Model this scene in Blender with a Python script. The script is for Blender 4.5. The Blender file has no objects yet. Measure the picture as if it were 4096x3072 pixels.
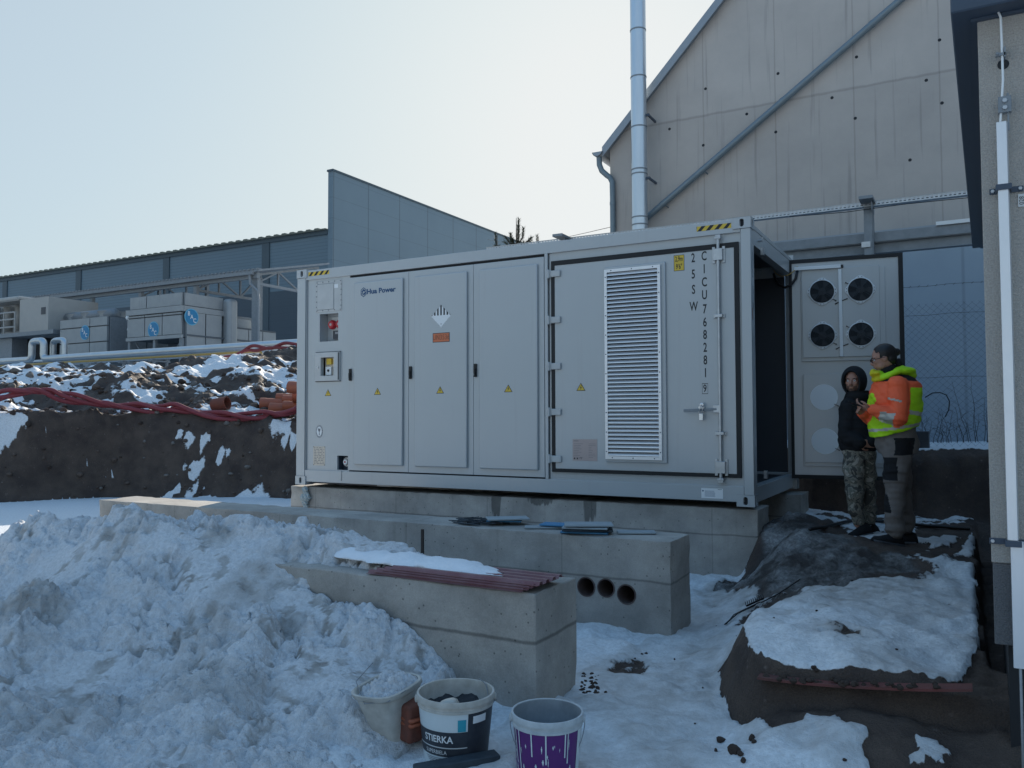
import bpy, math, random
import numpy as np
from mathutils import Vector, Matrix
D = bpy.data
SC = bpy.context.scene
rad = math.radians

# ------------------------------------------------------------------ camera
CAM = np.array([7.9035, -8.2176, 0.90]); FPX = 3268.7
YAW, PITCH, ROLL = rad(29.083), rad(2.29), rad(-.183)
def _frame():
    c, s = math.cos, math.sin
    w = np.array([-s(YAW)*c(PITCH), c(YAW)*c(PITCH), s(PITCH)])
    r0 = np.array([c(YAW), s(YAW), 0.]); u0 = np.cross(r0, w)
    r = r0*c(ROLL) + u0*s(ROLL)
    return r, np.cross(r, w), w
CR, CU, CW = _frame()
cam = D.objects.new('camera', D.cameras.new('camera')); SC.collection.objects.link(cam)
cam.matrix_world = Matrix(((CR[0], CU[0], -CW[0], CAM[0]), (CR[1], CU[1], -CW[1], CAM[1]), (CR[2], CU[2], -CW[2], CAM[2]), (0, 0, 0, 1)))
cam.data.sensor_width = 36; cam.data.lens = 36*FPX/4096
cam.data.clip_start = .05; cam.data.clip_end = 3000
SC.camera = cam
def ray(px, py): return CW + (px-2048)/FPX*CR - (py-1536)/FPX*CU
def S(px, py, ax, v):
    "point of the photograph's pixel (4096 wide) on the plane ax = v"
    d = ray(px, py); i = 'xyz'.index(ax)
    return CAM + d*(v-CAM[i])/d[i]

# ------------------------------------------------------------------ light
SUN_AZ, SUN_EL = rad(-20.4), rad(21.4)          # measured from +Y towards +X
W = D.worlds.new('World'); SC.world = W; W.use_nodes = True
nt = W.node_tree; nt.nodes.clear()
wo = nt.nodes.new('ShaderNodeOutputWorld'); bg = nt.nodes.new('ShaderNodeBackground'); sky = nt.nodes.new('ShaderNodeTexSky')
sky.sky_type = 'NISHITA'; sky.sun_disc = False
sky.sun_elevation = SUN_EL; sky.sun_rotation = SUN_AZ
sky.air_density = 1.0; sky.dust_density = 3.0; sky.ozone_density = 1.5; sky.altitude = 400
bg.inputs[1].default_value = .10
bw = nt.nodes.new('ShaderNodeRGBToBW'); nt.links.new(sky.outputs[0], bw.inputs[0])
dv = nt.nodes.new('ShaderNodeMath'); dv.operation = 'DIVIDE'; dv.inputs[1].default_value = 4.2; nt.links.new(bw.outputs[0], dv.inputs[0])
pw = nt.nodes.new('ShaderNodeMath'); pw.operation = 'POWER'; pw.inputs[1].default_value = -.72; nt.links.new(dv.outputs[0], pw.inputs[0])
vs_ = nt.nodes.new('ShaderNodeVectorMath'); vs_.operation = 'SCALE'; nt.links.new(sky.outputs[0], vs_.inputs[0]); nt.links.new(pw.outputs[0], vs_.inputs[3])
tn = nt.nodes.new('ShaderNodeVectorMath'); tn.operation = 'MULTIPLY'; tn.inputs[1].default_value = (.68, 1.01, 1.08); nt.links.new(vs_.outputs[0], tn.inputs[0])
b2_ = nt.nodes.new('ShaderNodeRGBToBW'); nt.links.new(tn.outputs[0], b2_.inputs[0])
gr_ = nt.nodes.new('ShaderNodeVectorMath'); gr_.operation = 'SCALE'; gr_.inputs[0].default_value = (.965, 1.0, 1.0); nt.links.new(b2_.outputs[0], gr_.inputs[3])
lo_ = nt.nodes.new('ShaderNodeVectorMath'); lo_.operation = 'SCALE'; lo_.inputs[0].default_value = (.89, .995, 1.07); nt.links.new(b2_.outputs[0], lo_.inputs[3])
m0_ = nt.nodes.new('ShaderNodeMix'); m0_.data_type = 'RGBA'; mq_ = nt.nodes.new('ShaderNodeMapRange'); mq_.inputs[1].default_value = 2.6; mq_.inputs[2].default_value = 3.5; mq_.inputs[4].default_value = .75; nt.links.new(b2_.outputs[0], mq_.inputs[0]); nt.links.new(mq_.outputs[0], m0_.inputs[0]); nt.links.new(tn.outputs[0], m0_.inputs[6]); nt.links.new(lo_.outputs[0], m0_.inputs[7])
mr_ = nt.nodes.new('ShaderNodeMapRange'); mr_.inputs[1].default_value = 4.5; mr_.inputs[2].default_value = 7; mr_.inputs[4].default_value = 1; nt.links.new(b2_.outputs[0], mr_.inputs[0])
mx_ = nt.nodes.new('ShaderNodeMix'); mx_.data_type = 'RGBA'; nt.links.new(mr_.outputs[0], mx_.inputs[0]); nt.links.new(m0_.outputs[2], mx_.inputs[6]); nt.links.new(gr_.outputs[0], mx_.inputs[7])
def wmath(op, a, b=None):
    q = nt.nodes.new('ShaderNodeMath'); q.operation = op
    for i, v in enumerate((a, b)):
        if v is None: continue
        if isinstance(v, (int, float)): q.inputs[i].default_value = v
        else: nt.links.new(v, q.inputs[i])
    return q.outputs[0]
L4 = wmath('POWER', wmath('DIVIDE', b2_.outputs[0], 5.6), 5.0)
cap = wmath('POWER', wmath('ADD', L4, 1.0), -.2)
cp_ = nt.nodes.new('ShaderNodeVectorMath'); cp_.operation = 'SCALE'; nt.links.new(mx_.outputs[2], cp_.inputs[0]); nt.links.new(cap, cp_.inputs[3])
nt.links.new(cp_.outputs[0], bg.inputs[0]); nt.links.new(bg.outputs[0], wo.inputs[0])
sun = D.objects.new('sun', D.lights.new('sun', 'SUN')); SC.collection.objects.link(sun)
sun.data.energy = 5.0; sun.data.angle = rad(.55); sun.data.color = (1, .90, .76)
sd = Vector((math.sin(SUN_AZ)*math.cos(SUN_EL), math.cos(SUN_AZ)*math.cos(SUN_EL), math.sin(SUN_EL)))
sun.rotation_euler = sd.to_track_quat('Z', 'Y').to_euler()
sun.location = (0, 0, 30)
SC.view_settings.view_transform = 'Standard'; SC.view_settings.look = 'None'
SC.view_settings.exposure = 0.72; SC.view_settings.gamma = 1.0

# ------------------------------------------------------------------ noise
def _h(ix, iy, s):
    n = (ix.astype(np.int64)*374761393 + iy.astype(np.int64)*668265263 + s*1442695041) & 0xffffffff
    n = ((n ^ (n >> 13))*1274126177) & 0xffffffff
    n = ((n ^ (n >> 15))*2246822519) & 0xffffffff
    return ((n ^ (n >> 16)) & 0xffffff)/float(0xffffff)
def vn(x, y, s=0):
    ix = np.floor(x); iy = np.floor(y); fx = x-ix; fy = y-iy
    fx = fx*fx*fx*(fx*(fx*6-15)+10); fy = fy*fy*fy*(fy*(fy*6-15)+10)
    a = _h(ix, iy, s); b = _h(ix+1, iy, s); c = _h(ix, iy+1, s); d = _h(ix+1, iy+1, s)
    return (a+(b-a)*fx)*(1-fy)+(c+(d-c)*fx)*fy
def fbm(x, y, o=4, s=0, g=.5):
    v = 0; a = 1; t = 0
    for i in range(o):
        v = v + a*vn(x, y, s+i*17); t += a; a *= g
        x, y = (x*1.62-y*1.18)+7.3, (x*1.18+y*1.62)-3.1
    return v/t
def worley(x, y, s=0):
    ix = np.floor(x); iy = np.floor(y); d1 = np.full(np.shape(x), 9.)
    for i in (-1, 0, 1):
        for j in (-1, 0, 1):
            cx = ix+i; cy = iy+j
            px = cx+_h(cx, cy, s); py = cy+_h(cx, cy, s+5)
            d1 = np.minimum(d1, (px-x)**2+(py-y)**2)
    return np.sqrt(d1)
def cells(x, y, s=0):
    "random height per voronoi cell: broken slabs"
    ix = np.floor(x); iy = np.floor(y); d1 = np.full(np.shape(x), 9.); v = np.zeros(np.shape(x))
    for i in (-1, 0, 1):
        for j in (-1, 0, 1):
            cx = ix+i; cy = iy+j; d = (cx+_h(cx, cy, s)-x)**2+(cy+_h(cx, cy, s+5)-y)**2
            v = np.where(d < d1, _h(cx, cy, s+9), v); d1 = np.minimum(d, d1)
    return v
def sst(a, b, x):
    t = np.clip((x-a)/(b-a), 0, 1); return t*t*(3-2*t)

# ------------------------------------------------------------------ materials
def mat(name, col, rough=.6, metal=0, col2=None, nscale=6, namt=.5, bump=0, bscale=40, stretch=(1, 1, 1), spec=.4, streak=0, streakcol=None, fine=0):
    m = D.materials.new(name); m.use_nodes = True; t = m.node_tree; N = t.nodes; L = t.links
    b = N['Principled BSDF']; b.inputs['Roughness'].default_value = rough; b.inputs['Metallic'].default_value = metal
    b.inputs['Specular IOR Level'].default_value = spec
    geo = N.new('ShaderNodeNewGeometry'); mp = N.new('ShaderNodeMapping'); mp.inputs[3].default_value = stretch
    L.new(geo.outputs['Position'], mp.inputs[0])
    cur = None
    if col2 is None: col2 = tuple(c*.82 for c in col)
    n = N.new('ShaderNodeTexNoise'); n.inputs['Scale'].default_value = nscale; n.inputs['Detail'].default_value = 6; n.inputs['Roughness'].default_value = .62
    L.new(mp.outputs[0], n.inputs[0])
    r = N.new('ShaderNodeValToRGB'); e = r.color_ramp.elements
    e[0].position = .5-.5*(1-namt)-.02; e[1].position = .5+.5*(1-namt)+.02
    e[0].position = max(0., .5-.25/max(.2, namt)); e[1].position = min(1., .5+.25/max(.2, namt))
    e[0].color = (*col2, 1); e[1].color = (*col, 1)
    L.new(n.outputs[0], r.inputs[0]); cur = r.outputs[0]
    if streak:
        ms = N.new('ShaderNodeMapping'); ms.inputs[3].default_value = (9, 9, .35); L.new(geo.outputs['Position'], ms.inputs[0])
        n2 = N.new('ShaderNodeTexNoise'); n2.inputs['Scale'].default_value = 1.6; n2.inputs['Detail'].default_value = 5; L.new(ms.outputs[0], n2.inputs[0])
        r2 = N.new('ShaderNodeMapRange'); r2.inputs[1].default_value = .58; r2.inputs[2].default_value = .72; r2.inputs[4].default_value = streak
        L.new(n2.outputs[0], r2.inputs[0])
        mx = N.new('ShaderNodeMix'); mx.data_type = 'RGBA'; L.new(r2.outputs[0], mx.inputs[0]); L.new(cur, mx.inputs[6]); mx.inputs[7].default_value = (*(streakcol or tuple(c*.55 for c in col)), 1)
        cur = mx.outputs[2]
    if fine:
        n3 = N.new('ShaderNodeTexNoise'); n3.inputs['Scale'].default_value = 130; n3.inputs['Detail'].default_value = 3; L.new(geo.outputs['Position'], n3.inputs[0])
        r3 = N.new('ShaderNodeMapRange'); r3.inputs[1].default_value = .3; r3.inputs[2].default_value = .7; r3.inputs[3].default_value = 1-fine; r3.inputs[4].default_value = 1+fine
        L.new(n3.outputs[0], r3.inputs[0])
        mx = N.new('ShaderNodeVectorMath'); mx.operation = 'SCALE'; L.new(cur, mx.inputs[0]); L.new(r3.outputs[0], mx.inputs[3]); cur = mx.outputs[0]
    L.new(cur, b.inputs['Base Color'])
    if bump:
        nb = N.new('ShaderNodeTexNoise'); nb.inputs['Scale'].default_value = bscale; nb.inputs['Detail'].default_value = 5; L.new(mp.outputs[0], nb.inputs[0])
        bp = N.new('ShaderNodeBump'); bp.inputs['Strength'].default_value = bump; bp.inputs['Distance'].default_value = .01
        L.new(nb.outputs[0], bp.inputs['Height']); L.new(bp.outputs[0], b.inputs['Normal'])
    return m
def lines_x(m, axis, period, width, dark, off=0, wob=0):
    "panel joints: dark lines across one world axis"
    t = m.node_tree; N = t.nodes; L = t.links; b = N['Principled BSDF']
    src = b.inputs['Base Color'].links[0].from_socket
    geo = N.new('ShaderNodeNewGeometry'); sp = N.new('ShaderNodeSeparateXYZ'); L.new(geo.outputs['Position'], sp.inputs[0])
    a = N.new('ShaderNodeMath'); a.operation = 'ADD'; a.inputs[1].default_value = -off; L.new(sp.outputs[axis], a.inputs[0])
    o = a.outputs[0]
    if wob:
        nz = N.new('ShaderNodeTexNoise'); nz.inputs['Scale'].default_value = 3; nz.inputs['Detail'].default_value = 4; L.new(geo.outputs['Position'], nz.inputs[0])
        q = N.new('ShaderNodeMath'); q.operation = 'MULTIPLY_ADD'; q.inputs[1].default_value = wob; L.new(nz.outputs[0], q.inputs[0]); L.new(o, q.inputs[2]); o = q.outputs[0]
    p = N.new('ShaderNodeMath'); p.operation = 'PINGPONG'; p.inputs[1].default_value = period/2; L.new(o, p.inputs[0])
    r = N.new('ShaderNodeMapRange'); r.inputs[1].default_value = width*.3; r.inputs[2].default_value = width; r.inputs[3].default_value = dark; r.inputs[4].default_value = 1
    L.new(p.outputs[0], r.inputs[0])
    v = N.new('ShaderNodeVectorMath'); v.operation = 'SCALE'; L.new(src, v.inputs[0]); L.new(r.outputs[0], v.inputs[3])
    L.new(v.outputs[0], b.inputs['Base Color'])
    return m
M = {}
M['paint'] = mat('paint_grey', (.405, .425, .435), .24, 0, (.365, .388, .40), .9, .5, .10, 2.2, spec=1.0, streak=.14, streakcol=(.30, .30, .29))
M['paint2'] = mat('paint_grey_dusty', (.50, .51, .505), .4, 0, (.38, .39, .39), 5, .7, .1, 60)
M['discgrey'] = mat('pale_disc', (.88, .89, .88), .5, 0, (.84, .85, .85))
M['fanring'] = mat('cast_ring', (.72, .74, .75), .4, .1, (.5, .52, .53), 30, .6)
M['gasket'] = mat('black_rubber', (.012, .013, .015), .6)
M['dark'] = mat('dark_interior', (.02, .022, .026), .7)
M['innershade'] = mat('inner_shade_panel', (.055, .062, .075), .5)
M['rack'] = mat('rack_grey', (.06, .065, .075), .5)
M['galv'] = mat('galvanised_steel', (.52, .54, .56), .38, .75, (.36, .38, .4), 14, .8, .05, 40)
M['galvd'] = mat('galvanised_dull', (.28, .30, .32), .6, .3, (.18, .20, .215), 9, .7, .05, 40)
M['alu'] = mat('aluminium_slats', (.74, .75, .77), .35, .55, (.66, .67, .69), 8, .4)
M['chrome'] = mat('zinc_bright', (.62, .64, .66), .25, .9, (.45, .47, .5), 30, .6)
M['white'] = mat('white_plastic', (.78, .79, .78), .35, 0, (.72, .73, .73), 5)
M['black'] = mat('black_plastic', (.012, .012, .014), .4)
M['yellow'] = mat('yellow_film', (.66, .46, .05), .4, 0, (.56, .39, .05), 20)
M['whitefilm'] = mat('white_film', (.72, .74, .75), .4, 0, (.64, .66, .67), 20)
M['orange'] = mat('orange_film', (.62, .18, .08), .5, 0, (.5, .14, .07), 20)
M['ink'] = mat('black_ink', (.015, .018, .022), .5)
M['inkgrey'] = mat('grey_ink', (.16, .17, .19), .6)
M['inkbrown'] = mat('brown_ink', (.22, .09, .05), .6)
M['inkblue'] = mat('blue_ink', (.012, .065, .16), .5)
M['platebeige'] = mat('beige_plate', (.56, .51, .44), .4, .2, (.48, .43, .37), 18)
M['platepink'] = mat('pinkish_plate', (.40, .33, .32), .35, .3, (.34, .30, .30), 18)
M['red'] = mat('red_plastic', (.42, .02, .03), .3)
M['conc'] = mat('cast_concrete', (.43, .40, .36), .85, 0, (.26, .25, .235), 2.2, .75, .35, 26, streak=.35, fine=.09)
M['conc2'] = mat('wet_concrete', (.17, .165, .16), .8, 0, (.12, .12, .12), 5, .7, .3, 30)
M['hallc'] = mat('hall_concrete', (.50, .455, .415), .9, 0, (.37, .34, .315), 1.1, .75, .2, 14, streak=.6, streakcol=(.27, .25, .235), fine=.05)
M['hallblue'] = mat('hall_blue_panel', (.30, .365, .42), .45, 0, (.20, .26, .32), .5, .8, .05, 30, spec=.5)
lines_x(M['hallblue'], 0, 1.1, .03, .8, .2)
M['roofzinc'] = mat('zinc_roof', (.30, .33, .36), .5, .4, (.24, .27, .30), 5)
M['pipezinc'] = mat('zinc_pipe', (.20, .245, .27), .45, .35, (.15, .19, .215), 6, .6)
M['steelpipe'] = mat('stainless_flue', (.62, .68, .73), .3, .85, (.5, .56, .62), 3, .7, stretch=(3, 3, .3))
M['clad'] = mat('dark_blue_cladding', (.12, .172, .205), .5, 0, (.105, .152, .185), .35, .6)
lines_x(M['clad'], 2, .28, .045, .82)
M['clad2'] = mat('blue_grey_cassette', (.15, .205, .24), .5, 0, (.13, .18, .215), .3, .8)
lines_x(M['clad2'], 1, 4.4, .09, .66, 42); lines_x(M['clad2'], 2, 1.7, .045, .85)
M['cladtrim'] = mat('dark_trim', (.055, .082, .10), .5)
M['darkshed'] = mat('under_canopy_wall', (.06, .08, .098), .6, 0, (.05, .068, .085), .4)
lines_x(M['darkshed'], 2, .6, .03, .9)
M['tower'] = mat('weathered_zinc_panel', (.34, .355, .36), .5, .25, (.26, .275, .285), 2.2, .7, .04, 20, streak=.2)
M['towerrim'] = mat('tower_seam', (.12, .135, .15), .6, .2)
M['insul'] = mat('foil_insulation', (.55, .58, .60), .3, .8, (.42, .45, .48), 3, .6)
M['gasyellow'] = mat('yellow_gas_pipe', (.42, .27, .07), .5)
M['acwhite'] = mat('cream_unit', (.42, .40, .37), .6, 0, (.34, .33, .31), 3)
M['render'] = mat('stucco_beige', (.42, .385, .345), .95, 0, (.37, .34, .305), 3, .6, .9, 160, fine=.14)
M['plinth'] = mat('stucco_grey', (.155, .155, .158), .95, 0, (.12, .12, .125), 4, .6, .9, 160, fine=.14)
M['anth'] = mat('anthracite_trim', (.055, .075, .105), .45, 0, (.045, .063, .09), 4)
M['found'] = mat('black_membrane', (.02, .021, .024), .7)
M['redplank'] = mat('red_plank', (.19, .05, .045), .7, 0, (.05, .038, .034), 2.6, .9, .1, 60)
M['redsheet'] = mat('dusty_red_sheet', (.145, .042, .052), .45, .1, (.23, .14, .15), 6, .85, .1, 60)
M['hose'] = mat('red_corrugated_hose', (.22, .026, .036), .55, 0, (.17, .035, .042), 6, .7)
M['pvc'] = mat('orange_pvc', (.37, .095, .042), .5, 0, (.25, .08, .045), 4, .8)
M['pvcin'] = mat('brown_pvc_inside', (.075, .040, .034), .8, 0, (.12, .10, .095), 9, .8)
M['bucket'] = mat('dirty_white_plastic', (.62, .61, .57), .45, 0, (.22, .20, .17), 14, .42, .1, 60)
M['bucketclean'] = mat('white_label', (.60, .66, .68), .4, 0, (.52, .58, .6), 20, .4)
M['navy'] = mat('navy_label', (.012, .018, .03), .45, 0, (.05, .055, .065), 26, .25)
M['cyan'] = mat('cyan_mark', (.03, .32, .42), .5)
M['purple'] = mat('purple_label_splashed', (.10, .018, .15), .45, 0, (.085, .02, .13), 20, .6)
M['mortar'] = mat('grey_mortar', (.045, .046, .05), .95, 0, (.025, .026, .03), 30, .8, .8, 60)
M['clinker'] = mat('orange_block', (.20, .055, .03), .8, 0, (.10, .045, .035), 14, .8, .3, 60)
M['foamblue'] = mat('blue_foam_board', (.05, .22, .40), .6, 0, (.06, .17, .30), 12)
M['foamgrey'] = mat('grey_board', (.30, .34, .36), .6, 0, (.22, .26, .28), 12, .8)
M['board'] = mat('dark_scrap', (.045, .06, .075), .7, 0, (.02, .03, .04), 30, .9)
M['wood'] = mat('dark_batten', (.05, .04, .035), .8)
M['bag'] = mat('clear_plastic_wrap', (.42, .46, .46), .25, 0, (.30, .34, .33), 20, .8, .4, 40)
M['needle'] = mat('pine_needles', (.055, .07, .045), .8, 0, (.035, .045, .03), 20)
M['bark'] = mat('pine_bark', (.08, .055, .04), .9)
M['twig'] = mat('dry_twigs', (.05, .042, .038), .9)
M['wire'] = mat('fence_wire', (.09, .10, .11), .6, .3)
M['skin'] = mat('skin', (.40, .215, .155), .55, 0, (.33, .17, .125), 18, .6)
M['hair'] = mat('black_hair', (.014, .012, .012), .5)
M['hiyel'] = mat('hivis_yellow', (.46, .80, .012), .7, 0, (.36, .68, .01), 6, .6, .12, 25)
M['hiyelcol'] = mat('hivis_yellow_lining', (.62, .56, .015), .7)
M['hior'] = mat('hivis_orange', (.95, .145, .05), .7, 0, (.82, .12, .045), 6, .6, .12, 25)
M['reflect'] = mat('reflective_tape', (.50, .49, .44), .4, .2, (.38, .37, .33), 12, .6)
M['blackcloth'] = mat('black_cloth', (.010, .011, .014), .9, 0, (.007, .008, .010), 10, .6, .12, 25)
M['trouser'] = mat('taupe_work_cloth', (.175, .155, .145), .9, 0, (.12, .107, .10), 7, .7, .15, 22)
def camo():
    m = mat('camouflage_cloth', (.15, .14, .11), .9)
    t = m.node_tree; N = t.nodes; L = t.links; b = N['Principled BSDF']
    g = N.new('ShaderNodeNewGeometry'); n = N.new('ShaderNodeTexNoise'); n.inputs['Scale'].default_value = 13; n.inputs['Detail'].default_value = 2.5; n.inputs['Distortion'].default_value = 1
    L.new(g.outputs['Position'], n.inputs[0]); r = N.new('ShaderNodeValToRGB'); r.color_ramp.interpolation = 'CONSTANT'
    e = r.color_ramp.elements; e[0].color = (.06, .06, .055, 1); e[0].position = 0; e[1].color = (.20, .185, .155, 1); e[1].position = .43
    q = e.new(.52); q.color = (.12, .125, .105, 1); q = e.new(.60); q.color = (.32, .30, .265, 1)
    L.new(n.outputs[0], r.inputs[0]); L.new(r.outputs[0], b.inputs['Base Color']); return m
M['camo'] = camo()
def glassmat():
    m = D.materials.new('window_glass'); m.use_nodes = True; b = m.node_tree.nodes['Principled BSDF']
    b.inputs['Base Color'].default_value = (.8, .85, .88, 1); b.inputs['Roughness'].default_value = .05; b.inputs['Alpha'].default_value = .3; return m
M['glass'] = glassmat()

def groundmat(name, snow=(.78, .80, .83), bumpd=.012):
    m = D.materials.new(name); m.use_nodes = True; t = m.node_tree; N = t.nodes; L = t.links; b = N['Principled BSDF']
    b.inputs['Roughness'].default_value = .7; b.inputs['Specular IOR Level'].default_value = .35
    g = N.new('ShaderNodeNewGeometry')
    def noise(sc, det=5, rgh=.6, dist=0):
        n = N.new('ShaderNodeTexNoise'); n.inputs['Scale'].default_value = sc; n.inputs['Detail'].default_value = det; n.inputs['Roughness'].default_value = rgh; n.inputs['Distortion'].default_value = dist
        L.new(g.outputs['Position'], n.inputs[0]); return n.outputs[0]
    def math_(op, a, b_=None, c=None):
        q = N.new('ShaderNodeMath'); q.operation = op
        for i, v in enumerate((a, b_, c)):
            if v is None: continue
            if isinstance(v, (int, float)): q.inputs[i].default_value = v
            else: L.new(v, q.inputs[i])
        return q.outputs[0]
    def rng(v, a, b_, c=0, d=1):
        q = N.new('ShaderNodeMapRange'); L.new(v, q.inputs[0])
        for i, z in enumerate((a, b_, c, d)): q.inputs[i+1].default_value = z
        return q.outputs[0]
    def mix(f, a, c):
        q = N.new('ShaderNodeMix'); q.data_type = 'RGBA'; L.new(f, q.inputs[0])
        for i, v in ((6, a), (7, c)):
            if isinstance(v, tuple): q.inputs[i].default_value = (*v, 1)
            else: L.new(v, q.inputs[i])
        return q.outputs[2]
    asn = N.new('ShaderNodeAttribute'); asn.attribute_name = 'snow'
    amd = N.new('ShaderNodeAttribute'); amd.attribute_name = 'mud'
    n8 = noise(9, 6); n30 = noise(38, 5); n120 = noise(150, 3)
    dirt = mix(rng(noise(3, 6), .35, .65), (.052, .036, .030), (.105, .075, .058))
    v = N.new('ShaderNodeTexVoronoi'); v.inputs['Scale'].default_value = 16; L.new(g.outputs['Position'], v.inputs[0])
    peb = math_('MULTIPLY', rng(v.outputs['Distance'], .10, .22, 1, 0), rng(n8, .5, .62))
    dirt = mix(math_('MULTIPLY', peb, .75), dirt, (.20, .155, .135))
    dirt = mix(rng(n120, .35, .62, .45, 0), dirt, (.018, .013, .012))
    mudc = mix(rng(noise(2.3, 7, .68), .42, .62), (.040, .034, .031), (.27, .265, .26)); mudc = mix(rng(n30, .4, .62, .5, 0), mudc, (.03, .026, .024))
    dirtysn = mix(rng(n8, .3, .7), (.30, .28, .26), (.60, .60, .60))
    sn = mix(rng(n30, .35, .65), snow, tuple(c*.80 for c in snow)); sn = mix(rng(noise(70, 4), .60, .72, 0, .55), sn, tuple(c*.45 for c in snow))
    sn = mix(rng(amd.outputs['Fac'], .15, .6), sn, dirtysn)
    gnd = mix(rng(amd.outputs['Fac'], .55, .95), dirt, mudc)
    k = math_('ADD', asn.outputs['Fac'], math_('MULTIPLY_ADD', n8, .55, -.275))
    k = math_('ADD', k, math_('MULTIPLY_ADD', n30, .35, -.175))
    f = rng(k, .46, .54)
    L.new(mix(f, gnd, sn), b.inputs['Base Color'])
    h = math_('ADD', math_('MULTIPLY', n30, .7), math_('MULTIPLY', n120, .35))
    h = math_('ADD', h, math_('MULTIPLY', f, .8))
    bp = N.new('ShaderNodeBump'); bp.inputs['Strength'].default_value = .9; bp.inputs['Distance'].default_value = bumpd*1.7
    L.new(h, bp.inputs['Height']); L.new(bp.outputs[0], b.inputs['Normal'])
    return m
M['ground'] = groundmat('snow_and_earth', (.74, .76, .78))
M['snow'] = groundmat('piled_snow', (.76, .77, .79), .026)
M['purewhite'] = mat('fresh_snow', (.74, .76, .79), .8, 0, (.62, .64, .67), 9, .7, .6, 40)

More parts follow.
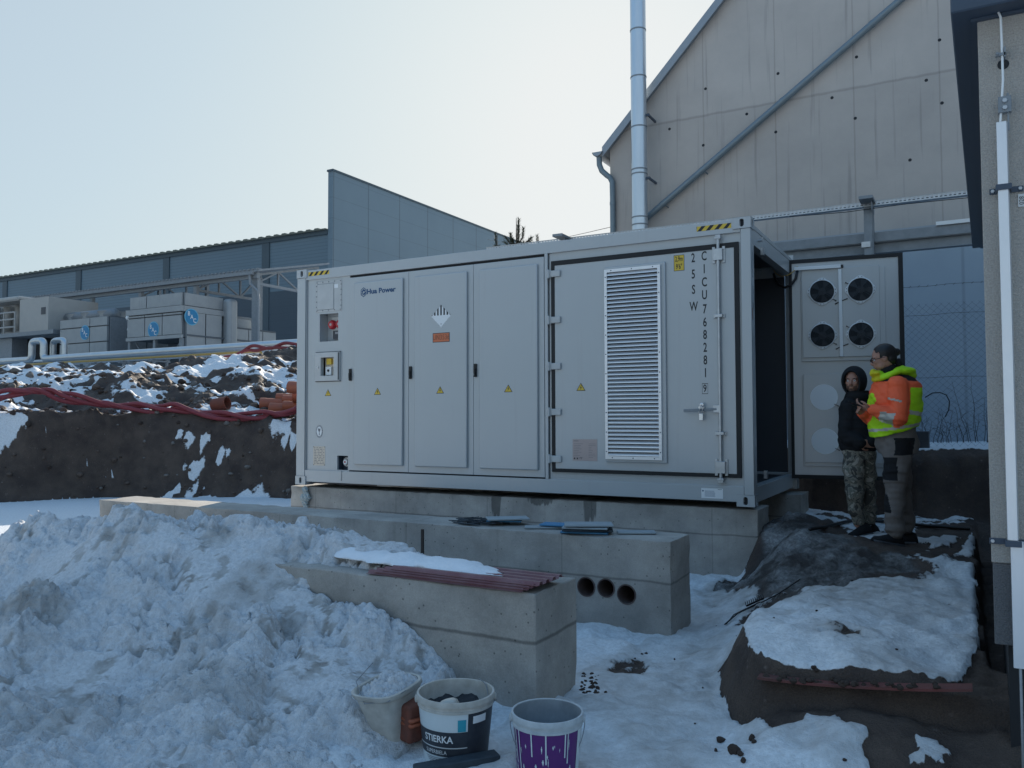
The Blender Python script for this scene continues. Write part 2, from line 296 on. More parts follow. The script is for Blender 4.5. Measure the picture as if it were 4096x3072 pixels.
# ------------------------------------------------------------------ mesh builder
def frame_of(d):
    d = Vector(d).normalized(); a = Vector((0, 0, 1)) if abs(d.z) < .9 else Vector((1, 0, 0))
    u = d.cross(a).normalized(); return u, d.cross(u).normalized()
class MB:
    def __init__(s): s.v = []; s.f = []; s.m = []; s.mi = 0
    def add(s, vs, fs):
        o = len(s.v); s.v += [tuple(map(float, q)) for q in vs]; s.f += [tuple(i+o for i in q) for q in fs]; s.m += [s.mi]*len(fs); return s
    def box(s, x0, x1, y0, y1, z0, z1):
        c = [(x, y, z) for z in (z0, z1) for y in (y0, y1) for x in (x0, x1)]
        return s.add(c, [(0, 2, 3, 1), (4, 5, 7, 6), (0, 1, 5, 4), (2, 6, 7, 3), (0, 4, 6, 2), (1, 3, 7, 5)])
    def obox(s, c, ax, ay, az, dx, dy, dz):
        c = Vector(c); ax, ay, az = Vector(ax), Vector(ay), Vector(az)
        q = [c+ax*dx*i/2+ay*dy*j/2+az*dz*k/2 for k in (-1, 1) for j in (-1, 1) for i in (-1, 1)]
        return s.add(q, [(0, 2, 3, 1), (4, 5, 7, 6), (0, 1, 5, 4), (2, 6, 7, 3), (0, 4, 6, 2), (1, 3, 7, 5)])
    def bar(s, p0, p1, w, h, up=(0, 0, 1)):
        p0, p1 = Vector(p0), Vector(p1); d = (p1-p0); L = d.length; d.normalize()
        sd_ = d.cross(Vector(up)); sd_ = sd_.normalized() if sd_.length > 1e-4 else Vector((1, 0, 0)); u = sd_.cross(d)
        return s.obox((p0+p1)/2, d, sd_, u, L, w, h)
    def prism(s, pts, d):
        "closed polygon pts (3D) extruded by vector d"
        n = len(pts); d = Vector(d); a = [Vector(p) for p in pts]; b = [p+d for p in a]
        return s.add(a+b, [tuple(range(n-1, -1, -1)), tuple(range(n, 2*n))]+[(i, (i+1) % n, n+(i+1) % n, n+i) for i in range(n)])
    def tube(s, path, r, n=10, cap=True, rs=None, fr=None):
        P = [Vector(p) for p in path]; m = len(P); vs = []; u = None
        for i, p in enumerate(P):
            d = (P[min(i+1, m-1)]-P[max(i-1, 0)]).normalized()
            if u is None: u, w = frame_of(d)
            else:
                u = (u-d*u.dot(d)).normalized(); w = d.cross(u)
            if i == 0 and fr is not None:
                u = Vector(fr); u = (u-d*u.dot(d)).normalized(); w = d.cross(u)
            rr = r if rs is None else rs[i]
            ra, rb = rr if isinstance(rr, tuple) else (rr, rr)
            vs += [p+u*ra*math.cos(2*math.pi*k/n)+w*rb*math.sin(2*math.pi*k/n) for k in range(n)]
        fs = [(i*n+k, i*n+(k+1) % n, (i+1)*n+(k+1) % n, (i+1)*n+k) for i in range(m-1) for k in range(n)]
        if cap: fs += [tuple(range(n-1, -1, -1)), tuple(range((m-1)*n, m*n))]
        return s.add(vs, fs)
    def lathe(s, c, prof, n=32, ax=(0, 0, 1), sc=(1, 1)):
        "prof: list of (radius, height) along ax; open ends"
        c = Vector(c); ax = Vector(ax).normalized(); u, w = frame_of(ax)
        vs = [c+ax*h+u*r*sc[0]*math.cos(2*math.pi*k/n)+w*r*sc[1]*math.sin(2*math.pi*k/n) for r, h in prof for k in range(n)]
        return s.add(vs, [(i*n+k, i*n+(k+1) % n, (i+1)*n+(k+1) % n, (i+1)*n+k) for i in range(len(prof)-1) for k in range(n)])
    def ell(s, c, r, n=14, m=10, R=None):
        c = Vector(c); vs = []; R = R or Matrix.Identity(3)
        for i in range(m+1):
            t = math.pi*i/m
            for k in range(n):
                a = 2*math.pi*k/n; vs.append(c+R @ Vector((r[0]*math.sin(t)*math.cos(a), r[1]*math.sin(t)*math.sin(a), r[2]*math.cos(t))))
        return s.add(vs, [(i*n+k, (i+1)*n+k, (i+1)*n+(k+1) % n, i*n+(k+1) % n) for i in range(m) for k in range(n)])
    def text(s, txt, h, org, u=(1, 0, 0), v=(0, 0, 1), wscale=1, align='CENTER', th=.0012, off=0, warp=None):
        c = D.curves.new('t', 'FONT'); c.body = txt; c.align_x = align; c.align_y = 'CENTER'; c.size = h/.70; c.offset = off*h; c.resolution_u = 3
        o = D.objects.new('t', c); me = D.meshes.new_from_object(o)
        u, v = Vector(u), Vector(v); nrm = u.cross(v); org = Vector(org)
        vs = [(p.co.x*wscale, p.co.y) for p in me.vertices]; fs = [tuple(p.vertices) for p in me.polygons]
        q = [warp(a, b) for a, b in vs] if warp else [org+u*a+v*b+nrm*th for a, b in vs]
        s.add(q, fs); D.objects.remove(o); D.curves.remove(c); D.meshes.remove(me); return s
    def build(s, name, mats, parent=None, smooth=False, bev=0, rec=True, seg=1, org=None):
        me = D.meshes.new(name); o = D.objects.new(name, me)
        if parent is None:
            if org is None:
                a = np.array(s.v); org = ((a[:, 0].min()+a[:, 0].max())/2, (a[:, 1].min()+a[:, 1].max())/2, a[:, 2].min())
            o.location = org; w = Vector(org)
        else:
            o.parent = parent; w = Vector((0, 0, 0)); p = parent
            while p: w += p.location; p = p.parent
        me.from_pydata([(x-w.x, y-w.y, z-w.z) for x, y, z in s.v], [], s.f)
        mats = mats if isinstance(mats, (list, tuple)) else [mats]
        for k in mats: me.materials.append(k if not isinstance(k, str) else M[k])
        me.polygons.foreach_set('material_index', s.m)
        if smooth: me.polygons.foreach_set('use_smooth', [True]*len(me.polygons))
        me.update()
        if rec:
            import bmesh
            b = bmesh.new(); b.from_mesh(me); bmesh.ops.recalc_face_normals(b, faces=b.faces); b.to_mesh(me); b.free()
        if bev:
            k = o.modifiers.new('bevel', 'BEVEL'); k.width = bev; k.segments = seg; k.limit_method = 'ANGLE'; k.angle_limit = rad(40)
        SC.collection.objects.link(o); return o
def tag(o, label, cat, group=None, kind=None):
    if label: o['label'] = label
    if cat: o['category'] = cat
    if group: o['group'] = group
    if kind: o['kind'] = kind
    return o
def thing(name, label, cat, loc=(0, 0, 0), group=None):
    o = D.objects.new(name, None); o.location = loc; o.empty_display_size = .2; SC.collection.objects.link(o)
    return tag(o, label, cat, group)
def autosmooth(o, ang=35):
    me = o.data; me.polygons.foreach_set('use_smooth', [True]*len(me.polygons))
    try: me.set_sharp_from_angle(angle=rad(ang))
    except Exception: pass
    return o
def fuse(mb, voxel, smooth=4, fac=.5):
    "melt overlapping solids into one continuous surface"
    me = D.meshes.new('f'); me.from_pydata(mb.v, [], mb.f); o = D.objects.new('f', me); SC.collection.objects.link(o)
    r = o.modifiers.new('r', 'REMESH'); r.mode = 'VOXEL'; r.voxel_size = voxel
    q = o.modifiers.new('s', 'SMOOTH'); q.iterations = smooth; q.factor = fac
    dg = bpy.context.evaluated_depsgraph_get(); out = D.meshes.new_from_object(o.evaluated_get(dg))
    n = len(out.vertices); a = np.empty(n*3); out.vertices.foreach_get('co', a)
    res = MB(); res.v = [tuple(x) for x in a.reshape(-1, 3)]; res.f = [tuple(p.vertices) for p in out.polygons]; res.m = [0]*len(res.f)
    D.objects.remove(o); D.meshes.remove(me); D.meshes.remove(out); return res
def paintby(mb, fn):
    V = np.array(mb.v)
    mb.m = [fn(V[list(f)].mean(0)) for f in mb.f]
    return mb
def tps(P):
    P = np.array(P, float); n = len(P); X = P[:, :2]
    def U(r2): return np.where(r2 > 1e-12, r2*np.log(r2+1e-12)*.5, 0)
    d2 = ((X[:, None]-X[None])**2).sum(-1); A = np.zeros((n+3, n+3)); A[:n, :n] = U(d2)+np.eye(n)*1e-3
    A[:n, n] = 1; A[:n, n+1:] = X; A[n, :n] = 1; A[n+1:, :n] = X.T
    w = np.linalg.solve(A, np.concatenate([P[:, 2], [0, 0, 0]]))
    def f(x, y):
        v = w[n]+w[n+1]*x+w[n+2]*y
        for i in range(n): v = v+w[i]*U((x-X[i, 0])**2+(y-X[i, 1])**2)
        return v
    return f
def grid_obj(name, xs, ys, zf, m, attrs):
    X, Y = np.meshgrid(xs, ys); Z = zf; ny, nx = X.shape
    me = D.meshes.new(name); n = nx*ny
    co = np.stack([X, Y, Z], -1).reshape(-1).astype(np.float32)
    me.vertices.add(n); me.vertices.foreach_set('co', co)
    i = (np.arange(ny-1)[:, None]*nx+np.arange(nx-1)[None]).reshape(-1)
    q = np.stack([i, i+1, i+nx+1, i+nx], -1); k = len(q)
    me.loops.add(k*4); me.polygons.add(k); me.loops.foreach_set('vertex_index', q.reshape(-1).astype(np.int32))
    me.polygons.foreach_set('loop_start', (np.arange(k)*4).astype(np.int32)); me.polygons.foreach_set('loop_total', np.full(k, 4, np.int32))
    me.polygons.foreach_set('use_smooth', np.ones(k, bool)); me.update(); me.validate()
    for an, av in attrs.items():
        a = me.attributes.new(an, 'FLOAT', 'POINT'); a.data.foreach_set('value', av.reshape(-1).astype(np.float32))
    me.materials.append(M[m]); o = D.objects.new(name, me); SC.collection.objects.link(o); return o

# ------------------------------------------------------------------ ground
def axis(segs):
    out = [segs[0][0]]
    for a, b, st in segs:
        n = max(1, int(round((b-a)/st))); out += list(a+(b-a)*np.arange(1, n+1)/n)
    return out
def grow(start, end, st, k=1.25):
    out = []; x = start; sgn = 1 if end > start else -1
    while abs(x-start) < abs(end-start): x += sgn*st; st *= k; out.append(x)
    return out
gx = sorted(grow(-24, -700, .5))+axis([(-24, -13, .22), (-13, -3.5, .075), (-3.5, 5.2, .1), (5.2, 8.12, .02), (8.12, 10, .3)])+grow(10, 700, .5)
gy = sorted(grow(-9, -700, .4))+axis([(-9, -5.6, .12), (-5.6, -1.6, .022), (-1.6, 2.4, .035), (2.4, 2.95, .02), (2.95, 13, .07), (13, 20, .3)])+grow(20, 700, .5)
gx = np.array(gx); gy = np.array(gy)
def ybank(x): return np.interp(x, [-60, -14, -8.4, -7.5, -4.5, -1.5, 3, 5.6, 6.2, 9, 40], [-30, -3.5, .8, 2.3, 3.9, 4.3, 4.2, 2.9, 2.5, 2.48, 2.5])
def ground(x, y):
    floor = -.66-.08*sst(-4.2, -2.6, y)
    floor = floor+.02*(fbm(x*1.1, y*1.1, 3, 3)-.5)*sst(4, 9, np.hypot(x-5, y+4))
    # rising pad between the container and the small building
    s = sst(-2.7, -.5, y)*sst(5.95, 6.6, x); s2 = sst(-.5, .3, y)*sst(5.9, 6.1, x)
    z = floor+(np.maximum(s, s2))*(-.30-floor)
    # snowy mound on the right
    xl = np.interp(y, [-4.1, -3.9, -3.6, -3.2, -2.8, -2.2, -1.0], [7.02, 6.86, 6.72, 6.62, 6.6, 6.7, 7.0])
    wl = np.interp(y, [-4, -3.2, -2.2, -1], [.10, .30, .9, 1.2])
    edge = .10*(fbm(x*4, y*4, 3, 11)-.5)
    fy = -4.00+.02*np.sin(x*5)+edge*.25
    m = sst(0, 1, (x-xl+edge+wl*.5)/wl)*sst(fy-.05, fy+.04, y)
    top = -.335+.05*np.exp(-((x-7.15)**2+(y+3.6)**2)/.12)+.03*(fbm(x*2.2, y*2.2, 4, 5)-.5)*2-.03*sst(7.3, 7.95, x)
    z = z+(np.maximum(top, z)-z)*m
    # earth slope under the mound's front
    fr = sst(6.85, 7.15, x+edge)*sst(fy-.95, fy-.02, y)*(1-sst(fy-.05, fy+.04, y))
    z = z+(-.47-z)*fr*.9
    # mud heap at the footing corner
    z = z+(.15*np.exp(-((x-6.38)**2/.09+(y-.5)**2/.45))+.09*np.exp(-((x-6.5)**2/.30+(y+.55)**2/.5)))*(.6+.8*fbm(x*3.3, y*3.3, 4, 88))+.05*(fbm(x*5.5, y*5.5, 4, 89)-.5)*np.exp(-((x-6.6)**2/.5+(y+.2)**2/1.2))
    z = z+.05*np.exp(-((x-7.0)**2/.5+(y+.4)**2/.25))
    # narrow trench along the small building
    z = z-.26*sst(7.93+.03*np.sin(y*9)+edge*.4, 7.99, x)*sst(-3.45, -3.0, y)*(1-sst(2.1, 2.5, y))-.025*sst(7.93, 8.03, x)*(x < 8.2)*sst(-4.05, -3.95, y)*(1-sst(-3.45, -3.0, y))
    z = np.where(x > 8.06, np.maximum(z, -.9), z)
    # excavation bank
    yb = ybank(x)+.12*(fbm(x*2.1, x*0+3.3, 3, 21)-.5)+.10*(fbm(x*5+3, y*2, 3, 22)-.5)
    t = y-yb
    zt = np.interp(x, [-30, -12, -6.4, -3.6, -1.5, 3, 6, 7.4, 9], [1.3, 1.08, 1.0, .70, .74, .6, .45, .47, .52])
    run = np.interp(x, [-12, -8, 3, 6.2], [.9, .65, .5, .22])
    face = sst(0, 1, t/run)
    z = z+(zt-z)*face
    left = 1-sst(-1, 4, x)
    rise = sst(.5, 6.0, t)*left
    z = z+rise*(2.02-zt)
    zf = z
    for (px, py, Y, sx, sy, sink) in MOUNDS:
        p = S(px, py, 'y', Y); z = z+np.maximum(0, p[2]-2.02-sink)*np.exp(-((x-p[0])/sx)**2-((y-p[1])/sy)**2)
    rough = left*sst(.5, 1.6, t)*(1-sst(12, 16, y))
    lum = fbm(x*.75, y*.75, 5, 31); cl = fbm(x*2.6, y*2.6, 5, 37)
    z = z+rough*((lum-.5)*.62+(cl-.5)*.34+(fbm(x*7, y*7, 3, 38)-.5)*.13)
    z = z+rough*.16*np.maximum(0, .45-worley(x*2.1, y*2.1, 4))
    fc = face*(1-sst(.9, 1.4, t/run))
    z = z+fc*((fbm(x*6, y*6+z*4, 4, 41)-.5)*.16+(fbm(x*2.2, y*3, 4, 43)-.5)*.30)
    return z, t, run, rough, m, fr, s, s2
MOUNDS = [(110, 1452, 9, 1.3, 1.2, .1), (400, 1458, 10, 1.4, 1.2, .1), (560, 1460, 10, 1.2, 1.1, .1), (830, 1424, 9, 1.15, 1.2, .05), (985, 1452, 8.6, .9, 1, .1),
          (1200, 1378, 11, 1.8, 1.5, .05), (700, 1470, 9.6, .9, .9, .1), (250, 1465, 11, 1.4, 1, .1)]
X, Y = np.meshgrid(gx, gy)
Z, T, RUN, ROUGH, MM, FR, S1, S2 = ground(X, Y)
def gz(x, y):
    i = np.clip(np.searchsorted(gx, x)-1, 0, len(gx)-2); j = np.clip(np.searchsorted(gy, y)-1, 0, len(gy)-2)
    fx = (x-gx[i])/(gx[i+1]-gx[i]); fy = (y-gy[j])/(gy[j+1]-gy[j])
    return float((Z[j, i]*(1-fx)+Z[j, i+1]*fx)*(1-fy)+(Z[j+1, i]*(1-fx)+Z[j+1, i+1]*fx)*fy)

def G(px, py, lift=0):
    "where the pixel's ray meets the ground sheet"
    d = ray(px, py); t = 2.0; last = t
    while t < 60:
        p = CAM+d*t
        if p[2] < gz(p[0], p[1]):
            a, b = last, t
            for _ in range(18):
                m_ = (a+b)/2; p = CAM+d*m_
                if p[2] < gz(p[0], p[1]): b = m_
                else: a = m_
            p = CAM+d*b; return np.array([p[0], p[1], gz(p[0], p[1])+lift])
        last = t; t += .04
    return CAM+d*20

def z8(x, y): return (2300+x/1.2316, 1950+y/1.2316)
def poly_mask(pts, x0, x1, y0, y1, ragged=.035, blur=2, seed=0, xz=False):
    "soft mask of a ground patch whose outline is given by photograph pixels"
    Pg = [G(*z8(*p))[[0, 2] if xz else [0, 1]] for p in pts]; m = np.zeros_like(Z)
    ii = (gx > x0)*(gx < x1); jj = (gy > y0)*(gy < y1); XX, YY = np.meshgrid(gx[ii], gy[jj])
    if xz: YY = Z[np.ix_(jj, ii)]
    xx = XX+ragged*2*(fbm(XX*9, YY*9, 4, 130+seed)-.5); yy = YY+ragged*2*(fbm(XX*9, YY*9, 4, 140+seed)-.5); ins = np.zeros(XX.shape, bool)
    for a in range(len(Pg)):
        (xa, ya), (xb, yb) = Pg[a], Pg[(a+1) % len(Pg)]
        if ya == yb: continue
        c = ((ya > yy) != (yb > yy))*(xx < (xb-xa)*(yy-ya)/(yb-ya)+xa); ins ^= c
    v = ins.astype(float)
    for _ in range(blur):
        v[1:-1, 1:-1] = (v[1:-1, 1:-1]*2+v[:-2, 1:-1]+v[2:, 1:-1]+v[1:-1, :-2]+v[1:-1, 2:])/6
    m[np.ix_(jj, ii)] = v; return m
gyd, gxd = np.gradient(Z, gy, gx); SL = np.hypot(gxd, gyd)
snow = np.ones_like(Z)
# mounds: patchy snow
pn = fbm(X*1.3, Y*1.3, 5, 51); pn2 = fbm(X*4.5, Y*4.5, 4, 53)
patch = .62+(pn-.485)*3.0+(pn2-.5)*1.6-SL*.35
def blob(px, py, Yp, rx, ry):
    p = S(px, py, 'y', Yp); return np.exp(-((X-p[0])/rx)**2-((Y-p[1])/ry)**2)
patch = patch-1.1*blob(745, 1455, 8.4, .9, .5)-1.0*blob(1190, 1400, 10.6, 1.8, 1.2)-.8*blob(1000, 1470, 8.3, .5, .4)+.7*blob(900, 1540, 7.2, 1.6, .7)+.8*blob(300, 1530, 7.5, 2, .5)
snow = snow*(1-ROUGH)+patch*ROUGH
TF = T/RUN
facew = sst(-.15, .02, TF)*(1-sst(.95, 1.7, TF))
facepatch = .12+(fbm(X*1.7, Y*1.7+Z*2, 4, 61)-.60)*3.2
def bf(px, py):
    Yv = 3.
    for _ in range(14): p = S(px, py, 'y', Yv); Yv = .5*Yv+.5*(float(ybank(p[0]))+.25)
    return p
for (px, py, r) in ((700, 1745, .22), (735, 1742, .24), (765, 1752, .18), (800, 1757, .2), (820, 1766, .15), (770, 1882, .2), (792, 1865, .22), (820, 1842, .22), (850, 1826, .2), (880, 1815, .18), (905, 1817, .16), (845, 1790, .13), (860, 1778, .1), (715, 1985, .16), (745, 1962, .15), (785, 1948, .13), (985, 2000, .2), (1020, 1983, .32), (1050, 1990, .3), (1063, 1942, .13), (1120, 1745, .25), (1160, 1760, .3)):
    p = bf(px, py); facepatch = np.maximum(facepatch, 1.25-.75*((X-p[0])**2/(r*r*.5)+(Z-p[2])**2/(r*r*.28)))
facepatch = np.where(facepatch > .2, facepatch+(fbm(X*5, Z*11+Y*3, 4, 181)-.5)*2.2-.15, facepatch)
facepatch = np.where(X > 3, -.5, facepatch)
FPOLY = [[(0, 540), (90, 570), (60, 620), (140, 590), (240, 640), (300, 630), (190, 700), (120, 730), (100, 800), (70, 850), (0, 880), (-60, 850), (-60, 560)], [(1190, 790), (1260, 770), (1320, 760), (1340, 800), (1440, 790), (1440, 835), (1340, 830), (1290, 810), (1200, 825)],
    [(1320, 1000), (1380, 970), (1440, 930), (1500, 900), (1620, 890), (1540, 980), (1450, 990), (1380, 1030), (1330, 1035)], [(1230, 1215), (1270, 1185), (1400, 1125), (1410, 1140), (1340, 1200), (1300, 1220)], [(1690, 1245), (1760, 1190), (1820, 1165), (1860, 1240)], [(1830, 700), (2070, 690), (2075, 810), (2010, 790), (1980, 760), (1900, 760)], [(1840, 1110), (1870, 1100), (1880, 1125), (1850, 1135)]]
snow = snow*(1-facew)+facepatch*facew
for q in FPOLY: snow = np.maximum(snow, 1.1*poly_mask([((x/1.7464-2300)*1.2316, (1300+y/1.7464-1950)*1.2316) for x, y in q], -16, -3, -3, 7, .06, 1, 11, True)*(TF > -.3)*(TF < 1.6))
# right side
mud = np.zeros_like(Z)
earth = .8*np.exp(-(((X-6.36)/.34)**2+((Y-.45)/.8)**2))+.95*np.exp(-(((X-6.55)/.36)**2+((Y+.5)/.55)**2))+.5*np.exp(-(((X-6.9)/.35)**2+((Y+.55)/.3)**2))
snow = snow-1.1*np.clip(earth*1.25, 0, 1)*(Y < 2.4)
mud = np.maximum(mud, np.clip(earth*1.3, 0, 1))
near = sst(5.9, 6.1, X)*sst(-1.3, -.5, Y)*(1-sst(2.3, 2.5, Y))
snow = snow-near*(.30+2.2*np.clip(fbm(X*2.2+Y*1.2, Y*4.5, 4, 71)-.50, 0, 1))
path = np.exp(-((X-6.35+.2*(Y+3))/.42)**2)*sst(-5.2, -4.6, Y)*(1-sst(-1.2, -.6, Y))
mud = np.maximum(mud, .42*path*(.4+1.2*fbm(X*3, Y*3, 4, 73)))
mud = np.maximum(mud, near*.35)
# bare earth cheek of the mound and the muddy heap, outlined as they lie
cheek = poly_mask([(640, 862), (740, 780), (820, 728), (842, 800), (870, 850), (1000, 895), (1200, 905), (1420, 930), (1600, 950), (1900, 985), (2060, 900), (2060, 1500), (1490, 1500), (1480, 1382), (1430, 1280), (1470, 1230), (1440, 1185), (1330, 1180), (1330, 1130), (1110, 1110), (1090, 1150), (1000, 1185), (850, 1190), (790, 1130), (705, 1000), (740, 920), (710, 850)], 6.2, 8.2, -5.4, -3.2, .016, 2)
snow = snow-1.6*cheek
snow = snow*(1-cheek)+np.minimum(snow, -.3)*cheek
snow = snow+1.5*poly_mask([(1660, 1240), (1720, 1225), (1780, 1240), (1880, 1290), (1860, 1310), (1800, 1320), (1850, 1382), (1780, 1382), (1760, 1330), (1700, 1382), (1610, 1382), (1640, 1330), (1690, 1300)], 7.4, 8.1, -4.9, -3.6, .015, 1, 3)
mudh = poly_mask([(905, 300), (950, 140), (1010, 135), (1150, 250), (1560, 330), (1800, 380), (1760, 520), (1500, 560), (1300, 620), (1000, 640), (760, 640), (560, 560), (700, 460), (880, 380)], 5.6, 8, -2.4, 1.6, .16, 14, 9)
mudp = poly_mask([(905, 300), (920, 200), (950, 140), (1010, 135), (1080, 200), (1150, 250), (1250, 290), (1400, 300), (1560, 330), (1740, 400), (1700, 430), (1560, 400), (1500, 440), (1400, 470), (1300, 510), (1180, 500), (1000, 520), (900, 500), (800, 510), (640, 500), (700, 460), (880, 380)], 5.8, 8, -1.8, 1.6, .11, 6, 5)
snow = snow-1.0*mudp+1.0*mudp*sst(.54, .66, fbm(X*3.2, Y*3.2, 4, 151))*(Y < .3); mud = np.maximum(mud, mudp); mud = np.maximum(mud, .75*mudh*(.35+1.1*fbm(X*5, Y*5, 4, 171))); snow = snow-.42*mudh*(1-mudp)*fbm(X*4, Y*4, 4, 172)
for q, w_ in (([(1680, 205), (1850, 190), (2000, 215), (1960, 240), (1800, 262), (1700, 270)], .8), ([(1720, 330), (1850, 300), (1990, 235), (1990, 270), (1860, 345), (1760, 372)], .9), ([(1180, 205), (1300, 195), (1330, 225), (1250, 250), (1190, 240)], .9), ([(1500, 270), (1650, 280), (1760, 300), (1700, 330), (1560, 325)], .7)):
    snow = snow-w_*poly_mask(q, 6, 8.1, -1.5, 2.4, .05, 2, 7)
mud = np.maximum(mud, .42*sst(.42, .62, fbm(X*2.1+9, Y*2.1, 5, 155))*(X > 5.8)*(Y < 2.4)*(Y > -6))
snow = snow-1.5*sst(7.925, 7.96, X+.05*(fbm(X*0+2, Y*7, 3, 75)-.5))*(Y > -5)*(Y < 2.6)*(X < 9)
for (x, y, r, a) in ((7.28, -3.42, .13, .75), (7.75, -2.1, .05, .7), (7.1, -2.7, .07, .7), (6.0, -3.2, .15, .7), (6.05, -3.5, .12, .6), (6.45, -4.4, .08, .5), (6.6, -1.9, .16, .8), (6.5, -2.15, .1, .8), (6.9, -1.2, .25, .6), (7.5, -1.1, .2, .5)):
    snow = snow-.95*a*np.exp(-((X-x)**2+(Y-y)**2*.7)/(r*r*1.6))*(.35+1.1*fbm(X*12, Y*12, 3, 79)); mud = np.maximum(mud, .6*np.exp(-((X-x)**2+(Y-y)**2*.7)/(r*r*3)))
# snow has thickness
Z = Z+.030*sst(.42, .62, snow+(fbm(X*6, Y*6, 3, 81)-.5)*.4)*(sst(-6, -5, Y))*(1-sst(14, 18, Y))
nearz = sst(5.2, 5.4, X)*(X < 8.12)*(Y < 2.5)
Z = Z+nearz*((fbm(X*8, Y*8, 4, 83)-.5)*.050+mudp*((fbm(X*14, Y*14, 4, 211)-.5)*.07+(.4-worley(X*11, Y*11, 212)).clip(0)*.05)+(fbm(X*2.8, Y*2.8, 3, 84)-.5)*.085+(.45-worley(X*7+.5*fbm(X*4, Y*4, 2, 86), Y*7, 85)).clip(0)*.03)
g = grid_obj('ground', gx, gy, Z, 'ground', {'snow': snow, 'mud': mud}); tag(g, None, None, kind='structure')
# stones lying in the bank and on the mounds
random.seed(5)
def rock(mb, c, r, n=7, m=5):
    k = random.random()*99; b = MB(); b.ell((0, 0, 0), (r, r*random.uniform(.7, 1), r*random.uniform(.5, .85)), n, m)
    a = random.random()*6.28; ca, sa = math.cos(a), math.sin(a)
    for i, (x, y, z) in enumerate(b.v):
        q = 1+.28*math.sin(x/r*2.3+k)*math.cos(y/r*2.7-k)+.12*math.sin(z/r*5+k*2)
        x, y, z = x*q, y*q, z*q; b.v[i] = (c[0]+x*ca-y*sa, c[1]+x*sa+y*ca, c[2]+z)
    mb.add(b.v, b.f)
mb = MB()
for i in range(1500):
    x = random.uniform(-14, -3.8); t = random.choice([random.uniform(.05, .7)]+[random.uniform(.6, 7), random.uniform(.6, 4)]*3)
    y = float(ybank(x))+t; r = random.choice([.02, .03, .03, .045, .06, .09])*random.uniform(.7, 1.3)
    if t < .6: r *= .7
    mb.mi = random.choice([0, 0, 1, 2]); rock(mb, (x, y, gz(x, y)+r*.1), r)
for i in range(10):
    x = random.uniform(5.95, 7.9); y = random.uniform(-4.6, -1.0); r = random.uniform(.005, .012)
    mb.mi = 3; rock(mb, (x, y, gz(x, y)+r*.4), r)
mats = [mat('stone_brown', (.12, .088, .072), .9, 0, (.07, .05, .04), 20), mat('stone_grey', (.20, .175, .16), .9, 0, (.11, .10, .09), 20), mat('clod', (.06, .042, .034), 1, 0, (.035, .025, .02), 20), mat('clod_dark', (.03, .025, .022), 1)]
tag(mb.build('stones', mats, smooth=True), None, None, kind='stuff')

# ------------------------------------------------------------------ snow heap
hx = np.arange(-2.6, 5.7, .0135); hy = np.arange(-7.4, -2.9, .0135)
hy = hy[(hy > -7.4)]
CP = [(3.888, -4.42, -.03), (4.128, -4.42, -.12), (4.478, -4.42, -.19), (4.934, -4.42, -.275), (5.216, -4.42, -.395), (5.384, -4.42, -.50), (5.6, -4.42, -.64),
      (2.85, -4.12, .056), (3.418, -4.12, .125), (3.94, -4.12, .13), (4.18, -4.10, .085), (4.5, -4.08, .075), (5.0, -4.05, .04), (6, -4.1, -.7),
      (5.55, -4.75, -.66), (5.45, -5.3, -.62), (5.25, -5.0, -.46), (5.5, -4.5, -.67), (5.75, -4.6, -.70), (6.0, -5.2, -.72), (6.3, -5.6, -.74), (5.4, -6.3, -.72), (4.9, -5.75, -.60), (4.42, -6.2, -.55), (5.0, -5.1, -.50), (4.6, -5.0, -.33),
      (3.2, -3.7, -.1), (3.9, -3.7, .0), (2.6, -3.6, -.3), (3.2, -3.3, -.5), (4, -3.3, -.5), (5, -3.3, -.8),
      (4.5, -7.0, -.74), (3.2, -6.6, -.50), (2.4, -6.6, -.6), (1, -6, -.8), (0, -5, -.85), (-1.5, -4, -.9), (0, -7, -.9), (3, -8, -.85)]
for (px, py, Yp) in ((0, 2410, -5.35), (150, 2372, -5.2), (300, 2320, -4.95), (450, 2260, -4.7), (611, 2196, -4.45), (0, 2740, -5.75), (500, 2700, -5.3), (900, 2500, -4.9), (1200, 2560, -4.75)):
    p = S(px, py, 'y', Yp); CP.append(tuple(p))
for (x, y) in ((2.0, -4.7), (2.6, -4.3), (1.2, -4.9)): CP.append((x, y, -.45))
F = tps(CP); HX, HY = np.meshgrid(hx, hy); HF = np.clip(F(HX, HY), -1.2, .4)
rc = np.array([S(px, py, 'y', -4.5) for px, py in ((0, 2118), (90, 2080), (165, 2062), (190, 2037), (270, 2038), (300, 2072), (360, 2068), (455, 2045), (520, 2060), (600, 2068), (680, 2095), (737, 2128), (800, 2160))])
rcz = np.interp(HX, np.r_[-3, -.4, rc[:, 0], 4.2], np.r_[-.9, -.45, rc[:, 2]-.02, -.4])
RR = rcz-np.where(HY < -4.5, .92, .62)*np.sqrt((HY+4.5)**2+.003)+.02
RR = RR+.05*(fbm(HX*2.6, HY*2.6, 3, 103)-.5)
HH = np.maximum(HF, RR)
inb = (1-sst(-4.44, -4.36, HY))
wx, wy = HX+.12*(fbm(HX*5, HY*5, 2, 120)-.5), HY+.12*(fbm(HX*5, HY*5, 2, 121)-.5)
lump = (fbm(HX*2.2, HY*2.2, 3, 101)-.5)*.15+(.30-worley(wx*3.0, wy*3.0, 7)**2).clip(0)*.24+(.28-worley(wx*8, wy*8, 8)**2).clip(0)*.15*sst(.38, .55, fbm(HX*2.1, HY*2.1, 3, 126))+(.28-worley(wx*19, wy*19, 9)**2).clip(0)*.085+(fbm(HX*14, HY*14, 5, 105, .6)-.5)*.095-.05
calm = sst(.50, .60, fbm(HX*1.6+4, HY*2.2, 3, 109))
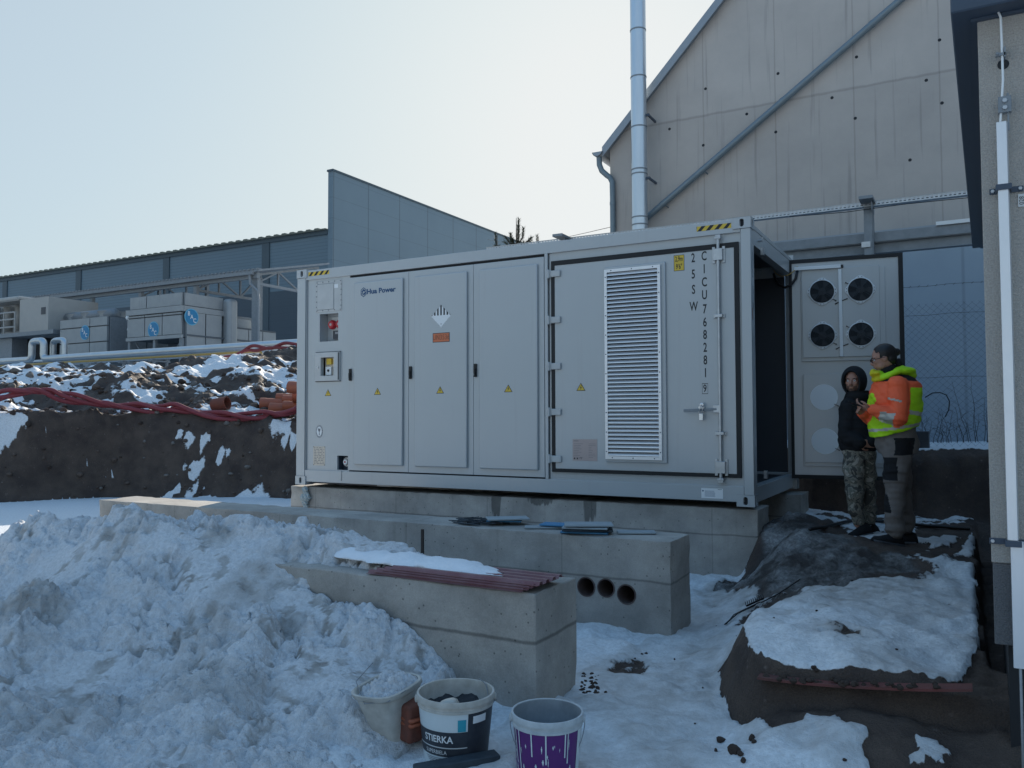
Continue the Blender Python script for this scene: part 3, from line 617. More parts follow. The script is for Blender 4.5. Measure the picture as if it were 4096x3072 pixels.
slab = (cells(wx*3.4+.6*wy, wy*4.2, 11)-.5)*.085*sst(.46, .56, fbm(HX*1.1+2, HY*1.3, 3, 123))+(cells(wx*9, wy*10, 12)-.5)*.035*sst(.45, .55, fbm(HX*1.9-4, HY*1.9, 3, 124))
HH = HH+lump*(1-.75*calm)+slab*(1-calm)*np.where(HH > .45, .5, 1)
# keep the concrete beam's top free right of the heap
onb = (HY > -4.385)*(HY < -3.84)
lim = np.interp(HX, [4.2, 4.4, 4.7, 4.95, 5.05], [.20, .085, .055, .03, -.4])+.25*(lump+.02); HH = np.where(onb, np.minimum(HH, lim), HH)
HH = np.where(onb*(HY < np.interp(HX, [3.9, 4.35, 4.6], [-4.4, -4.375, -4.25])), -.3, HH)
facez = np.interp(HX, [3.888, 4.128, 4.478, 4.934, 5.216, 5.384, 5.5], [-.038, -.119, -.192, -.273, -.393, -.493, -.72])+lump*.5
HH = np.where((HY > -4.75)*(HX > 3.95), np.minimum(HH, facez+.9*(-4.37-HY).clip(0)+.6*(onb*(HX < 5.1))), HH)
HH = np.where(HY > -3.84, np.minimum(HH, np.interp(HX, [3.3, 3.9], [.5, -.3])), HH)
hs = np.ones_like(HH); hm = .40*sst(.46, .66, fbm(HX*1.5, HY*1.5, 5, 111))+.03+.22*sst(-.15, .2, HH)*fbm(HX*4, HY*4, 3, 112)+.25*sst(.3, 0, worley(wx*9, wy*9, 8))*0
for (px, py, Yp, r, a) in ((560, 2140, -3.95, .13, 1.0), (500, 2200, -4.0, .16, .5), (880, 2190, -4.35, .10, .85), (120, 2560, -5.3, .17, .95), (230, 2500, -5.25, .12, .8), (1165, 2440, -4.65, .10, .95), (850, 2450, -4.85, .10, .55), (520, 2290, -4.6, .2, .45), (110, 2150, -4.1, .10, .7), (1130, 2190, -4.3, .2, .45), (1300, 2230, -4.3, .12, .5), (340, 2170, -4.1, .07, .6)):
    p = S(px, py, 'y', Yp); hm = np.maximum(hm, a*np.exp(-((HX-p[0])**2+(HY-p[1])**2)/(r*r))*(.55+.9*fbm(HX*9, HY*9, 3, 113)))
HH = np.where((HX > 5.62), -1.3, HH); HH = np.where((HX > 5.05)*(HY > -4.36), -1.3, HH)
det = (fbm(HX*14, HY*14, 5, 105, .6)-.5)
hm = np.maximum(hm, .62*sst(-.03, -.12, det)*sst(.40, .56, fbm(HX*2.6, HY*2.6, 3, 130)))  # pits greyed: gathered dirt plus crevice shade painted in for contrast
sh = grid_obj('snow_heap', hx, hy, HH, 'snow', {'snow': hs, 'mud': hm})
tag(sh, 'large lumpy heap of ploughed snow with grey dirt marks, banked against the near concrete beam', 'snow heap')
# smooth snow strip lying on the red sheets
mb = MB(); pa = [S(px, py, 'z', .02) for px, py in ((1310, 2196), (1400, 2217), (1480, 2232), (1570, 2242), (1665, 2252), (1760, 2262), (1850, 2272), (1940, 2286), (2020, 2303))]
pa = [(p[0], p[1], .006) for p in pa]; rs = [(.06, .03), (.12, .06), (.12, .058), (.13, .062), (.135, .06), (.13, .058), (.12, .05), (.10, .036), (.02, .01)]
pth = []; rr = []
for i in range(50):
    q = i/49*(len(pa)-1); k = min(int(q), len(pa)-2); f = q-k
    pth.append([pa[k][j]*(1-f)+pa[k+1][j]*f for j in range(3)]); w = 1+.05*math.sin(i*.9)+.05*math.sin(i*.37)
    rr.append(tuple((rs[k][j]*(1-f)+rs[k+1][j]*f)*w for j in range(2)))
mb.tube(pth, 0, 18, rs=rr, fr=(0, 1, 0))
sv = np.array(mb.v); nz_ = (fbm(sv[:, 0]*14, sv[:, 1]*14, 4, 190)-.5)*.03; mb.v = [(x, y+n_*.8, max(z+n_, .019)) for (x, y, z), n_ in zip(mb.v, nz_)]
tag(mb.build('snow_strip', 'purewhite', smooth=True), 'smooth white strip of snow lying on the red roofing sheets', 'snow')

# ------------------------------------------------------------------ concrete beams
def rough_box(x0, x1, y0, y1, z0, z1, name, m='conc', st=.09, amp=.006, holes=None):
    "a cast block with slightly worn faces and edges"
    import bmesh
    b = bmesh.new(); bmesh.ops.create_cube(b, size=1)
    for v in b.verts: v.co = Vector(((x0+x1)/2+v.co.x*(x1-x0), (y0+y1)/2+v.co.y*(y1-y0), (z0+z1)/2+v.co.z*(z1-z0)))
    for ax, lo, hi in ((0, x0, x1), (1, y0, y1), (2, z0, z1)):
        n = max(1, int((hi-lo)/st))
        for i in range(1, n):
            c = [0, 0, 0]; c[ax] = lo+(hi-lo)*i/n; nn = [0, 0, 0]; nn[ax] = 1
            bmesh.ops.bisect_plane(b, geom=b.verts[:]+b.edges[:]+b.faces[:], plane_co=c, plane_no=nn)
    for v in b.verts:
        e = [abs(v.co.x-x0) < 1e-4 or abs(v.co.x-x1) < 1e-4, abs(v.co.y-y0) < 1e-4 or abs(v.co.y-y1) < 1e-4, abs(v.co.z-z0) < 1e-4 or abs(v.co.z-z1) < 1e-4]
        if sum(e) >= 2:
            q = Vector(((x0+x1)/2, (y0+y1)/2, (z0+z1)/2))-v.co; q = Vector((math.copysign(1, q.x)*e[0], math.copysign(1, q.y)*e[1], math.copysign(1, q.z)*e[2]))
            v.co += q*random.random()**3*amp*1.6
        else:
            q = random.uniform(-1, 1)*amp*.12
            for k in range(3):
                if e[k]: v.co[k] += q
    mb = MB(); mb.v = [tuple(v.co) for v in b.verts]; b.verts.index_update(); mb.f = [tuple(v.index for v in f.verts) for f in b.faces]; mb.m = [0]*len(mb.f); b.free()
    return mb.build(name, m, bev=.006)
def concmat(base, name, xj, zj, off_x=0, wob=.02):
    m = base.copy(); m.name = name
    if xj: lines_x(m, 0, xj, .009, .78, off_x, .01)
    return m
def zline(m, z, w=.012, dark=.55, wob=.03, lower=1.0):
    "one horizontal cold joint at height z; the pour beneath it may be a shade darker"
    t = m.node_tree; N = t.nodes; L = t.links; b = N['Principled BSDF']; src = b.inputs['Base Color'].links[0].from_socket
    g = N.new('ShaderNodeNewGeometry'); sp = N.new('ShaderNodeSeparateXYZ'); L.new(g.outputs['Position'], sp.inputs[0])
    nz = N.new('ShaderNodeTexNoise'); nz.inputs['Scale'].default_value = 4; nz.inputs['Detail'].default_value = 5; L.new(g.outputs['Position'], nz.inputs[0])
    q = N.new('ShaderNodeMath'); q.operation = 'MULTIPLY_ADD'; q.inputs[1].default_value = wob; L.new(nz.outputs[0], q.inputs[0]); L.new(sp.outputs[2], q.inputs[2])
    a = N.new('ShaderNodeMath'); a.operation = 'SUBTRACT'; a.inputs[1].default_value = z+wob*.5; L.new(q.outputs[0], a.inputs[0])
    ab = N.new('ShaderNodeMath'); ab.operation = 'ABSOLUTE'; L.new(a.outputs[0], ab.inputs[0])
    r = N.new('ShaderNodeMapRange'); r.inputs[1].default_value = w*.3; r.inputs[2].default_value = w; r.inputs[3].default_value = dark; L.new(ab.outputs[0], r.inputs[0])
    r2 = N.new('ShaderNodeMapRange'); r2.inputs[1].default_value = -.01; r2.inputs[2].default_value = .01; r2.inputs[3].default_value = lower; L.new(a.outputs[0], r2.inputs[0])
    mu = N.new('ShaderNodeMath'); mu.operation = 'MULTIPLY'; L.new(r.outputs[0], mu.inputs[0]); L.new(r2.outputs[0], mu.inputs[1])
    v = N.new('ShaderNodeVectorMath'); v.operation = 'SCALE'; L.new(src, v.inputs[0]); L.new(mu.outputs[0], v.inputs[3]); L.new(v.outputs[0], b.inputs['Base Color']); return m
TOPZ = -.03
def pores(m):
    t = m.node_tree; N = t.nodes; L = t.links; b = N['Principled BSDF']; src = b.inputs['Base Color'].links[0].from_socket; g = N.new('ShaderNodeNewGeometry')
    v = N.new('ShaderNodeTexVoronoi'); v.inputs['Scale'].default_value = 17; L.new(g.outputs['Position'], v.inputs[0])
    r = N.new('ShaderNodeMapRange'); r.inputs[1].default_value = .07; r.inputs[2].default_value = .13; r.inputs[3].default_value = .42; L.new(v.outputs['Distance'], r.inputs[0])
    n = N.new('ShaderNodeTexNoise'); n.inputs['Scale'].default_value = 1.3; n.inputs['Detail'].default_value = 7; n.inputs['Roughness'].default_value = .7; L.new(g.outputs['Position'], n.inputs[0])
    r2 = N.new('ShaderNodeMapRange'); r2.inputs[1].default_value = .38; r2.inputs[2].default_value = .62; r2.inputs[3].default_value = .70; r2.inputs[4].default_value = 1.08; L.new(n.outputs[0], r2.inputs[0])
    q = N.new('ShaderNodeMath'); q.operation = 'MULTIPLY'; L.new(r.outputs[0], q.inputs[0]); L.new(r2.outputs[0], q.inputs[1])
    w = N.new('ShaderNodeVectorMath'); w.operation = 'SCALE'; L.new(src, w.inputs[0]); L.new(q.outputs[0], w.inputs[3]); L.new(w.outputs[0], b.inputs['Base Color'])
    return m
pores(M['conc'])
cm1 = zline(concmat(M['conc'], 'concrete_near', 0, 0), -.29, .014, .5)
cm2 = zline(concmat(M['conc'], 'concrete_mid', 1.52, 0, .52), -.34, .012, .6)
cm3 = zline(concmat(M['conc'], 'concrete_footing', 1.33, 0, .3), -.30, .012, .6)
nb = rough_box(2.3, 5.902, -4.372, -3.855, -1.1, TOPZ, 'concrete_beam', cm1)
tag(nb, 'nearest concrete beam, half buried in the snow heap, red sheets lying on its top', 'concrete beam')
# middle beam with three duct holes bored through
mbm = rough_box(-.76, 5.966, -2.33, -1.845, -1.1, TOPZ, 'concrete_beam', cm2)
tag(mbm, 'long middle concrete beam with three round duct holes near its right end', 'concrete beam')
holes = []
for (px, py, rp) in ((2345, 2347, 36), (2424, 2352, 35), (2506, 2378, 38)):
    c = S(px, py, 'y', -2.33); r = (S(px+rp, py, 'y', -2.33)-c)[0]; holes.append((c, r))
mc = MB()
for c, r in holes: mc.tube([(c[0], -2.5, c[2]), (c[0], -1.7, c[2])], r, 32)
cut = mc.build('hole_cutter', 'conc'); bo = mbm.modifiers.new('holes', 'BOOLEAN'); bo.object = cut; bo.solver = 'EXACT'; bo.operation = 'DIFFERENCE'
mbm.modifiers.move(1, 0)
bpy.context.view_layer.update(); dg = bpy.context.evaluated_depsgraph_get(); nm = D.meshes.new_from_object(mbm.evaluated_get(dg)); mbm.modifiers.clear(); mbm.data = nm; D.objects.remove(cut)
for c, r in holes:
    mb = MB(); mb.lathe((c[0], -2.336, c[2]), [(r*.90, 0), (r*.995, 0), (r*.995, .47), (r*.90, .47), (r*.90, 0)], 32, (0, 1, 0))
    mb.mi = 1; mb.lathe((c[0], -2.0, c[2]), [(r*.9, 0), (0.001, .004)], 32, (0, 1, 0))
    mb.build('duct_sleeve', ['pvcin', 'dark'], mbm, smooth=False)
def stain(m, x0, w, zt, zb):
    "a wet run-down mark of its own shape on the face"
    t = m.node_tree; N = t.nodes; L = t.links; b = N['Principled BSDF']; src = b.inputs['Base Color'].links[0].from_socket
    g = N.new('ShaderNodeNewGeometry'); sp = N.new('ShaderNodeSeparateXYZ'); L.new(g.outputs['Position'], sp.inputs[0])
    mp = N.new('ShaderNodeMapping'); mp.inputs[3].default_value = (28, 28, 3); L.new(g.outputs['Position'], mp.inputs[0])
    nz = N.new('ShaderNodeTexNoise'); nz.inputs['Scale'].default_value = 1; nz.inputs['Detail'].default_value = 3; L.new(mp.outputs[0], nz.inputs[0])
    def mth(op, a, b_=None, c=None):
        q = N.new('ShaderNodeMath'); q.operation = op
        for i, v in enumerate((a, b_, c)):
            if v is None: continue
            if isinstance(v, (int, float)): q.inputs[i].default_value = v
            else: L.new(v, q.inputs[i])
        return q.outputs[0]
    dx = mth('DIVIDE', mth('ABSOLUTE', mth('SUBTRACT', sp.outputs[0], x0)), w)
    dz = mth('DIVIDE', mth('SUBTRACT', zt, sp.outputs[2]), zt-zb)
    k = mth('ADD', mth('MULTIPLY', mth('POWER', dx, 4.0), .5), mth('MULTIPLY', mth('POWER', mth('ABSOLUTE', dz), 3.0), .5)); k = mth('MULTIPLY_ADD', nz.outputs[0], 1.6, mth('SUBTRACT', k, .8))
    r = N.new('ShaderNodeMapRange'); r.inputs[1].default_value = .35; r.inputs[2].default_value = .6; r.inputs[3].default_value = .42; L.new(k, r.inputs[0])
    v = N.new('ShaderNodeVectorMath'); v.operation = 'SCALE'; L.new(src, v.inputs[0]); L.new(r.outputs[0], v.inputs[3]); L.new(v.outputs[0], b.inputs['Base Color'])
for px, w_ in ((1985, .07), (2358, .075)): stain(cm3, float(S(px, 2010, 'y', .07)[0]), w_, -.0, -.27)
stain(cm3, float(S(2160, 2000, 'y', .07)[0]), .16, .0, -.10)
fb = rough_box(-.156, 6.075, .07, .58, -1.1, TOPZ, 'concrete_beam', cm3)
tag(fb, 'concrete footing beam carrying the front edge of the grey container', 'concrete beam')
fb2 = rough_box(-.156, 6.175, 1.92, 2.41, -1.1, TOPZ, 'concrete_beam', cm3)
tag(fb2, 'concrete footing under the rear edge of the container, its end showing beside the open door', 'concrete beam')

# ------------------------------------------------------------------ container
CL, CH, CD = 6.058, 2.896, 2.438
ct = thing('storage_container', 'large light grey container with a louvred side door, open at its right end', 'container', (3.03, 1.22, 0))
def frontq(mb, x0, x1, z0, z1, y): mb.add([(x0, y, z0), (x1, y, z0), (x1, y, z1), (x0, y, z1)], [(0, 1, 2, 3)])
mb = MB()      # frame
for x0, x1 in ((0, .150), (5.955, CL-.003)):
    mb.box(x0+.004, x1, .004, .15, .118, 2.778); mb.box(x0+.004, x1, CD-.15, CD-.004, .118, 2.778)
mb.box(.150, 5.955, .012, .12, 2.748, 2.876); mb.box(.150, 5.955, CD-.12, CD-.012, 2.748, 2.876)
mb.box(.150, 5.955, .012, .14, .045, .200); mb.box(.150, 5.955, CD-.14, CD-.012, .045, .200)
mb.box(.01, .12, .15, CD-.15, 2.70, 2.86); mb.box(.01, .14, .15, CD-.15, .03, .20)
mb.box(5.95, 6.045, .15, CD-.15, 2.64, 2.80); mb.box(5.92, 6.02, .15, CD-.15, .02, .18)
mb.box(5.99, 6.05, .15, CD-.15, 2.80, 2.845)
mb.box(.160, .166, .012, .045, .2, 2.748)
mb.box(3.752, 3.79, .010, .05, .2, 2.748)
autosmooth(mb.build('frame', 'paint', ct, bev=.006, seg=2))
mb = MB(); mb.box(.12, 5.95, .12, CD-.12, 2.83, 2.868); mb.build('roof_panel', 'paint', ct)
mb = MB(); mb.box(.15, 5.93, .14, CD-.14, .10, .17); mb.build('floor', 'dark', ct)  # floor coloured dark to stand in for the shade inside
mb = MB(); mb.box(4.9, 5.94, CD-.083, CD-.076, .2, 2.64); mb.box(5.31, 5.94, .16, .17, .2, 2.64); mb.box(4.9, 5.94, .3, CD-.2, 2.76, 2.77); mb.build('inner_shade_panel', 'innershade', ct)  # added dark sheets: shade of the container's inside put into their colour
mb = MB(); mb.box(.15, 5.93, CD-.075, CD-.04, .2, 2.748); mb.build('rear_wall', 'paint', ct)
mb = MB(); mb.box(.03, .065, .15, CD-.15, .2, 2.70); mb.build('end_wall', 'paint', ct)
mb = MB()
for i in range(26): mb.box(.02, .031, .20+i*.08, .24+i*.08, .24, 2.66)
mb.build('corrugation', 'paint', ct)
def casting(x0, y0, z0, sx, sy):
    "corner casting with oval holes on its outer faces; x0,y0 = outer corner"
    mb = MB(); lx, ly, lz = .178, .162, .118
    xa, xb = sorted((x0, x0+sx*lx)); ya, yb = sorted((y0, y0+sy*ly))
    def plate(o, u, v, w, h, n, hw, hh):
        o, u, v, n = Vector(o), Vector(u), Vector(v), Vector(n); k = 32; out = []; inn = []
        for i in range(k):
            a = 2*math.pi*i/k; c, s_ = math.cos(a), math.sin(a)
            q = 1/max(abs(c)/(w/2), abs(s_)/(h/2)); out.append(o+u*c*q+v*s_*q)
            ex, ez = hw/2, hh/2; dx, dz = c*ex, s_*ex
            dz = s_*ex+math.copysign(max(0, ez-ex), s_) if abs(s_) > 1e-6 else 0
            inn.append(o+u*dx+v*dz)
        dp = [p-n*.03 for p in inn]
        mb.add(out+inn+dp, [(i, (i+1) % k, k+(i+1) % k, k+i) for i in range(k)]+[(k+i, k+(i+1) % k, 2*k+(i+1) % k, 2*k+i) for i in range(k)])
        mb.mi = 1; mb.add(dp, [tuple(range(k))]); mb.mi = 0
        q = [o+u*w/2*a+v*h/2*b for a, b in ((-1, -1), (1, -1), (1, 1), (-1, 1))]
    cx, cy, cz = (xa+xb)/2, (ya+yb)/2, z0+lz/2
    plate((cx, y0, cz), (1, 0, 0), (0, 0, 1), lx, lz, (0, -sy, 0), .045, .08)
    plate((x0, cy, cz), (0, 1, 0), (0, 0, 1), ly, lz, (-sx, 0, 0), .045, .08)
    mb.box(xa, xb, ya, yb, z0, z0+.002); mb.box(xa, xb, ya, yb, z0+lz-.002, z0+lz)
    xi = x0+sx*lx; yi = y0+sy*ly
    mb.add([(xi, ya, z0), (xi, yb, z0), (xi, yb, z0+lz), (xi, ya, z0+lz)], [(0, 1, 2, 3)]); mb.add([(xa, yi, z0), (xb, yi, z0), (xb, yi, z0+lz), (xa, yi, z0+lz)], [(0, 1, 2, 3)])
    return mb.build('corner_casting', ['paint', 'dark'], ct)
for x0, sx in ((-.003, 1), (CL+.003, -1)):
    for y0, sy in ((-.003, 1), (CD+.003, -1)):
        for z0 in (0, CH-.118): casting(x0, y0, z0, sx, sy)
# left service panel
mb = MB(); Y0 = .034
def holed(mb, x0, x1, z0, z1, y, th, hs):
    "panel x0..x1,z0..z1 with rectangular openings hs, built of butted pieces"
    xs = sorted({x0, x1, *[h[0] for h in hs], *[h[1] for h in hs]}); zs = sorted({z0, z1, *[h[2] for h in hs], *[h[3] for h in hs]})
    ix = {v: i for i, v in enumerate(xs)}; iz = {v: i for i, v in enumerate(zs)}
    vs = [(x, yy, z) for yy in (y, y+th) for z in zs for x in xs]; nx, nz = len(xs), len(zs); fs = []
    idx = lambda i, j, k: k*nx*nz+j*nx+i
    open_ = lambda i, j: i < 0 or j < 0 or i >= nx-1 or j >= nz-1 or any(h[0] <= (xs[i]+xs[i+1])/2 <= h[1] and h[2] <= (zs[j]+zs[j+1])/2 <= h[3] for h in hs)
    for i in range(nx-1):
        for j in range(nz-1):
            if open_(i, j): continue
            fs += [(idx(i, j, 0), idx(i+1, j, 0), idx(i+1, j+1, 0), idx(i, j+1, 0)), (idx(i, j, 1), idx(i, j+1, 1), idx(i+1, j+1, 1), idx(i+1, j, 1))]
            if open_(i-1, j): fs.append((idx(i, j, 0), idx(i, j+1, 0), idx(i, j+1, 1), idx(i, j, 1)))
            if open_(i+1, j): fs.append((idx(i+1, j, 0), idx(i+1, j, 1), idx(i+1, j+1, 1), idx(i+1, j+1, 0)))
            if open_(i, j-1): fs.append((idx(i, j, 0), idx(i, j, 1), idx(i+1, j, 1), idx(i+1, j, 0)))
            if open_(i, j+1): fs.append((idx(i, j+1, 0), idx(i+1, j+1, 0), idx(i+1, j+1, 1), idx(i, j+1, 1)))
    mb.add(vs, fs)
holed(mb, .17, .895, .2, 2.748, Y0, .03, [(.38, .70, 1.905, 2.274), (.426, .647, 1.448, 1.691), (.695, .875, .214, .399)])
mb.build('service_panel', 'paint', ct)
# vent hatch
mb = MB(); mb.box(.318, .762, Y0-.007, Y0, 2.301, 2.714)
ha = mb.build('vent_hatch', 'paint2', ct, bev=.003)
mb = MB(); mb.box(.343, .627, Y0-.013, Y0-.007, 2.332, 2.672); mb.build('hatch_flap', 'paint2', ha, bev=.002)
mb = MB(); mb.mi = 0
for a, b, c, d in ((.337, .633, 2.672, 2.678), (.337, .633, 2.326, 2.332), (.337, .343, 2.332, 2.672), (.627, .633, 2.332, 2.672)): mb.box(a, b, Y0-.0085, Y0-.007, c, d)
for i in range(5):
    for z in (2.318, 2.697): mb.tube([(.335+i*.102, Y0-.007, z), (.335+i*.102, Y0-.013, z)], .008, 8)
for i in range(5):
    for x in (.328, .752): mb.tube([(x, Y0-.007, 2.37+i*.07), (x, Y0-.013, 2.37+i*.07)], .008, 8)
mb.build('bolts_and_gap', 'galvd', ha)
mb = MB(); mb.box(.635, .700, Y0-.0085, Y0-.007, 2.605, 2.655); mb.build('sticker', 'whitefilm', ha)
# siren window
mb = MB(); mb.box(.37, .71, Y0+.16, Y0+.165, 1.89, 2.29); mb.box(.372, .376, Y0+.031, Y0+.16, 1.895, 2.28); mb.box(.704, .708, Y0+.031, Y0+.16, 1.895, 2.28); mb.box(.376, .704, Y0+.031, Y0+.16, 1.895, 1.899); mb.box(.376, .704, Y0+.031, Y0+.16, 2.278, 2.282)
nic = mb.build('siren_niche', 'paint', ct)
mb = MB(); mb.mi = 0; mb.box(.50, .72, Y0+.11, Y0+.155, 1.94, 2.235); mb.mi = 2; mb.box(.52, .70, Y0+.10, Y0+.11, 1.945, 2.055); mb.mi = 3; mb.text('FIRE', .03, (.60, Y0+.099, 2.02), wscale=.9)
mb.mi = 1; mb.lathe((.52, Y0+.11, 2.135), [(.062, 0), (.062, .03), (.045, .055), (.0, .06)], 24, (0, -1, 0)); mb.lathe((.66, Y0+.10, 2.135), [(.066, 0), (.066, .02), (.05, .05), (.0, .056)], 24, (0, -1, 0))
mb.mi = 4; mb.lathe((.52, Y0+.052, 2.135), [(.02, 0), (.0, .003)], 16, (0, -1, 0)); mb.lathe((.66, Y0+.046, 2.135), [(.02, 0), (.0, .003)], 16, (0, -1, 0))
mb.build('alarm_siren', ['paint2', 'red', 'rack', 'whitefilm', 'platepink'], nic)
# small meter box
mb = MB(); holed(mb, .326, .747, 1.379, 1.758, Y0-.030, .030, [(.426, .647, 1.448, 1.691)])
bx = mb.build('meter_box_door', 'paint2', ct, bev=.003)
mb = MB(); mb.box(.722, .745, Y0-.0315, Y0-.030, 1.39, 1.75); mb.box(.320, .326, Y0-.012, Y0, 1.372, 1.765); mb.box(.320, .753, Y0-.006, Y0, 1.758, 1.768); mb.box(.320, .753, Y0-.006, Y0, 1.369, 1.379)
mb.build('door_gap', 'rack', bx)
mb = MB(); mb.tube([(.386, Y0-.03, 1.56), (.386, Y0-.042, 1.56)], .011, 12); mb.build('lock', 'chrome', bx)
mb = MB(); mb.box(.426, .647, Y0+.06, Y0+.065, 1.448, 1.691); mb.mi = 1; mb.box(.475, .555, Y0+.03, Y0+.06, 1.60, 1.68); mb.box(.59, .65, Y0+.03, Y0+.06, 1.60, 1.68); mb.mi = 2; mb.box(.46, .555, Y0+.03, Y0+.06, 1.46, 1.57); mb.mi = 3; mb.tube([(.51, Y0+.03, 1.52), (.51, Y0+.02, 1.52)], .016, 12); mb.tube([(.61, Y0+.06, 1.52), (.61, Y0+.03, 1.52)], .015, 12)
mb.build('switches', ['platebeige', 'yellow', 'whitefilm', 'ink'], bx)
# gauge niche
mb = MB(); mb.box(.690, .880, Y0+.12, Y0+.125, .205, .405); mb.box(.691, .695, Y0+.031, Y0+.12, .21, .4); mb.box(.875, .879, Y0+.031, Y0+.12, .21, .4)
gn = mb.build('connector_niche', 'anth', ct)
mb = MB(); c = (.795, Y0+.12, .315); mb.lathe(c, [(.058, 0), (.058, .05), (.05, .05), (.05, .035), (.0, .035)], 28, (0, -1, 0)); mb.mi = 1; mb.lathe((.79, Y0+.075, .315), [(.038, 0), (.034, .03), (.012, .034)], 24, (0, -1, 0)); mb.mi = 2; mb.lathe((.79, Y0+.04, .315), [(.013, 0), (.0, .006)], 14, (0, -1, 0))
mb.build('hose_coupling', ['galv', 'whitefilm', 'red'], gn)
mb = MB(); mb.tube([(.792, .008, .205), (.791, .006, .12), (.788, .005, .09), (.790, .003, .078), (.797, .003, .076)], .003, 8); mb.build('hook', 'galvd', gn)
# narrow doors
for (x0, x1, px0, px1, hx_) in ((.905, 1.857, 1.012, 1.785, .94), (1.861, 2.803, 1.966, 2.730, 1.897), (2.807, 3.745, 2.900, 3.674, 2.84)):
    mb = MB(); mb.box(x0, x1, .010, .05, .2165, 2.7145); dr = mb.build('door', 'paint', ct, bev=.004, seg=2)
    mb = MB(); mb.box(px0, px1, -.022, .010, .296, 2.636); autosmooth(mb.build('raised_panel', 'paint', dr, bev=.012, seg=3))
    mb = MB(); mb.box(hx_-.020, hx_+.016, -.016, .010, 1.371, 1.526); mb.box(hx_-.012, hx_+.010, -.032, -.016, 1.385, 1.470); mb.mi = 1; mb.tube([(hx_-.008, -.016, 1.40), (hx_-.008, -.034, 1.40)], .008, 10)
    mb.build('handle', ['black', 'chrome'], dr, bev=.004)
mb = MB(); mb.box(.897, 3.75, .052, .06, .2, 2.748); mb.build('door_recess', 'dark', ct)
# stickers --------------------------------------------------------
def zap(mb, cx, cz, y, k=1.0):
    "yellow warning triangle with a bolt"
    h = .088*k; w = .111*k; p = [(cx-w/2, y, cz-h*.45), (cx+w/2, y, cz-h*.45), (cx, y, cz+h*.55)]
    mb.mi = 1; mb.prism(p, (0, -.001, 0)); s_ = .80; g0 = (cx, cz-h*.12)
    mb.mi = 0; mb.prism([(g0[0]+(a-g0[0])*s_, y-.001, g0[1]+(c-g0[1])*s_) for a, _, c in p], (0, -.0008, 0))
    mb.mi = 1; q = [(.008, .030), (-.012, -.002), (-.001, .0), (-.007, -.026), (.011, .006), (.001, .006), (.012, .03)]
    mb.prism([(cx+a*k, y-.0018, cz-.004*k+b*k) for a, b in q], (0, -.0008, 0))
for (x, z, y) in ((.532, 1.222, Y0), (1.40, 1.222, -.022), (2.352, 1.222, -.022), (3.296, 1.222, -.022)):
    mb = MB(); zap(mb, x, z, y); mb.build('warning_triangle', ['yellow', 'ink'], ct, rec=False)
mb = MB(); y = -.0222
mb.text('Hua Power', .062, (1.449, y, 2.502), wscale=1.13, off=.05)
def ringpoly(mb, pts, k, y, th=.0012):
    n = len(pts); cx = sum(p[0] for p in pts)/n; cz = sum(p[1] for p in pts)/n
    a = [(p[0], y-th, p[1]) for p in pts]; b = [(cx+(p[0]-cx)*k, y-th, cz+(p[1]-cz)*k) for p in pts]
    mb.add(a+b, [(i, (i+1) % n, n+(i+1) % n, n+i) for i in range(n)])
cx, cz = 1.170, 2.502; hexa = [(cx+.053*math.sin(i*math.pi/3), cz+.064*math.cos(i*math.pi/3)) for i in range(6)]
ringpoly(mb, hexa, .82, y)
for q in ([(-.034, .012), (0, .042), (.034, .020), (.014, .006), (-.002, .016), (-.016, .002), (-.004, -.014), (-.022, -.012)], [(.036, .010), (.036, -.018), (.014, -.034), (-.006, -.038), (-.006, -.018), (.010, -.008)], [(-.036, -.018), (-.016, -.034), (-.016, -.020), (-.026, -.008)]):
    mb.add([(cx+a, y-.0012, cz+b) for a, b in q], [tuple(range(len(q)))])
mb.build('logo', 'inkblue', ct, rec=False)
mb = MB(); cx, cz = 2.3655, 2.118; hw, hh = .1465, .142
mb.prism([(cx-hw, y, cz), (cx, y, cz-hh), (cx+hw, y, cz), (cx, y, cz+hh)], (0, -.001, 0)); mb.mi = 1; base = cz+.012
for k in (-3, -2, -1, 0, 1, 2, 3):
    xa, xb = cx+k*.0455-.011, cx+k*.0455+.011; xa = max(xa, cx-hw*.985); xb = min(xb, cx+hw*.985)
    top = lambda q: cz+hh*(1-abs(q-cx)/hw)-.001
    pts = [(xa, base), (xb, base)]+([(xb, max(base+.001, top(xb))), (cx, top(cx)), (xa, max(base+.001, top(xa)))] if xa < cx < xb else [(xb, max(base+.001, top(xb))), (xa, max(base+.001, top(xa)))])
    mb.add([(a, y-.0014, b) for a, b in pts], [tuple(range(len(pts)))])
ringpoly(mb, [(cx-hw*.97, cz), (cx, cz-hh*.97), (cx+hw*.97, cz), (cx, cz+hh*.97)], .975, y, .0013)
mb.mi = 2; mb.text('9', .026, (cx, y, cz-.098), wscale=.9, th=.0015)
mb.build('hazard_diamond', ['whitefilm', 'ink', 'inkgrey'], ct, rec=False)
mb = MB(); mb.mi = 1; mb.box(2.244, 2.490, -.0232, -.0222, 1.803, 1.917); mb.mi = 0; mb.box(2.251, 2.483, -.024, -.0232, 1.810, 1.910); mb.mi = 2; mb.text('UN3536', .062, (2.367, -.024, 1.860), wscale=.80); mb.build('un_number_plate', ['orange', 'ink', 'inkbrown'], ct)
mb = MB(); mb.mi = 1; c = (.385, Y0, .712); mb.lathe(c, [(.060, 0), (.060, .001), (.0, .001)], 36, (0, -1, 0), (.86, 1.32)) if 0 else None
def oval(mb, cx, cz, y, rx, rz, n=36): mb.add([(cx+rx*math.cos(2*math.pi*i/n), y, cz+rz*math.sin(2*math.pi*i/n)) for i in range(n)], [tuple(range(n))])
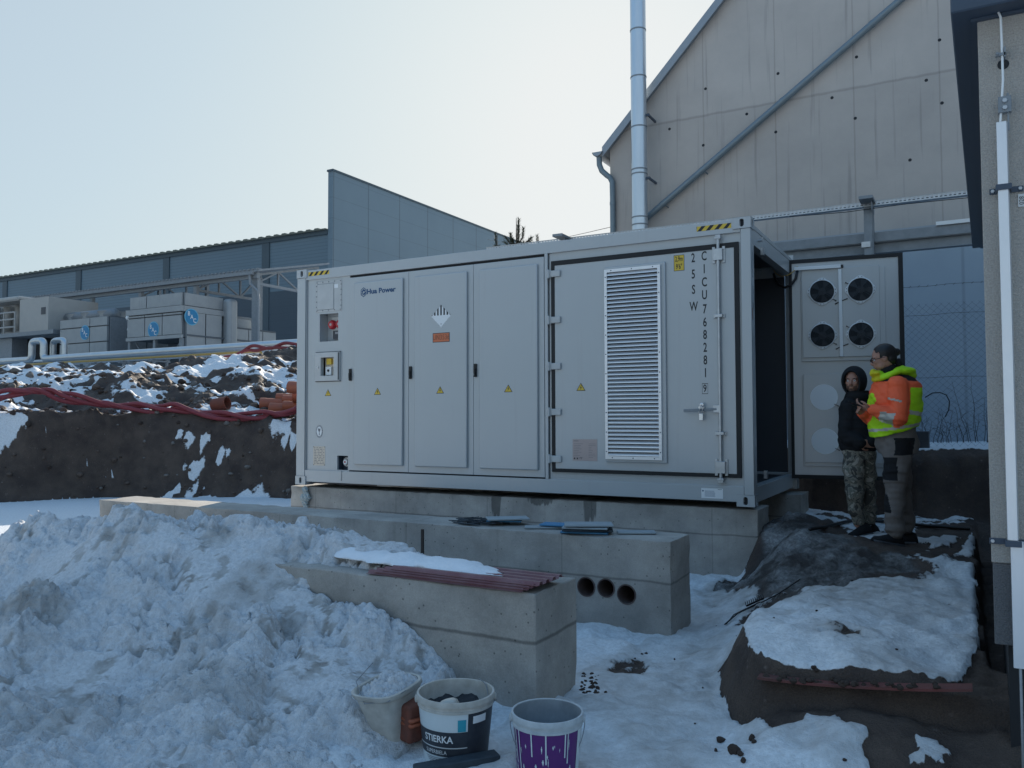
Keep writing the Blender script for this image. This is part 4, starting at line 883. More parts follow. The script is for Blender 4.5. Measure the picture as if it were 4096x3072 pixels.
oval(mb, .385, .713, Y0-.0012, .060, .083); mb.mi = 0; oval(mb, .385, .713, Y0-.002, .044, .064)
for i in range(22):
    a = 2*math.pi*i/22; mb.box(.385+.052*math.cos(a)-.003, .385+.052*math.cos(a)+.003, Y0-.0024, Y0-.002, .713+.073*math.sin(a)-.004, .713+.073*math.sin(a)+.004)
mb.mi = 1; mb.prism([(.385+a, Y0-.002, .713+b) for a, b in ((-.008, -.05), (.008, -.05), (.004, -.01), (.022, .02), (.015, .045), (0, .03), (-.015, .045), (-.022, .02), (-.004, -.01))], (0, -.0006, 0))
mb.build('round_approval_seal', ['whitefilm', 'inkgrey'], ct, rec=False)
mb = MB(); mb.box(.284, .487, Y0-.0025, Y0, .264, .514); mb.mi = 1
random.seed(3)
for i in range(11):
    z = .497-i*.021; x = .298
    while x < .46:
        w = random.uniform(.012, .05); mb.box(x, min(x+w, .474), Y0-.0029, Y0-.0025, z-.004, z+.003); x += w+random.uniform(.006, .03)
mb.mi = 2
for x in (.291, .480):
    for z in (.271, .507): mb.tube([(x, Y0-.0025, z), (x, Y0-.005, z)], .005, 8)
mb.build('data_plate', ['platebeige', 'inkgrey', 'ink'], ct)
# large louvred door
mb = MB(); mb.box(3.800, 5.950, .040, .06, .2, 2.748); mb.build('door_surround', 'paint', ct)
mb = MB()
for a, b, c, d in ((3.834, 5.932, 2.600, 2.652), (3.834, 5.932, .282, .320), (3.834, 3.876, .320, 2.600), (5.888, 5.932, .320, 2.600)): mb.box(a, b, .012, .040, c, d)
mb.build('door_seal', 'gasket', ct)
mb = MB(); mb.box(3.876, 5.888, .016, .0398, .320, 2.600); ld = mb.build('louvred_door', 'paint', ct, bev=.003)
mb = MB()
mb.box(4.49, 5.176, -.010, .016, .41, 2.519)
autosmooth(mb.build('louvre_backing', 'paint', ld, bev=.008, seg=2))
mb = MB(); lx0, lx1, lz0, lz1 = 4.500, 5.130, .443, 2.487
mb.mi = 0
for a, b, c, d in ((lx0, lx1, lz1-.032, lz1), (lx0, lx1, lz0, lz0+.032), (lx0, lx0+.030, lz0+.032, lz1-.032), (lx1-.030, lx1, lz0+.032, lz1-.032)): mb.box(a, b, -.040, -.0102, c, d)
mb.mi = 1; mb.box(lx0+.03, lx1-.03, -.0112, -.0102, lz0+.03, lz1-.03); mb.mi = 0
n = 46; p = (lz1-lz0-.064)/n
for i in range(n):
    z = lz0+.032+p*i; a, b = lx0+.030, lx1-.030
    mb.add([(a, -.038, z+p*.10), (b, -.038, z+p*.10), (b, -.036, z+p*.38), (a, -.036, z+p*.38), (a, -.014, z+p*.92), (b, -.014, z+p*.92)], [(0, 1, 2, 3), (3, 2, 5, 4)])
mb.mi = 2
for i in range(10):
    for x in (lx0+.014, lx1-.014): mb.tube([(x, -.040, lz0+.08+i*.209), (x, -.0425, lz0+.08+i*.209)], .0065, 8)
for x in (4.58, 4.815, 5.05):
    for z in (lz0+.015, lz1-.015): mb.tube([(x, -.040, z), (x, -.0425, z)], .0065, 8)
mb.build('louvre', ['alu', 'dark', 'anth'], ld, rec=False)
for z in (2.506, 1.984, 1.463, .951, .428):
    mb = MB(); mb.box(3.788, 3.84, -.006, .038, z-.043, z+.043); mb.box(3.84, 3.955, -.012, .016, z-.036, z+.036); mb.tube([(3.812, -.010, z-.05), (3.812, -.010, z+.05)], .014, 12)
    autosmooth(mb.build('hinge', 'paint2', ld, bev=.007, seg=2))
# locking bar
mb = MB(); xb = 5.735
mb.tube([(xb, -.012, .262), (xb, -.012, 2.70)], .0165, 14)
for z, s_ in ((2.712, 1), (.255, -1)): mb.box(xb-.026, xb+.026, -.026, .012, z-.025, z+.025); mb.box(xb-.036, xb+.03, -.034, .012, z-.008*s_-.009, z-.008*s_+.009)
br = autosmooth(mb.build('locking_bar', 'galv', ld, bev=.002))
for z, h, w in ((2.536, .085, .066), (1.912, .022, .058), (.725, .022, .058), (.385, .085, .066)):
    mb = MB(); mb.box(xb-w, xb-w+.030, .004, .016, z-h, z+h); mb.box(xb+w-.030, xb+w, .004, .016, z-h, z+h); mb.box(xb-w+.02, xb+w-.02, -.033, .012, z-h*.7, z+h*.7)
    for a in (-w+.013, w-.013):
        for b in (-.6, .6): mb.tube([(xb+a, .004, z+h*b), (xb+a, -.004, z+h*b)], .006, 8)
    mb.build('bar_bracket', 'galv', ld, bev=.003)
mb = MB(); mb.bar((5.364, -.030, .955), (5.575, -.034, .962), .010, .030); mb.bar((5.575, -.030, .962), (5.735, -.020, .972), .012, .024); mb.mi = 1; mb.box(5.668, 5.735, -.028, -.004, .935, 1.010)
lh = mb.build('lock_handle', ['galvd', 'galv'], ld, bev=.002)
mb = MB(); mb.box(5.515, 5.575, -.02, .016, .94, 1.0); mb.box(5.532, 5.572, -.062, -.030, .860, .925); mb.tube([(5.54, -.05, .92), (5.538, -.05, .985), (5.552, -.05, 1.0), (5.566, -.05, .985), (5.565, -.05, .92)], .005, 8); mb.lathe((5.555, -.02, 1.015), [(.022, 0), (.022, .025), (.0, .03)], 16, (0, -1, 0))
autosmooth(mb.build('padlock', 'chrome', ld, bev=.004))
# writing on the louvred door
yy = .016
mb = MB(); mb.mi = 1; mb.box(5.263, 5.375, yy-.001, yy, 2.411, 2.577); mb.mi = 0; mb.box(5.268, 5.370, yy-.0017, yy-.001, 2.416, 2.572); mb.mi = 1
mb.text('2,9m', .052, (5.319, yy-.0017, 2.534), wscale=.56, off=.02, th=.0008); mb.text("9'6\"", .052, (5.319, yy-.0017, 2.454), wscale=.60, off=.02, th=.0008); mb.build('height_label', ['yellow', 'ink'], ct)
for c_, z in zip('25SW', (2.528, 2.359, 2.200, 2.025)): mb = MB(); mb.text(c_, .092, (5.469, yy, z), wscale=.62, off=.025); mb.build('type_code_character', 'ink', ct, rec=False)
for c_, z in zip('CICU768281', (2.537, 2.403, 2.268, 2.136, 1.991, 1.856, 1.727, 1.596, 1.467, 1.337)): mb = MB(); mb.text(c_, .092, (5.583, yy, z), wscale=.62, off=.025); mb.build('number_character', 'ink', ct, rec=False)
mb = MB(); mb.text('9', .075, (5.575, yy, 1.179), wscale=.70, off=.02)
ringpoly(mb, [(5.546, 1.125), (5.607, 1.125), (5.607, 1.234), (5.546, 1.234)], .90, yy)
mb.build('check_digit', 'ink', ct, rec=False)
mb = MB(); zap(mb, 4.193, 1.222, yy); mb.build('warning_triangle', ['yellow', 'ink'], ct, rec=False)
mb = MB(); mb.box(4.089, 4.382, yy-.003, yy, .415, .650); mb.mi = 1
mb.box(4.10, 4.16, yy-.0034, yy-.003, .628, .634)
for i in range(9):
    z = .600-i*.0185; mb.box(4.103, 4.103+random.uniform(.05, .12), yy-.0034, yy-.003, z-.0015, z+.0015); mb.box(4.28, 4.28+random.uniform(.03, .085), yy-.0034, yy-.003, z-.0015, z+.0015)
mb.mi = 2
for x in (4.112, 4.146): mb.prism([(x-.012, yy-.003, .430), (x+.012, yy-.003, .430), (x, yy-.003, .450)], (0, -.0006, 0))
mb.text('CE', .018, (4.187, yy-.003, .440), wscale=1)
mb.build('rating_plate', ['platepink', 'inkgrey', 'ink'], ct)
mb = MB(); ys = .0118; mb.box(5.525, 5.746, ys-.001, ys, .069, .170); mb.mi = 1
for i in range(6): z = .142-i*.0105; mb.box(5.56, 5.56+random.uniform(.07, .13), ys-.0014, ys-.001, z-.0015, z+.0015)
mb.box(5.535, 5.55, ys-.0014, ys-.001, .135, .15); mb.mi = 2; mb.box(5.695, 5.735, ys-.0014, ys-.001, .158, .162)
mb.build('paper_sticker', ['whitefilm', 'inkblue', 'ink'], ct)
def hazard(x0, x1, z0, z1, y, n=4):
    mb = MB(); mb.box(x0, x1, y-.001, y, z0, z1); mb.mi = 1; w = (x1-x0)/n; h = z1-z0
    for i in range(-1, n):
        a = x0+w*i+w*.06; P = [(a, z0), (a+w*.48, z0), (a+w*.48+w*.52, z1), (a+w*.52, z1)]
        out = []
        for k in range(4):     # clip to the strip
            p, q = P[k], P[(k+1) % 4]
            for c_ in (p,): out.append(c_)
        out = [(min(max(u, x0), x1), v) for u, v in out]
        mb.add([(u, y-.0014, v) for u, v in out], [(0, 1, 2, 3)])
    return mb.build('hazard_stripe', ['yellow', 'ink'], ct, rec=False)
hazard(.193, .560, 2.797, 2.850, .012); hazard(5.51, 5.866, 2.799, 2.850, .012)
# side face of the near post: vertical code letters
xs_ = CL-.003
for i, c_ in enumerate('25SW'): mb = MB(); mb.text(c_, .085, (xs_, .085, 2.50-i*.17), (0, 1, 0), (0, 0, 1), wscale=.5); mb.build('post_character', 'inkgrey', ct, rec=False)
mb = MB(); mb.box(xs_, xs_+.001, .045, .075, 1.86, 1.98); mb.build('post_sticker', 'inkbrown', ct, rec=False)
# inside
mb = MB()
mb.box(5.05, 5.30, .20, 1.15, .17, 2.55); mb.box(5.05, 5.30, 1.19, 2.25, .17, 2.55); mb.mi = 1; mb.box(5.30, 5.304, 1.25, 1.42, 1.15, 1.45); mb.mi = 2
for z in (.6, 1.2, 1.8): mb.box(5.30, 5.315, .26, 1.10, z, z+.03)
mb.build('inner_cabinets', ['rack', 'orange', 'galvd'], ct, bev=.004)
for y in (.35, 2.2):
    pass
for z in (2.62, .28): mb = MB(); mb.box(6.045, 6.075, .50, .56, z-.03, z+.05); mb.build('door_catch', 'galv', ct)
mb = MB(); mb.tube([(6.035, .40, 2.72), (6.085, .40, 2.72), (6.085, .40, 2.75)], .014, 10); mb.build('door_keeper', 'galv', ct)
# open end door
A0 = np.array([6.035, 2.115]); A1 = np.array([7.289, 2.276]); uu = (A1-A0)/np.linalg.norm(A1-A0); U3 = Vector((uu[0], uu[1], 0)); N3 = Vector((uu[1], -uu[0], 0)); Z3 = Vector((0, 0, 1))
LW = float(np.linalg.norm(A1-A0))
def LP(u, z, d=0): return Vector((A0[0], A0[1], 0))+U3*u+Z3*z+N3*d
def lpix(px, py, d=0):
    o = np.array(LP(0, 0, d)); n = np.array(N3); r = ray(px, py); t = ((o-CAM)@n)/(r@n); p = CAM+r*t-o
    return float(p@np.array(U3)), float(p[2])
def lbox(mb, u0, u1, z0, z1, d0, d1): return mb.obox(LP((u0+u1)/2, (z0+z1)/2, (d0+d1)/2), U3, Z3, N3, u1-u0, z1-z0, d1-d0)
ZB, ZT = .145, 2.80
mb = MB(); lbox(mb, .02, LW-.04, ZB+.03, ZT-.03, -.05, 0); ed = mb.build('end_door', 'paint', ct, bev=.004)
mb = MB()
for a in ((0, LW, ZT-.045, ZT), (0, LW, ZB, ZB+.045), (0, .036, ZB+.045, ZT-.045), (LW-.05, LW, ZB+.045, ZT-.045)): lbox(mb, *a, -.03, .012)
mb.build('door_seal', 'gasket', ed)
for (x0, y0, x1, y1) in ((3150+185/3.318, 980+330/3.318, 3150+1240/3.318, 980+1500/3.318), (3150+210/3.318, 1450+155/3.318, 3150+900/3.318, 1450+1325/3.318)):
    u0, z1 = lpix(x0, y0, .03); _, z0 = lpix(x0, y1, .03); u1, _ = lpix(x1, y1, .03)
    if y0 > 1400: u1 = LPU1
    LPU1 = u1
    mb = MB(); lbox(mb, u0-.015, u1+.06, z0-.045, z1-.02, 0, .018); lbox(mb, u0, u1, z0, z1, .018, .034)
    autosmooth(mb.build('cover_panel', 'paint', ed, bev=.004, seg=2))
FANS = [((3150+458/3.318), (980+620/3.318)), ((3150+966/3.318), (980+592/3.318)), ((3150+466/3.318), (980+1200/3.318)), ((3150+976/3.318), (980+1182/3.318))]
def fan(u, z):
    c = LP(u, z, .034); R = .138; mb = MB(); k = 48
    # flange: rounded square turned 45 degrees
    out = []; inn = []
    for i in range(k):
        a = 2*math.pi*i/k; e = (abs(math.cos(a))**5+abs(math.sin(a))**5)**(-1/5); e = min(e, 1.20)
        b = a; r = R*1.02+ .034*max(0, math.cos(2*a))**.8 if 0 else R*(1.08+.14*max(0, math.cos(4*a)))
        if abs(((math.degrees(b)+360) % 360)-90) < 45: r = R*(1.08+.14*max(0, math.cos(4*a)))
        out.append((r*math.cos(b), r*math.sin(b))); inn.append((R*.985*math.cos(b), R*.985*math.sin(b)))
    P = lambda q, d: c+U3*q[0]+Z3*q[1]+N3*d
    vs = [P(q, 0) for q in out]+[P(q, .012) for q in out]+[P(q, .016) for q in inn]+[P(q, .0) for q in inn]
    mb.add(vs, [(j*k+i, j*k+(i+1) % k, (j+1)*k+(i+1) % k, (j+1)*k+i) for j in range(3) for i in range(k)])
    mb.mi = 1; mb.add([P(q, .001) for q in inn], [tuple(range(k))])
    mb.mi = 2
    for j in range(15):
        r = R*(.10+.87*j/14); hgt = .030-.018*(j/14)**2
        mb.lathe(c+N3*hgt, [(r-.0016, 0), (r, .0022), (r+.0016, 0), (r, -.0022), (r-.0016, 0)], 40, N3)
    for j in range(4):
        a = math.pi/4+j*math.pi/2+.2
        mb.tube([c+N3*.034+(U3*math.cos(a)+Z3*math.sin(a))*R*.06, c+N3*.03+(U3*math.cos(a)+Z3*math.sin(a))*R*.6, c+N3*.012+(U3*math.cos(a)+Z3*math.sin(a))*R*.99], .0028, 6)
    mb.mi = 3; mb.lathe(c+N3*.004, [(.045, 0), (.045, .010), (.0, .012)], 24, N3)
    for j in range(5):
        a = j*2*math.pi/5+u*3; p0 = .045; p1 = R*.93
        q = [(p0, -.12), (p1, -.30), (p1, .34), (p0, .30)]
        mb.add([c+U3*r*math.cos(a+t)+Z3*r*math.sin(a+t)+N3*(.005+.010*(t > 0)) for r, t in q], [(0, 1, 2, 3)])
    mb.mi = 0
    for a in (0, 90, 180, 270):
        for s_ in (-7, 7):
            q = rad(a+s_); mb.mi = 4; mb.tube([c+U3*R*1.10*math.cos(q)+Z3*R*1.10*math.sin(q)+N3*.010, c+U3*R*1.10*math.cos(q)+Z3*R*1.10*math.sin(q)+N3*.018], .005, 6)
    return mb.build('fan', ['fanring', 'dark', 'wire', 'rack', 'ink'], ed, rec=False)
for px, py in FANS: fan(*lpix(px, py, .034))
for px, py in ((3150+484/3.3167, 1450+460/3.3167), (3150+500/3.3167, 1450+1043/3.3167)):
    u, z = lpix(px, py, .034)
    mb = MB(); mb.lathe(LP(u, z, .034), [(.155, 0), (.155, .003), (.0, .003)], 48, N3); mb.build('blanking_disc', 'discgrey', ed)
for px, py, s_ in ((3343, 1202, 1), (3345, 1377, 1), (3383, 1131, -1), (3387, 1305, -1), (3353, 1624, 1), (3357, 1801, 1), (3388, 1552, 1)):
    u, z = lpix(px, py, .04); mb = MB(); mb.tube([LP(u, z, .03), LP(u, z, .05)], .008, 10); mb.tube([LP(u, z, .044), LP(u-s_*.02, z+s_*.012, .042), LP(u-s_*.045, z+s_*.022, .036)], .004, 8); mb.build('cable_gland', 'black', ed)
u0, z0 = lpix(3150+90/3.318, 980+320/3.318, .05); u1, z1 = lpix(3150+705/3.318, 980+282/3.318, .05)
mb = MB(); mb.bar(LP(u0, z0, .05), LP(u1, z1, .05), .034, .040); mb.build('cable_duct', 'white', ed, bev=.002)
mb = MB(); mb.bar(LP(u1+.002, z1, .045), LP(u1+.03, z1, .045), .03, .036); mb.build('duct_elbow', 'black', ed, bev=.004)
u2, z2 = lpix(3150+693/3.318, 980+320/3.318, .07); u3, z3 = lpix(3150+718/3.318, 980+1480/3.318, .07)
mb = MB(); mb.bar(LP(u2, z2, .055), LP(u2+.002, z3, .055), .036, .036, N3); mb.build('cable_duct', 'white', ed, bev=.002)
for z in (1.72, 2.26):
    mb = MB(); mb.tube([LP(u2-.06, z-.03, .04), LP(u2, z, .036), LP(u2+.08, z+.03, .04)], .006, 8); mb.build('fan_cable', 'black', ed, smooth=True)
a = LP(u0+.035, z0-.02, .05)
mb = MB(); mb.tube([a, a+Vector((-.02, -.01, -.10)), a+Vector((-.07, -.03, -.17)), a+Vector((-.14, -.03, -.20)), a+Vector((-.22, .0, -.16)), a+Vector((-.27, .03, -.08)), a+Vector((-.30, .10, .0))], .016, 12); mb.build('door_cable', 'black', ct, smooth=True)
b = a+Vector((.0, 0, .05)); mb = MB(); mb.tube([b, b+Vector((-.04, -.02, -.06)), b+Vector((-.10, -.03, -.10)), b+Vector((-.18, -.02, -.11)), b+Vector((-.26, .02, -.06)), b+Vector((-.3, .1, 0))], .006, 8); mb.build('earthing_lead', 'gasyellow', ct, smooth=True)

# ------------------------------------------------------------------ gabled concrete hall
hall = thing('gabled_hall', 'tall gabled hall of bare cast concrete with formwork joints rising behind the container', 'building', (8, 16, 0))
HY0 = 6.0; xe = S(2441, 700, 'y', HY0)[0]
q0 = S(2417, 589, 'y', 5.88); q1 = S(2870, 0, 'y', 5.88); slope = (q1[2]-q0[2])/(q1[0]-q0[0]); xr = 9.5
roofz = lambda x: q0[2]+slope*(x-q0[0])
mb = MB()
mb.prism([(xe, HY0, -.9), (2*xr-xe, HY0, -.9), (2*xr-xe, HY0, roofz(xe)-.05), (xr, HY0, roofz(xr)-.05), (xe, HY0, roofz(xe)-.05)], (0, 26, 0))
w = mb.build('wall', 'hallc', hall)
m = M['hallc']
lines_x(m, 0, 1.243, .016, .80, S(2816, 474, 'y', 6)[0], .02)
zline(m, 6.25, .03, .78, .05, .93)
mb = MB()
for px, py in ((2822, 355), (3112, 294), (3426, 228), (3758, 160), (2678, 516), (2987, 456), (3328, 391), (3705, 321), (2813, 581), (3103, 528), (3421, 473), (3768, 412), (3640, 640)):
    p = S(px, py, 'y', HY0); mb = MB(); mb.lathe((p[0], HY0-.003, p[2]), [(.026, .003), (.021, 0), (.0, .001)], 14, (0, 1, 0)); mb.build('tie_hole', 'dark', hall)
mb = MB(); th = .10
for sgn in (1, -1):
    X_ = lambda x: x if sgn == 1 else 2*xr-x
    xa = q0[0]-.02; za = roofz(xa); zr = roofz(xr)
    mb.prism([(X_(xa), 5.86, za-th), (X_(xr), 5.86, zr-th), (X_(xr), 5.86, zr), (X_(xa), 5.86, za)], (0, 26.3, 0))
mb.build('roof', 'roofzinc', hall)
mb = MB()
mb.prism([(xa-.01, 5.84, za-th-.07), (xr, 5.84, zr-th-.07), (xr, 5.84, zr+.02), (xa-.01, 5.84, za+.02)], (0, .018, 0))
mb.build('verge_trim', 'roofzinc', hall)
gc = S(2420, 605, 'y', 5.9)
mb = MB(); k = 12; prof = [(gc[0]-.12+.10*math.cos(math.pi+math.pi*i/k), gc[2]-.02+.085*math.sin(math.pi+math.pi*i/k)) for i in range(k+1)]
vs = [(x, y, z) for y in (5.80, 31) for x, z in prof]+[(x+(.006 if i < k/2 else -.006), y, z+.006) for y in (5.80, 31) for i, (x, z) in enumerate(prof)]
n = k+1
mb.add(vs, [(i, i+1, n+i+1, n+i) for i in range(k)]+[(2*n+i, 3*n+i, 3*n+i+1, 2*n+i+1) for i in range(k)]+[(i, 2*n+i, 2*n+i+1, i+1) for i in range(k)])
mb.add([(x, 5.80, z) for x, z in prof], [tuple(range(n))])
mb.build('gutter', 'roofzinc', hall, rec=False)
gx0 = gc[0]-.12; dpx = xe+.02
mb = MB(); mb.tube([(gx0, 5.90, gc[2]-.08), (gx0+.005, 5.90, gc[2]-.24), (gx0+.05, 5.91, gc[2]-.36), (gx0+.15, 5.93, gc[2]-.46), (dpx, 5.94, gc[2]-.50), (dpx+.045, 5.94, gc[2]-.60), (dpx+.05, 5.94, gc[2]-.9), (dpx+.05, 5.94, 0)], .052, 16)
for z in (gc[2]-1.0, gc[2]-2.0, gc[2]-3.3): mb.tube([(dpx+.05, 5.94, z-.03), (dpx+.05, 5.94, z+.03)], .057, 16)
autosmooth(mb.build('downpipe', 'pipezinc', hall))
a = S(2608, 853, 'y', 5.9); b = S(3600, 0, 'y', 5.9); d = b-a
mb = MB(); mb.tube([a-d*.06, a+d*1.12], .055, 18)
for t in (.05, .225, .385, .56, .9): p = a+d*t; e = d/np.linalg.norm(d)*.025; mb.tube([p-e, p+e], .060, 18)
for t in (.055, .23): p = a+d*t; mb.tube([(p[0]+.03, 5.9, p[2]-.05), (p[0]+.05, 6.0, p[2]-.07)], .012, 8)
autosmooth(mb.build('slanting_downpipe', 'pipezinc', hall))
mb = MB(); mb.box(xe+.4, 13.5, 5.55, 5.98, -.9, 3.72); mb.build('lower_cladding', 'hallblue', hall)
mb = MB(); mb.box(xe+.35, 13.55, 5.50, 5.98, 3.724, 3.76); mb.build('cladding_cap', 'roofzinc', hall)

# stainless flue
fx = float((S(2529, 900, 'y', 5.6)[0]+S(2590, 900, 'y', 5.6)[0])/2)
fl = thing('flue_pipe', 'tall vertical stainless steel flue pipe standing in front of the gabled hall', 'chimney', (fx, 5.6, 0))
mb = MB(); mb.tube([(fx, 5.6, -.8), (fx, 5.6, 11.5)], .14, 32)
autosmooth(mb.build('pipe', 'steelpipe', fl))
mb = MB()
for py in (985, 885, 710, 520, 318, 128, 915, 722-30):
    z = S(2560, py-22, 'y', 5.46)[2]; mb = MB(); mb.tube([(fx, 5.6, z-.012), (fx, 5.6, z+.012)], .146, 32); autosmooth(mb.build('joint_ring', 'galvd', fl))
for py in (712, 460): 
    z = S(2590, py, 'y', 5.6)[2]; mb = MB(); mb.box(fx+.13, fx+.20, 5.58, 5.62, z-.02, z+.02); mb.box(fx+.16, fx+.19, 5.62, 6.0, z-.018, z+.018); mb.build('wall_clamp', 'anth', fl)

# ------------------------------------------------------------------ steel frame with cable tray
sf = thing('pipe_bridge', 'galvanised steel beam and post crossing behind the container, above the open door', 'steel frame', (6.6, 3.2, 0))
zb = S(3885, 895, 'y', 3.2)[2]
mb = MB(); bx0, bx1 = 1.2, 9.2
mb.box(bx0, bx1, 3.13, 3.145, zb-.12, zb-.012); mb.box(bx0, bx1, 3.13, 3.27, zb-.012, zb); mb.box(bx0, bx1, 3.145, 3.27, zb-.13, zb-.12); mb.box(bx0, bx1, 3.20, 3.212, zb-.25, zb-.13); mb.box(bx0, bx1, 3.15, 3.27, zb-.262, zb-.25)
mb.build('beam', 'galvd', sf)
pc = S(3480, 940, 'y', 3.2); pxc = pc[0]; ztop = S(3480, 815, 'y', 3.1)[2]
for xx in (pxc, 2.6):
    mb = MB(); mb.box(xx-.055, xx+.045, 3.03, 3.125, -.4, ztop-.02); mb.box(xx+.048, xx+.055, 3.03, 3.2, -.4, ztop-.03); p_ = mb.build('post', 'galvd', sf)
    mb = MB(); mb.box(xx-.08, xx+.085, 2.72, 3.2, ztop-.02, ztop+.02); mb.box(xx+.05, xx+.058, 2.86, 3.2, ztop-.13, ztop-.02); mb.build('bracket_arm', 'galvd', p_, bev=.003)
    mb = MB(); mb.box(xx-.085, xx+.02, 3.01, 3.02, zb-.20, zb-.13); mb.build('clamp_plate', 'galv', p_)
mb = MB(); mb.box(7.62, 8.4, 3.10, 3.2, zb+.004, zb+.05); mb.build('flange_cover', 'white', sf)
zt_ = S(3009, 867, 'y', 3.05)[2]
tr = thing('cable_tray', 'long perforated galvanised cable tray running above the container roof line', 'cable tray', (5, 3.05, zt_))
mb = MB(); x0t, x1t = 1.2, 9.0; pitch = .05; n = int((x1t-x0t)/pitch)
z0, z1 = zt_-.055, zt_+.005
# side with slots: bands and small bridges
for a, b in ((z0, z0+.014), (z0+.026, z0+.036), (z0+.046, z1)): mb.box(x0t, x1t, 2.999, 3.001, a, b)
for i in range(n):
    x = x0t+i*pitch; mb.box(x, x+.022, 2.999, 3.001, z0+.014, z0+.026); mb.box(x, x+.033, 2.999, 3.001, z0+.036, z0+.046)
mb.box(x0t, x1t, 3.001, 3.10, z0-.002, z0); mb.box(x0t, x1t, 3.099, 3.101, z0, z1); mb.box(x0t, x1t, 2.990, 2.999, z1-.003, z1)
mb.build('tray_channel', 'galv', tr)
mb = MB(); mb.tube([(x0t, 3.05, z0+.02), (3, 3.05, z0+.025), (5, 3.05, z0+.02), (9, 3.05, z0+.025)], .014, 8); mb.tube([(5.9, 2.99, z0-.02), (6.6, 2.99, z0-.045), (7.3, 2.99, z0-.03), (8.4, 2.99, z0-.05)], .005, 6); mb.build('tray_cable', 'black', tr)

# ------------------------------------------------------------------ fence
fe = thing('wire_fence', 'chain link fence with a barbed strand, standing on the snowy bank behind the two men', 'fence', (6.5, 3.4, .5))
FY = 3.4; fx0, fx1 = 3.5, 10; fz0 = .42; fz1 = S(3700, 1215, 'y', FY)[2]; mb = MB(); st = .085; H_ = fz1-fz0
n = int((fx1-fx0+H_)/st)
for i in range(n):
    for s_ in (1, -1):
        xa = (fx0-H_+i*st); xb = xa+H_
        ta = max(0, (fx0-xa)/H_); tb = min(1, (fx1-xa)/H_)
        if tb <= ta: continue
        za, zb_ = (fz0+H_*ta, fz0+H_*tb) if s_ == 1 else (fz1-H_*ta, fz1-H_*tb)
        mb.tube([(xa+H_*ta, FY+.002*s_, za), (xa+H_*tb, FY+.002*s_, zb_)], .0012, 3, cap=False)
mb.build('mesh', 'wire', fe)
mb = MB()
zs = [S(3780, py, 'y', FY)[2] for py in (1255, 1508)]+[S(3780, 1138, 'y', FY)[2]]
for z in zs:
    mb.tube([(fx0+i*.25, FY, z+.008*math.sin(i*1.9)) for i in range(27)], .0025, 4)
for i in range(65): x = fx0+i*.1; mb.tube([(x-.01, FY-.01, zs[2]-.012), (x+.01, FY+.01, zs[2]+.014)], .003, 4)
mb.build('wires', 'wire', fe)
for x in (4.0, 6.4, 8.75):
    mb = MB(); mb.tube([(x, FY+.03, .1), (x, FY+.03, 2.45)], .022, 12); mb.build('post', 'galvd', fe)

# ------------------------------------------------------------------ dark blue factory
fac = thing('factory_hall', 'long dark blue sheet metal factory hall with ribbed roof and tall parapet', 'factory', (-35, 35, 2))
FYY = 42.0; CBY = 27.0; zr_ = S(1315, 917, 'y', FYY)[2]; zp = S(1315, 689, 'y', FYY)[2]; xp = S(1315, 917, 'y', FYY)[0]
mb = MB(); mb.box(-160, xp-.02, FYY, FYY+20, 1.2, zr_-.4); mb.build('wall', 'clad', fac)
mb = MB(); mb.box(-160, xp-.02, FYY-.15, FYY+20, zr_-.4, zr_-.07); mb.build('eaves_trim', 'cladtrim', fac)
mb = MB(); mb.box(-160, xp-.02, FYY-.4, FYY+20, zr_-.07, zr_+.02)
for i in range(100):
    x = xp-.7-i*.9; mb.prism([(x, FYY-.42, zr_+.02), (x-.52, FYY-.42, zr_+.02), (x-.44, FYY-.42, zr_+.11), (x-.08, FYY-.42, zr_+.11)], (0, 14, 0))
mb.build('ribbed_roof', 'roofyel' if 0 else mat('ochre_roof', (.16, .16, .12), .7, 0, (.12, .125, .11), 2), fac)
for px in (1065, 668, 318, 25):
    x = S(px, 1000, 'y', FYY)[0]; mb = MB(); mb.box(x-.42, x+.42, FYY-.09, FYY-.002, 1.2, zr_-.41); mb.build('column_cover', 'cladtrim', fac)
mb = MB(); mb.box(xp, xp+.5, FYY-.1, FYY+32, 1.2, zp); mb.build('parapet_wall', 'clad2', fac)
mb = MB(); mb.box(xp-.08, xp+.58, FYY-.18, FYY+32, zp, zp+.16); mb.build('parapet_cap', 'cladtrim', fac)
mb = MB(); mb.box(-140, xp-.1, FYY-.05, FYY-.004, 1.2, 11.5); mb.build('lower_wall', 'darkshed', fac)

# canopy in front of it
CY = 22.0; cn = thing('canopy', 'open steel canopy with slim posts and a thin roof in front of the blue factory', 'canopy', (-32, 24, 2))
ce = S(1052, 1088, 'y', CY); zc = ce[2]; xc = ce[0]; cl = S(150, 1215, 'y', CY)[0]-8
mb = MB(); mb.prism([(xc, CY-.3, zc), (xc, CBY, zc+1.2), (xc, CBY, zc+1.3), (xc, CY-.3, zc+.10)], (cl-xc, 0, 0)); mb.build('roof', 'galvd', cn)
mb = MB(); 
for i in range(110): mb.box(xc-.15-i*.3, xc-.02-i*.3, CY-.35, CY+.3, zc+.11, zc+.17)
mb.build('roof_ribs', 'galvd', cn)
mb = MB(); mb.box(cl, xc-.2, CY-.2, CY, zc-.32, zc-.02); mb.build('edge_beam', 'galvd', cn)
mb = MB(); mb.box(cl, xc-.35, CY-.42, CY-.24, zc-.14, zc-.0); mb.tube([(xc-.6, CY-.33, zc-.1), (xc-.55, CY-.33, zc-.6), (xc-.15, CY-.2, zc-1.0), (xc-.12, CY-.16, zc-1.4), (xc-.12, CY-.16, 2)], .07, 10); mb.build('gutter', 'galvd', cn)
posts = [1024, 785, 565, 370]
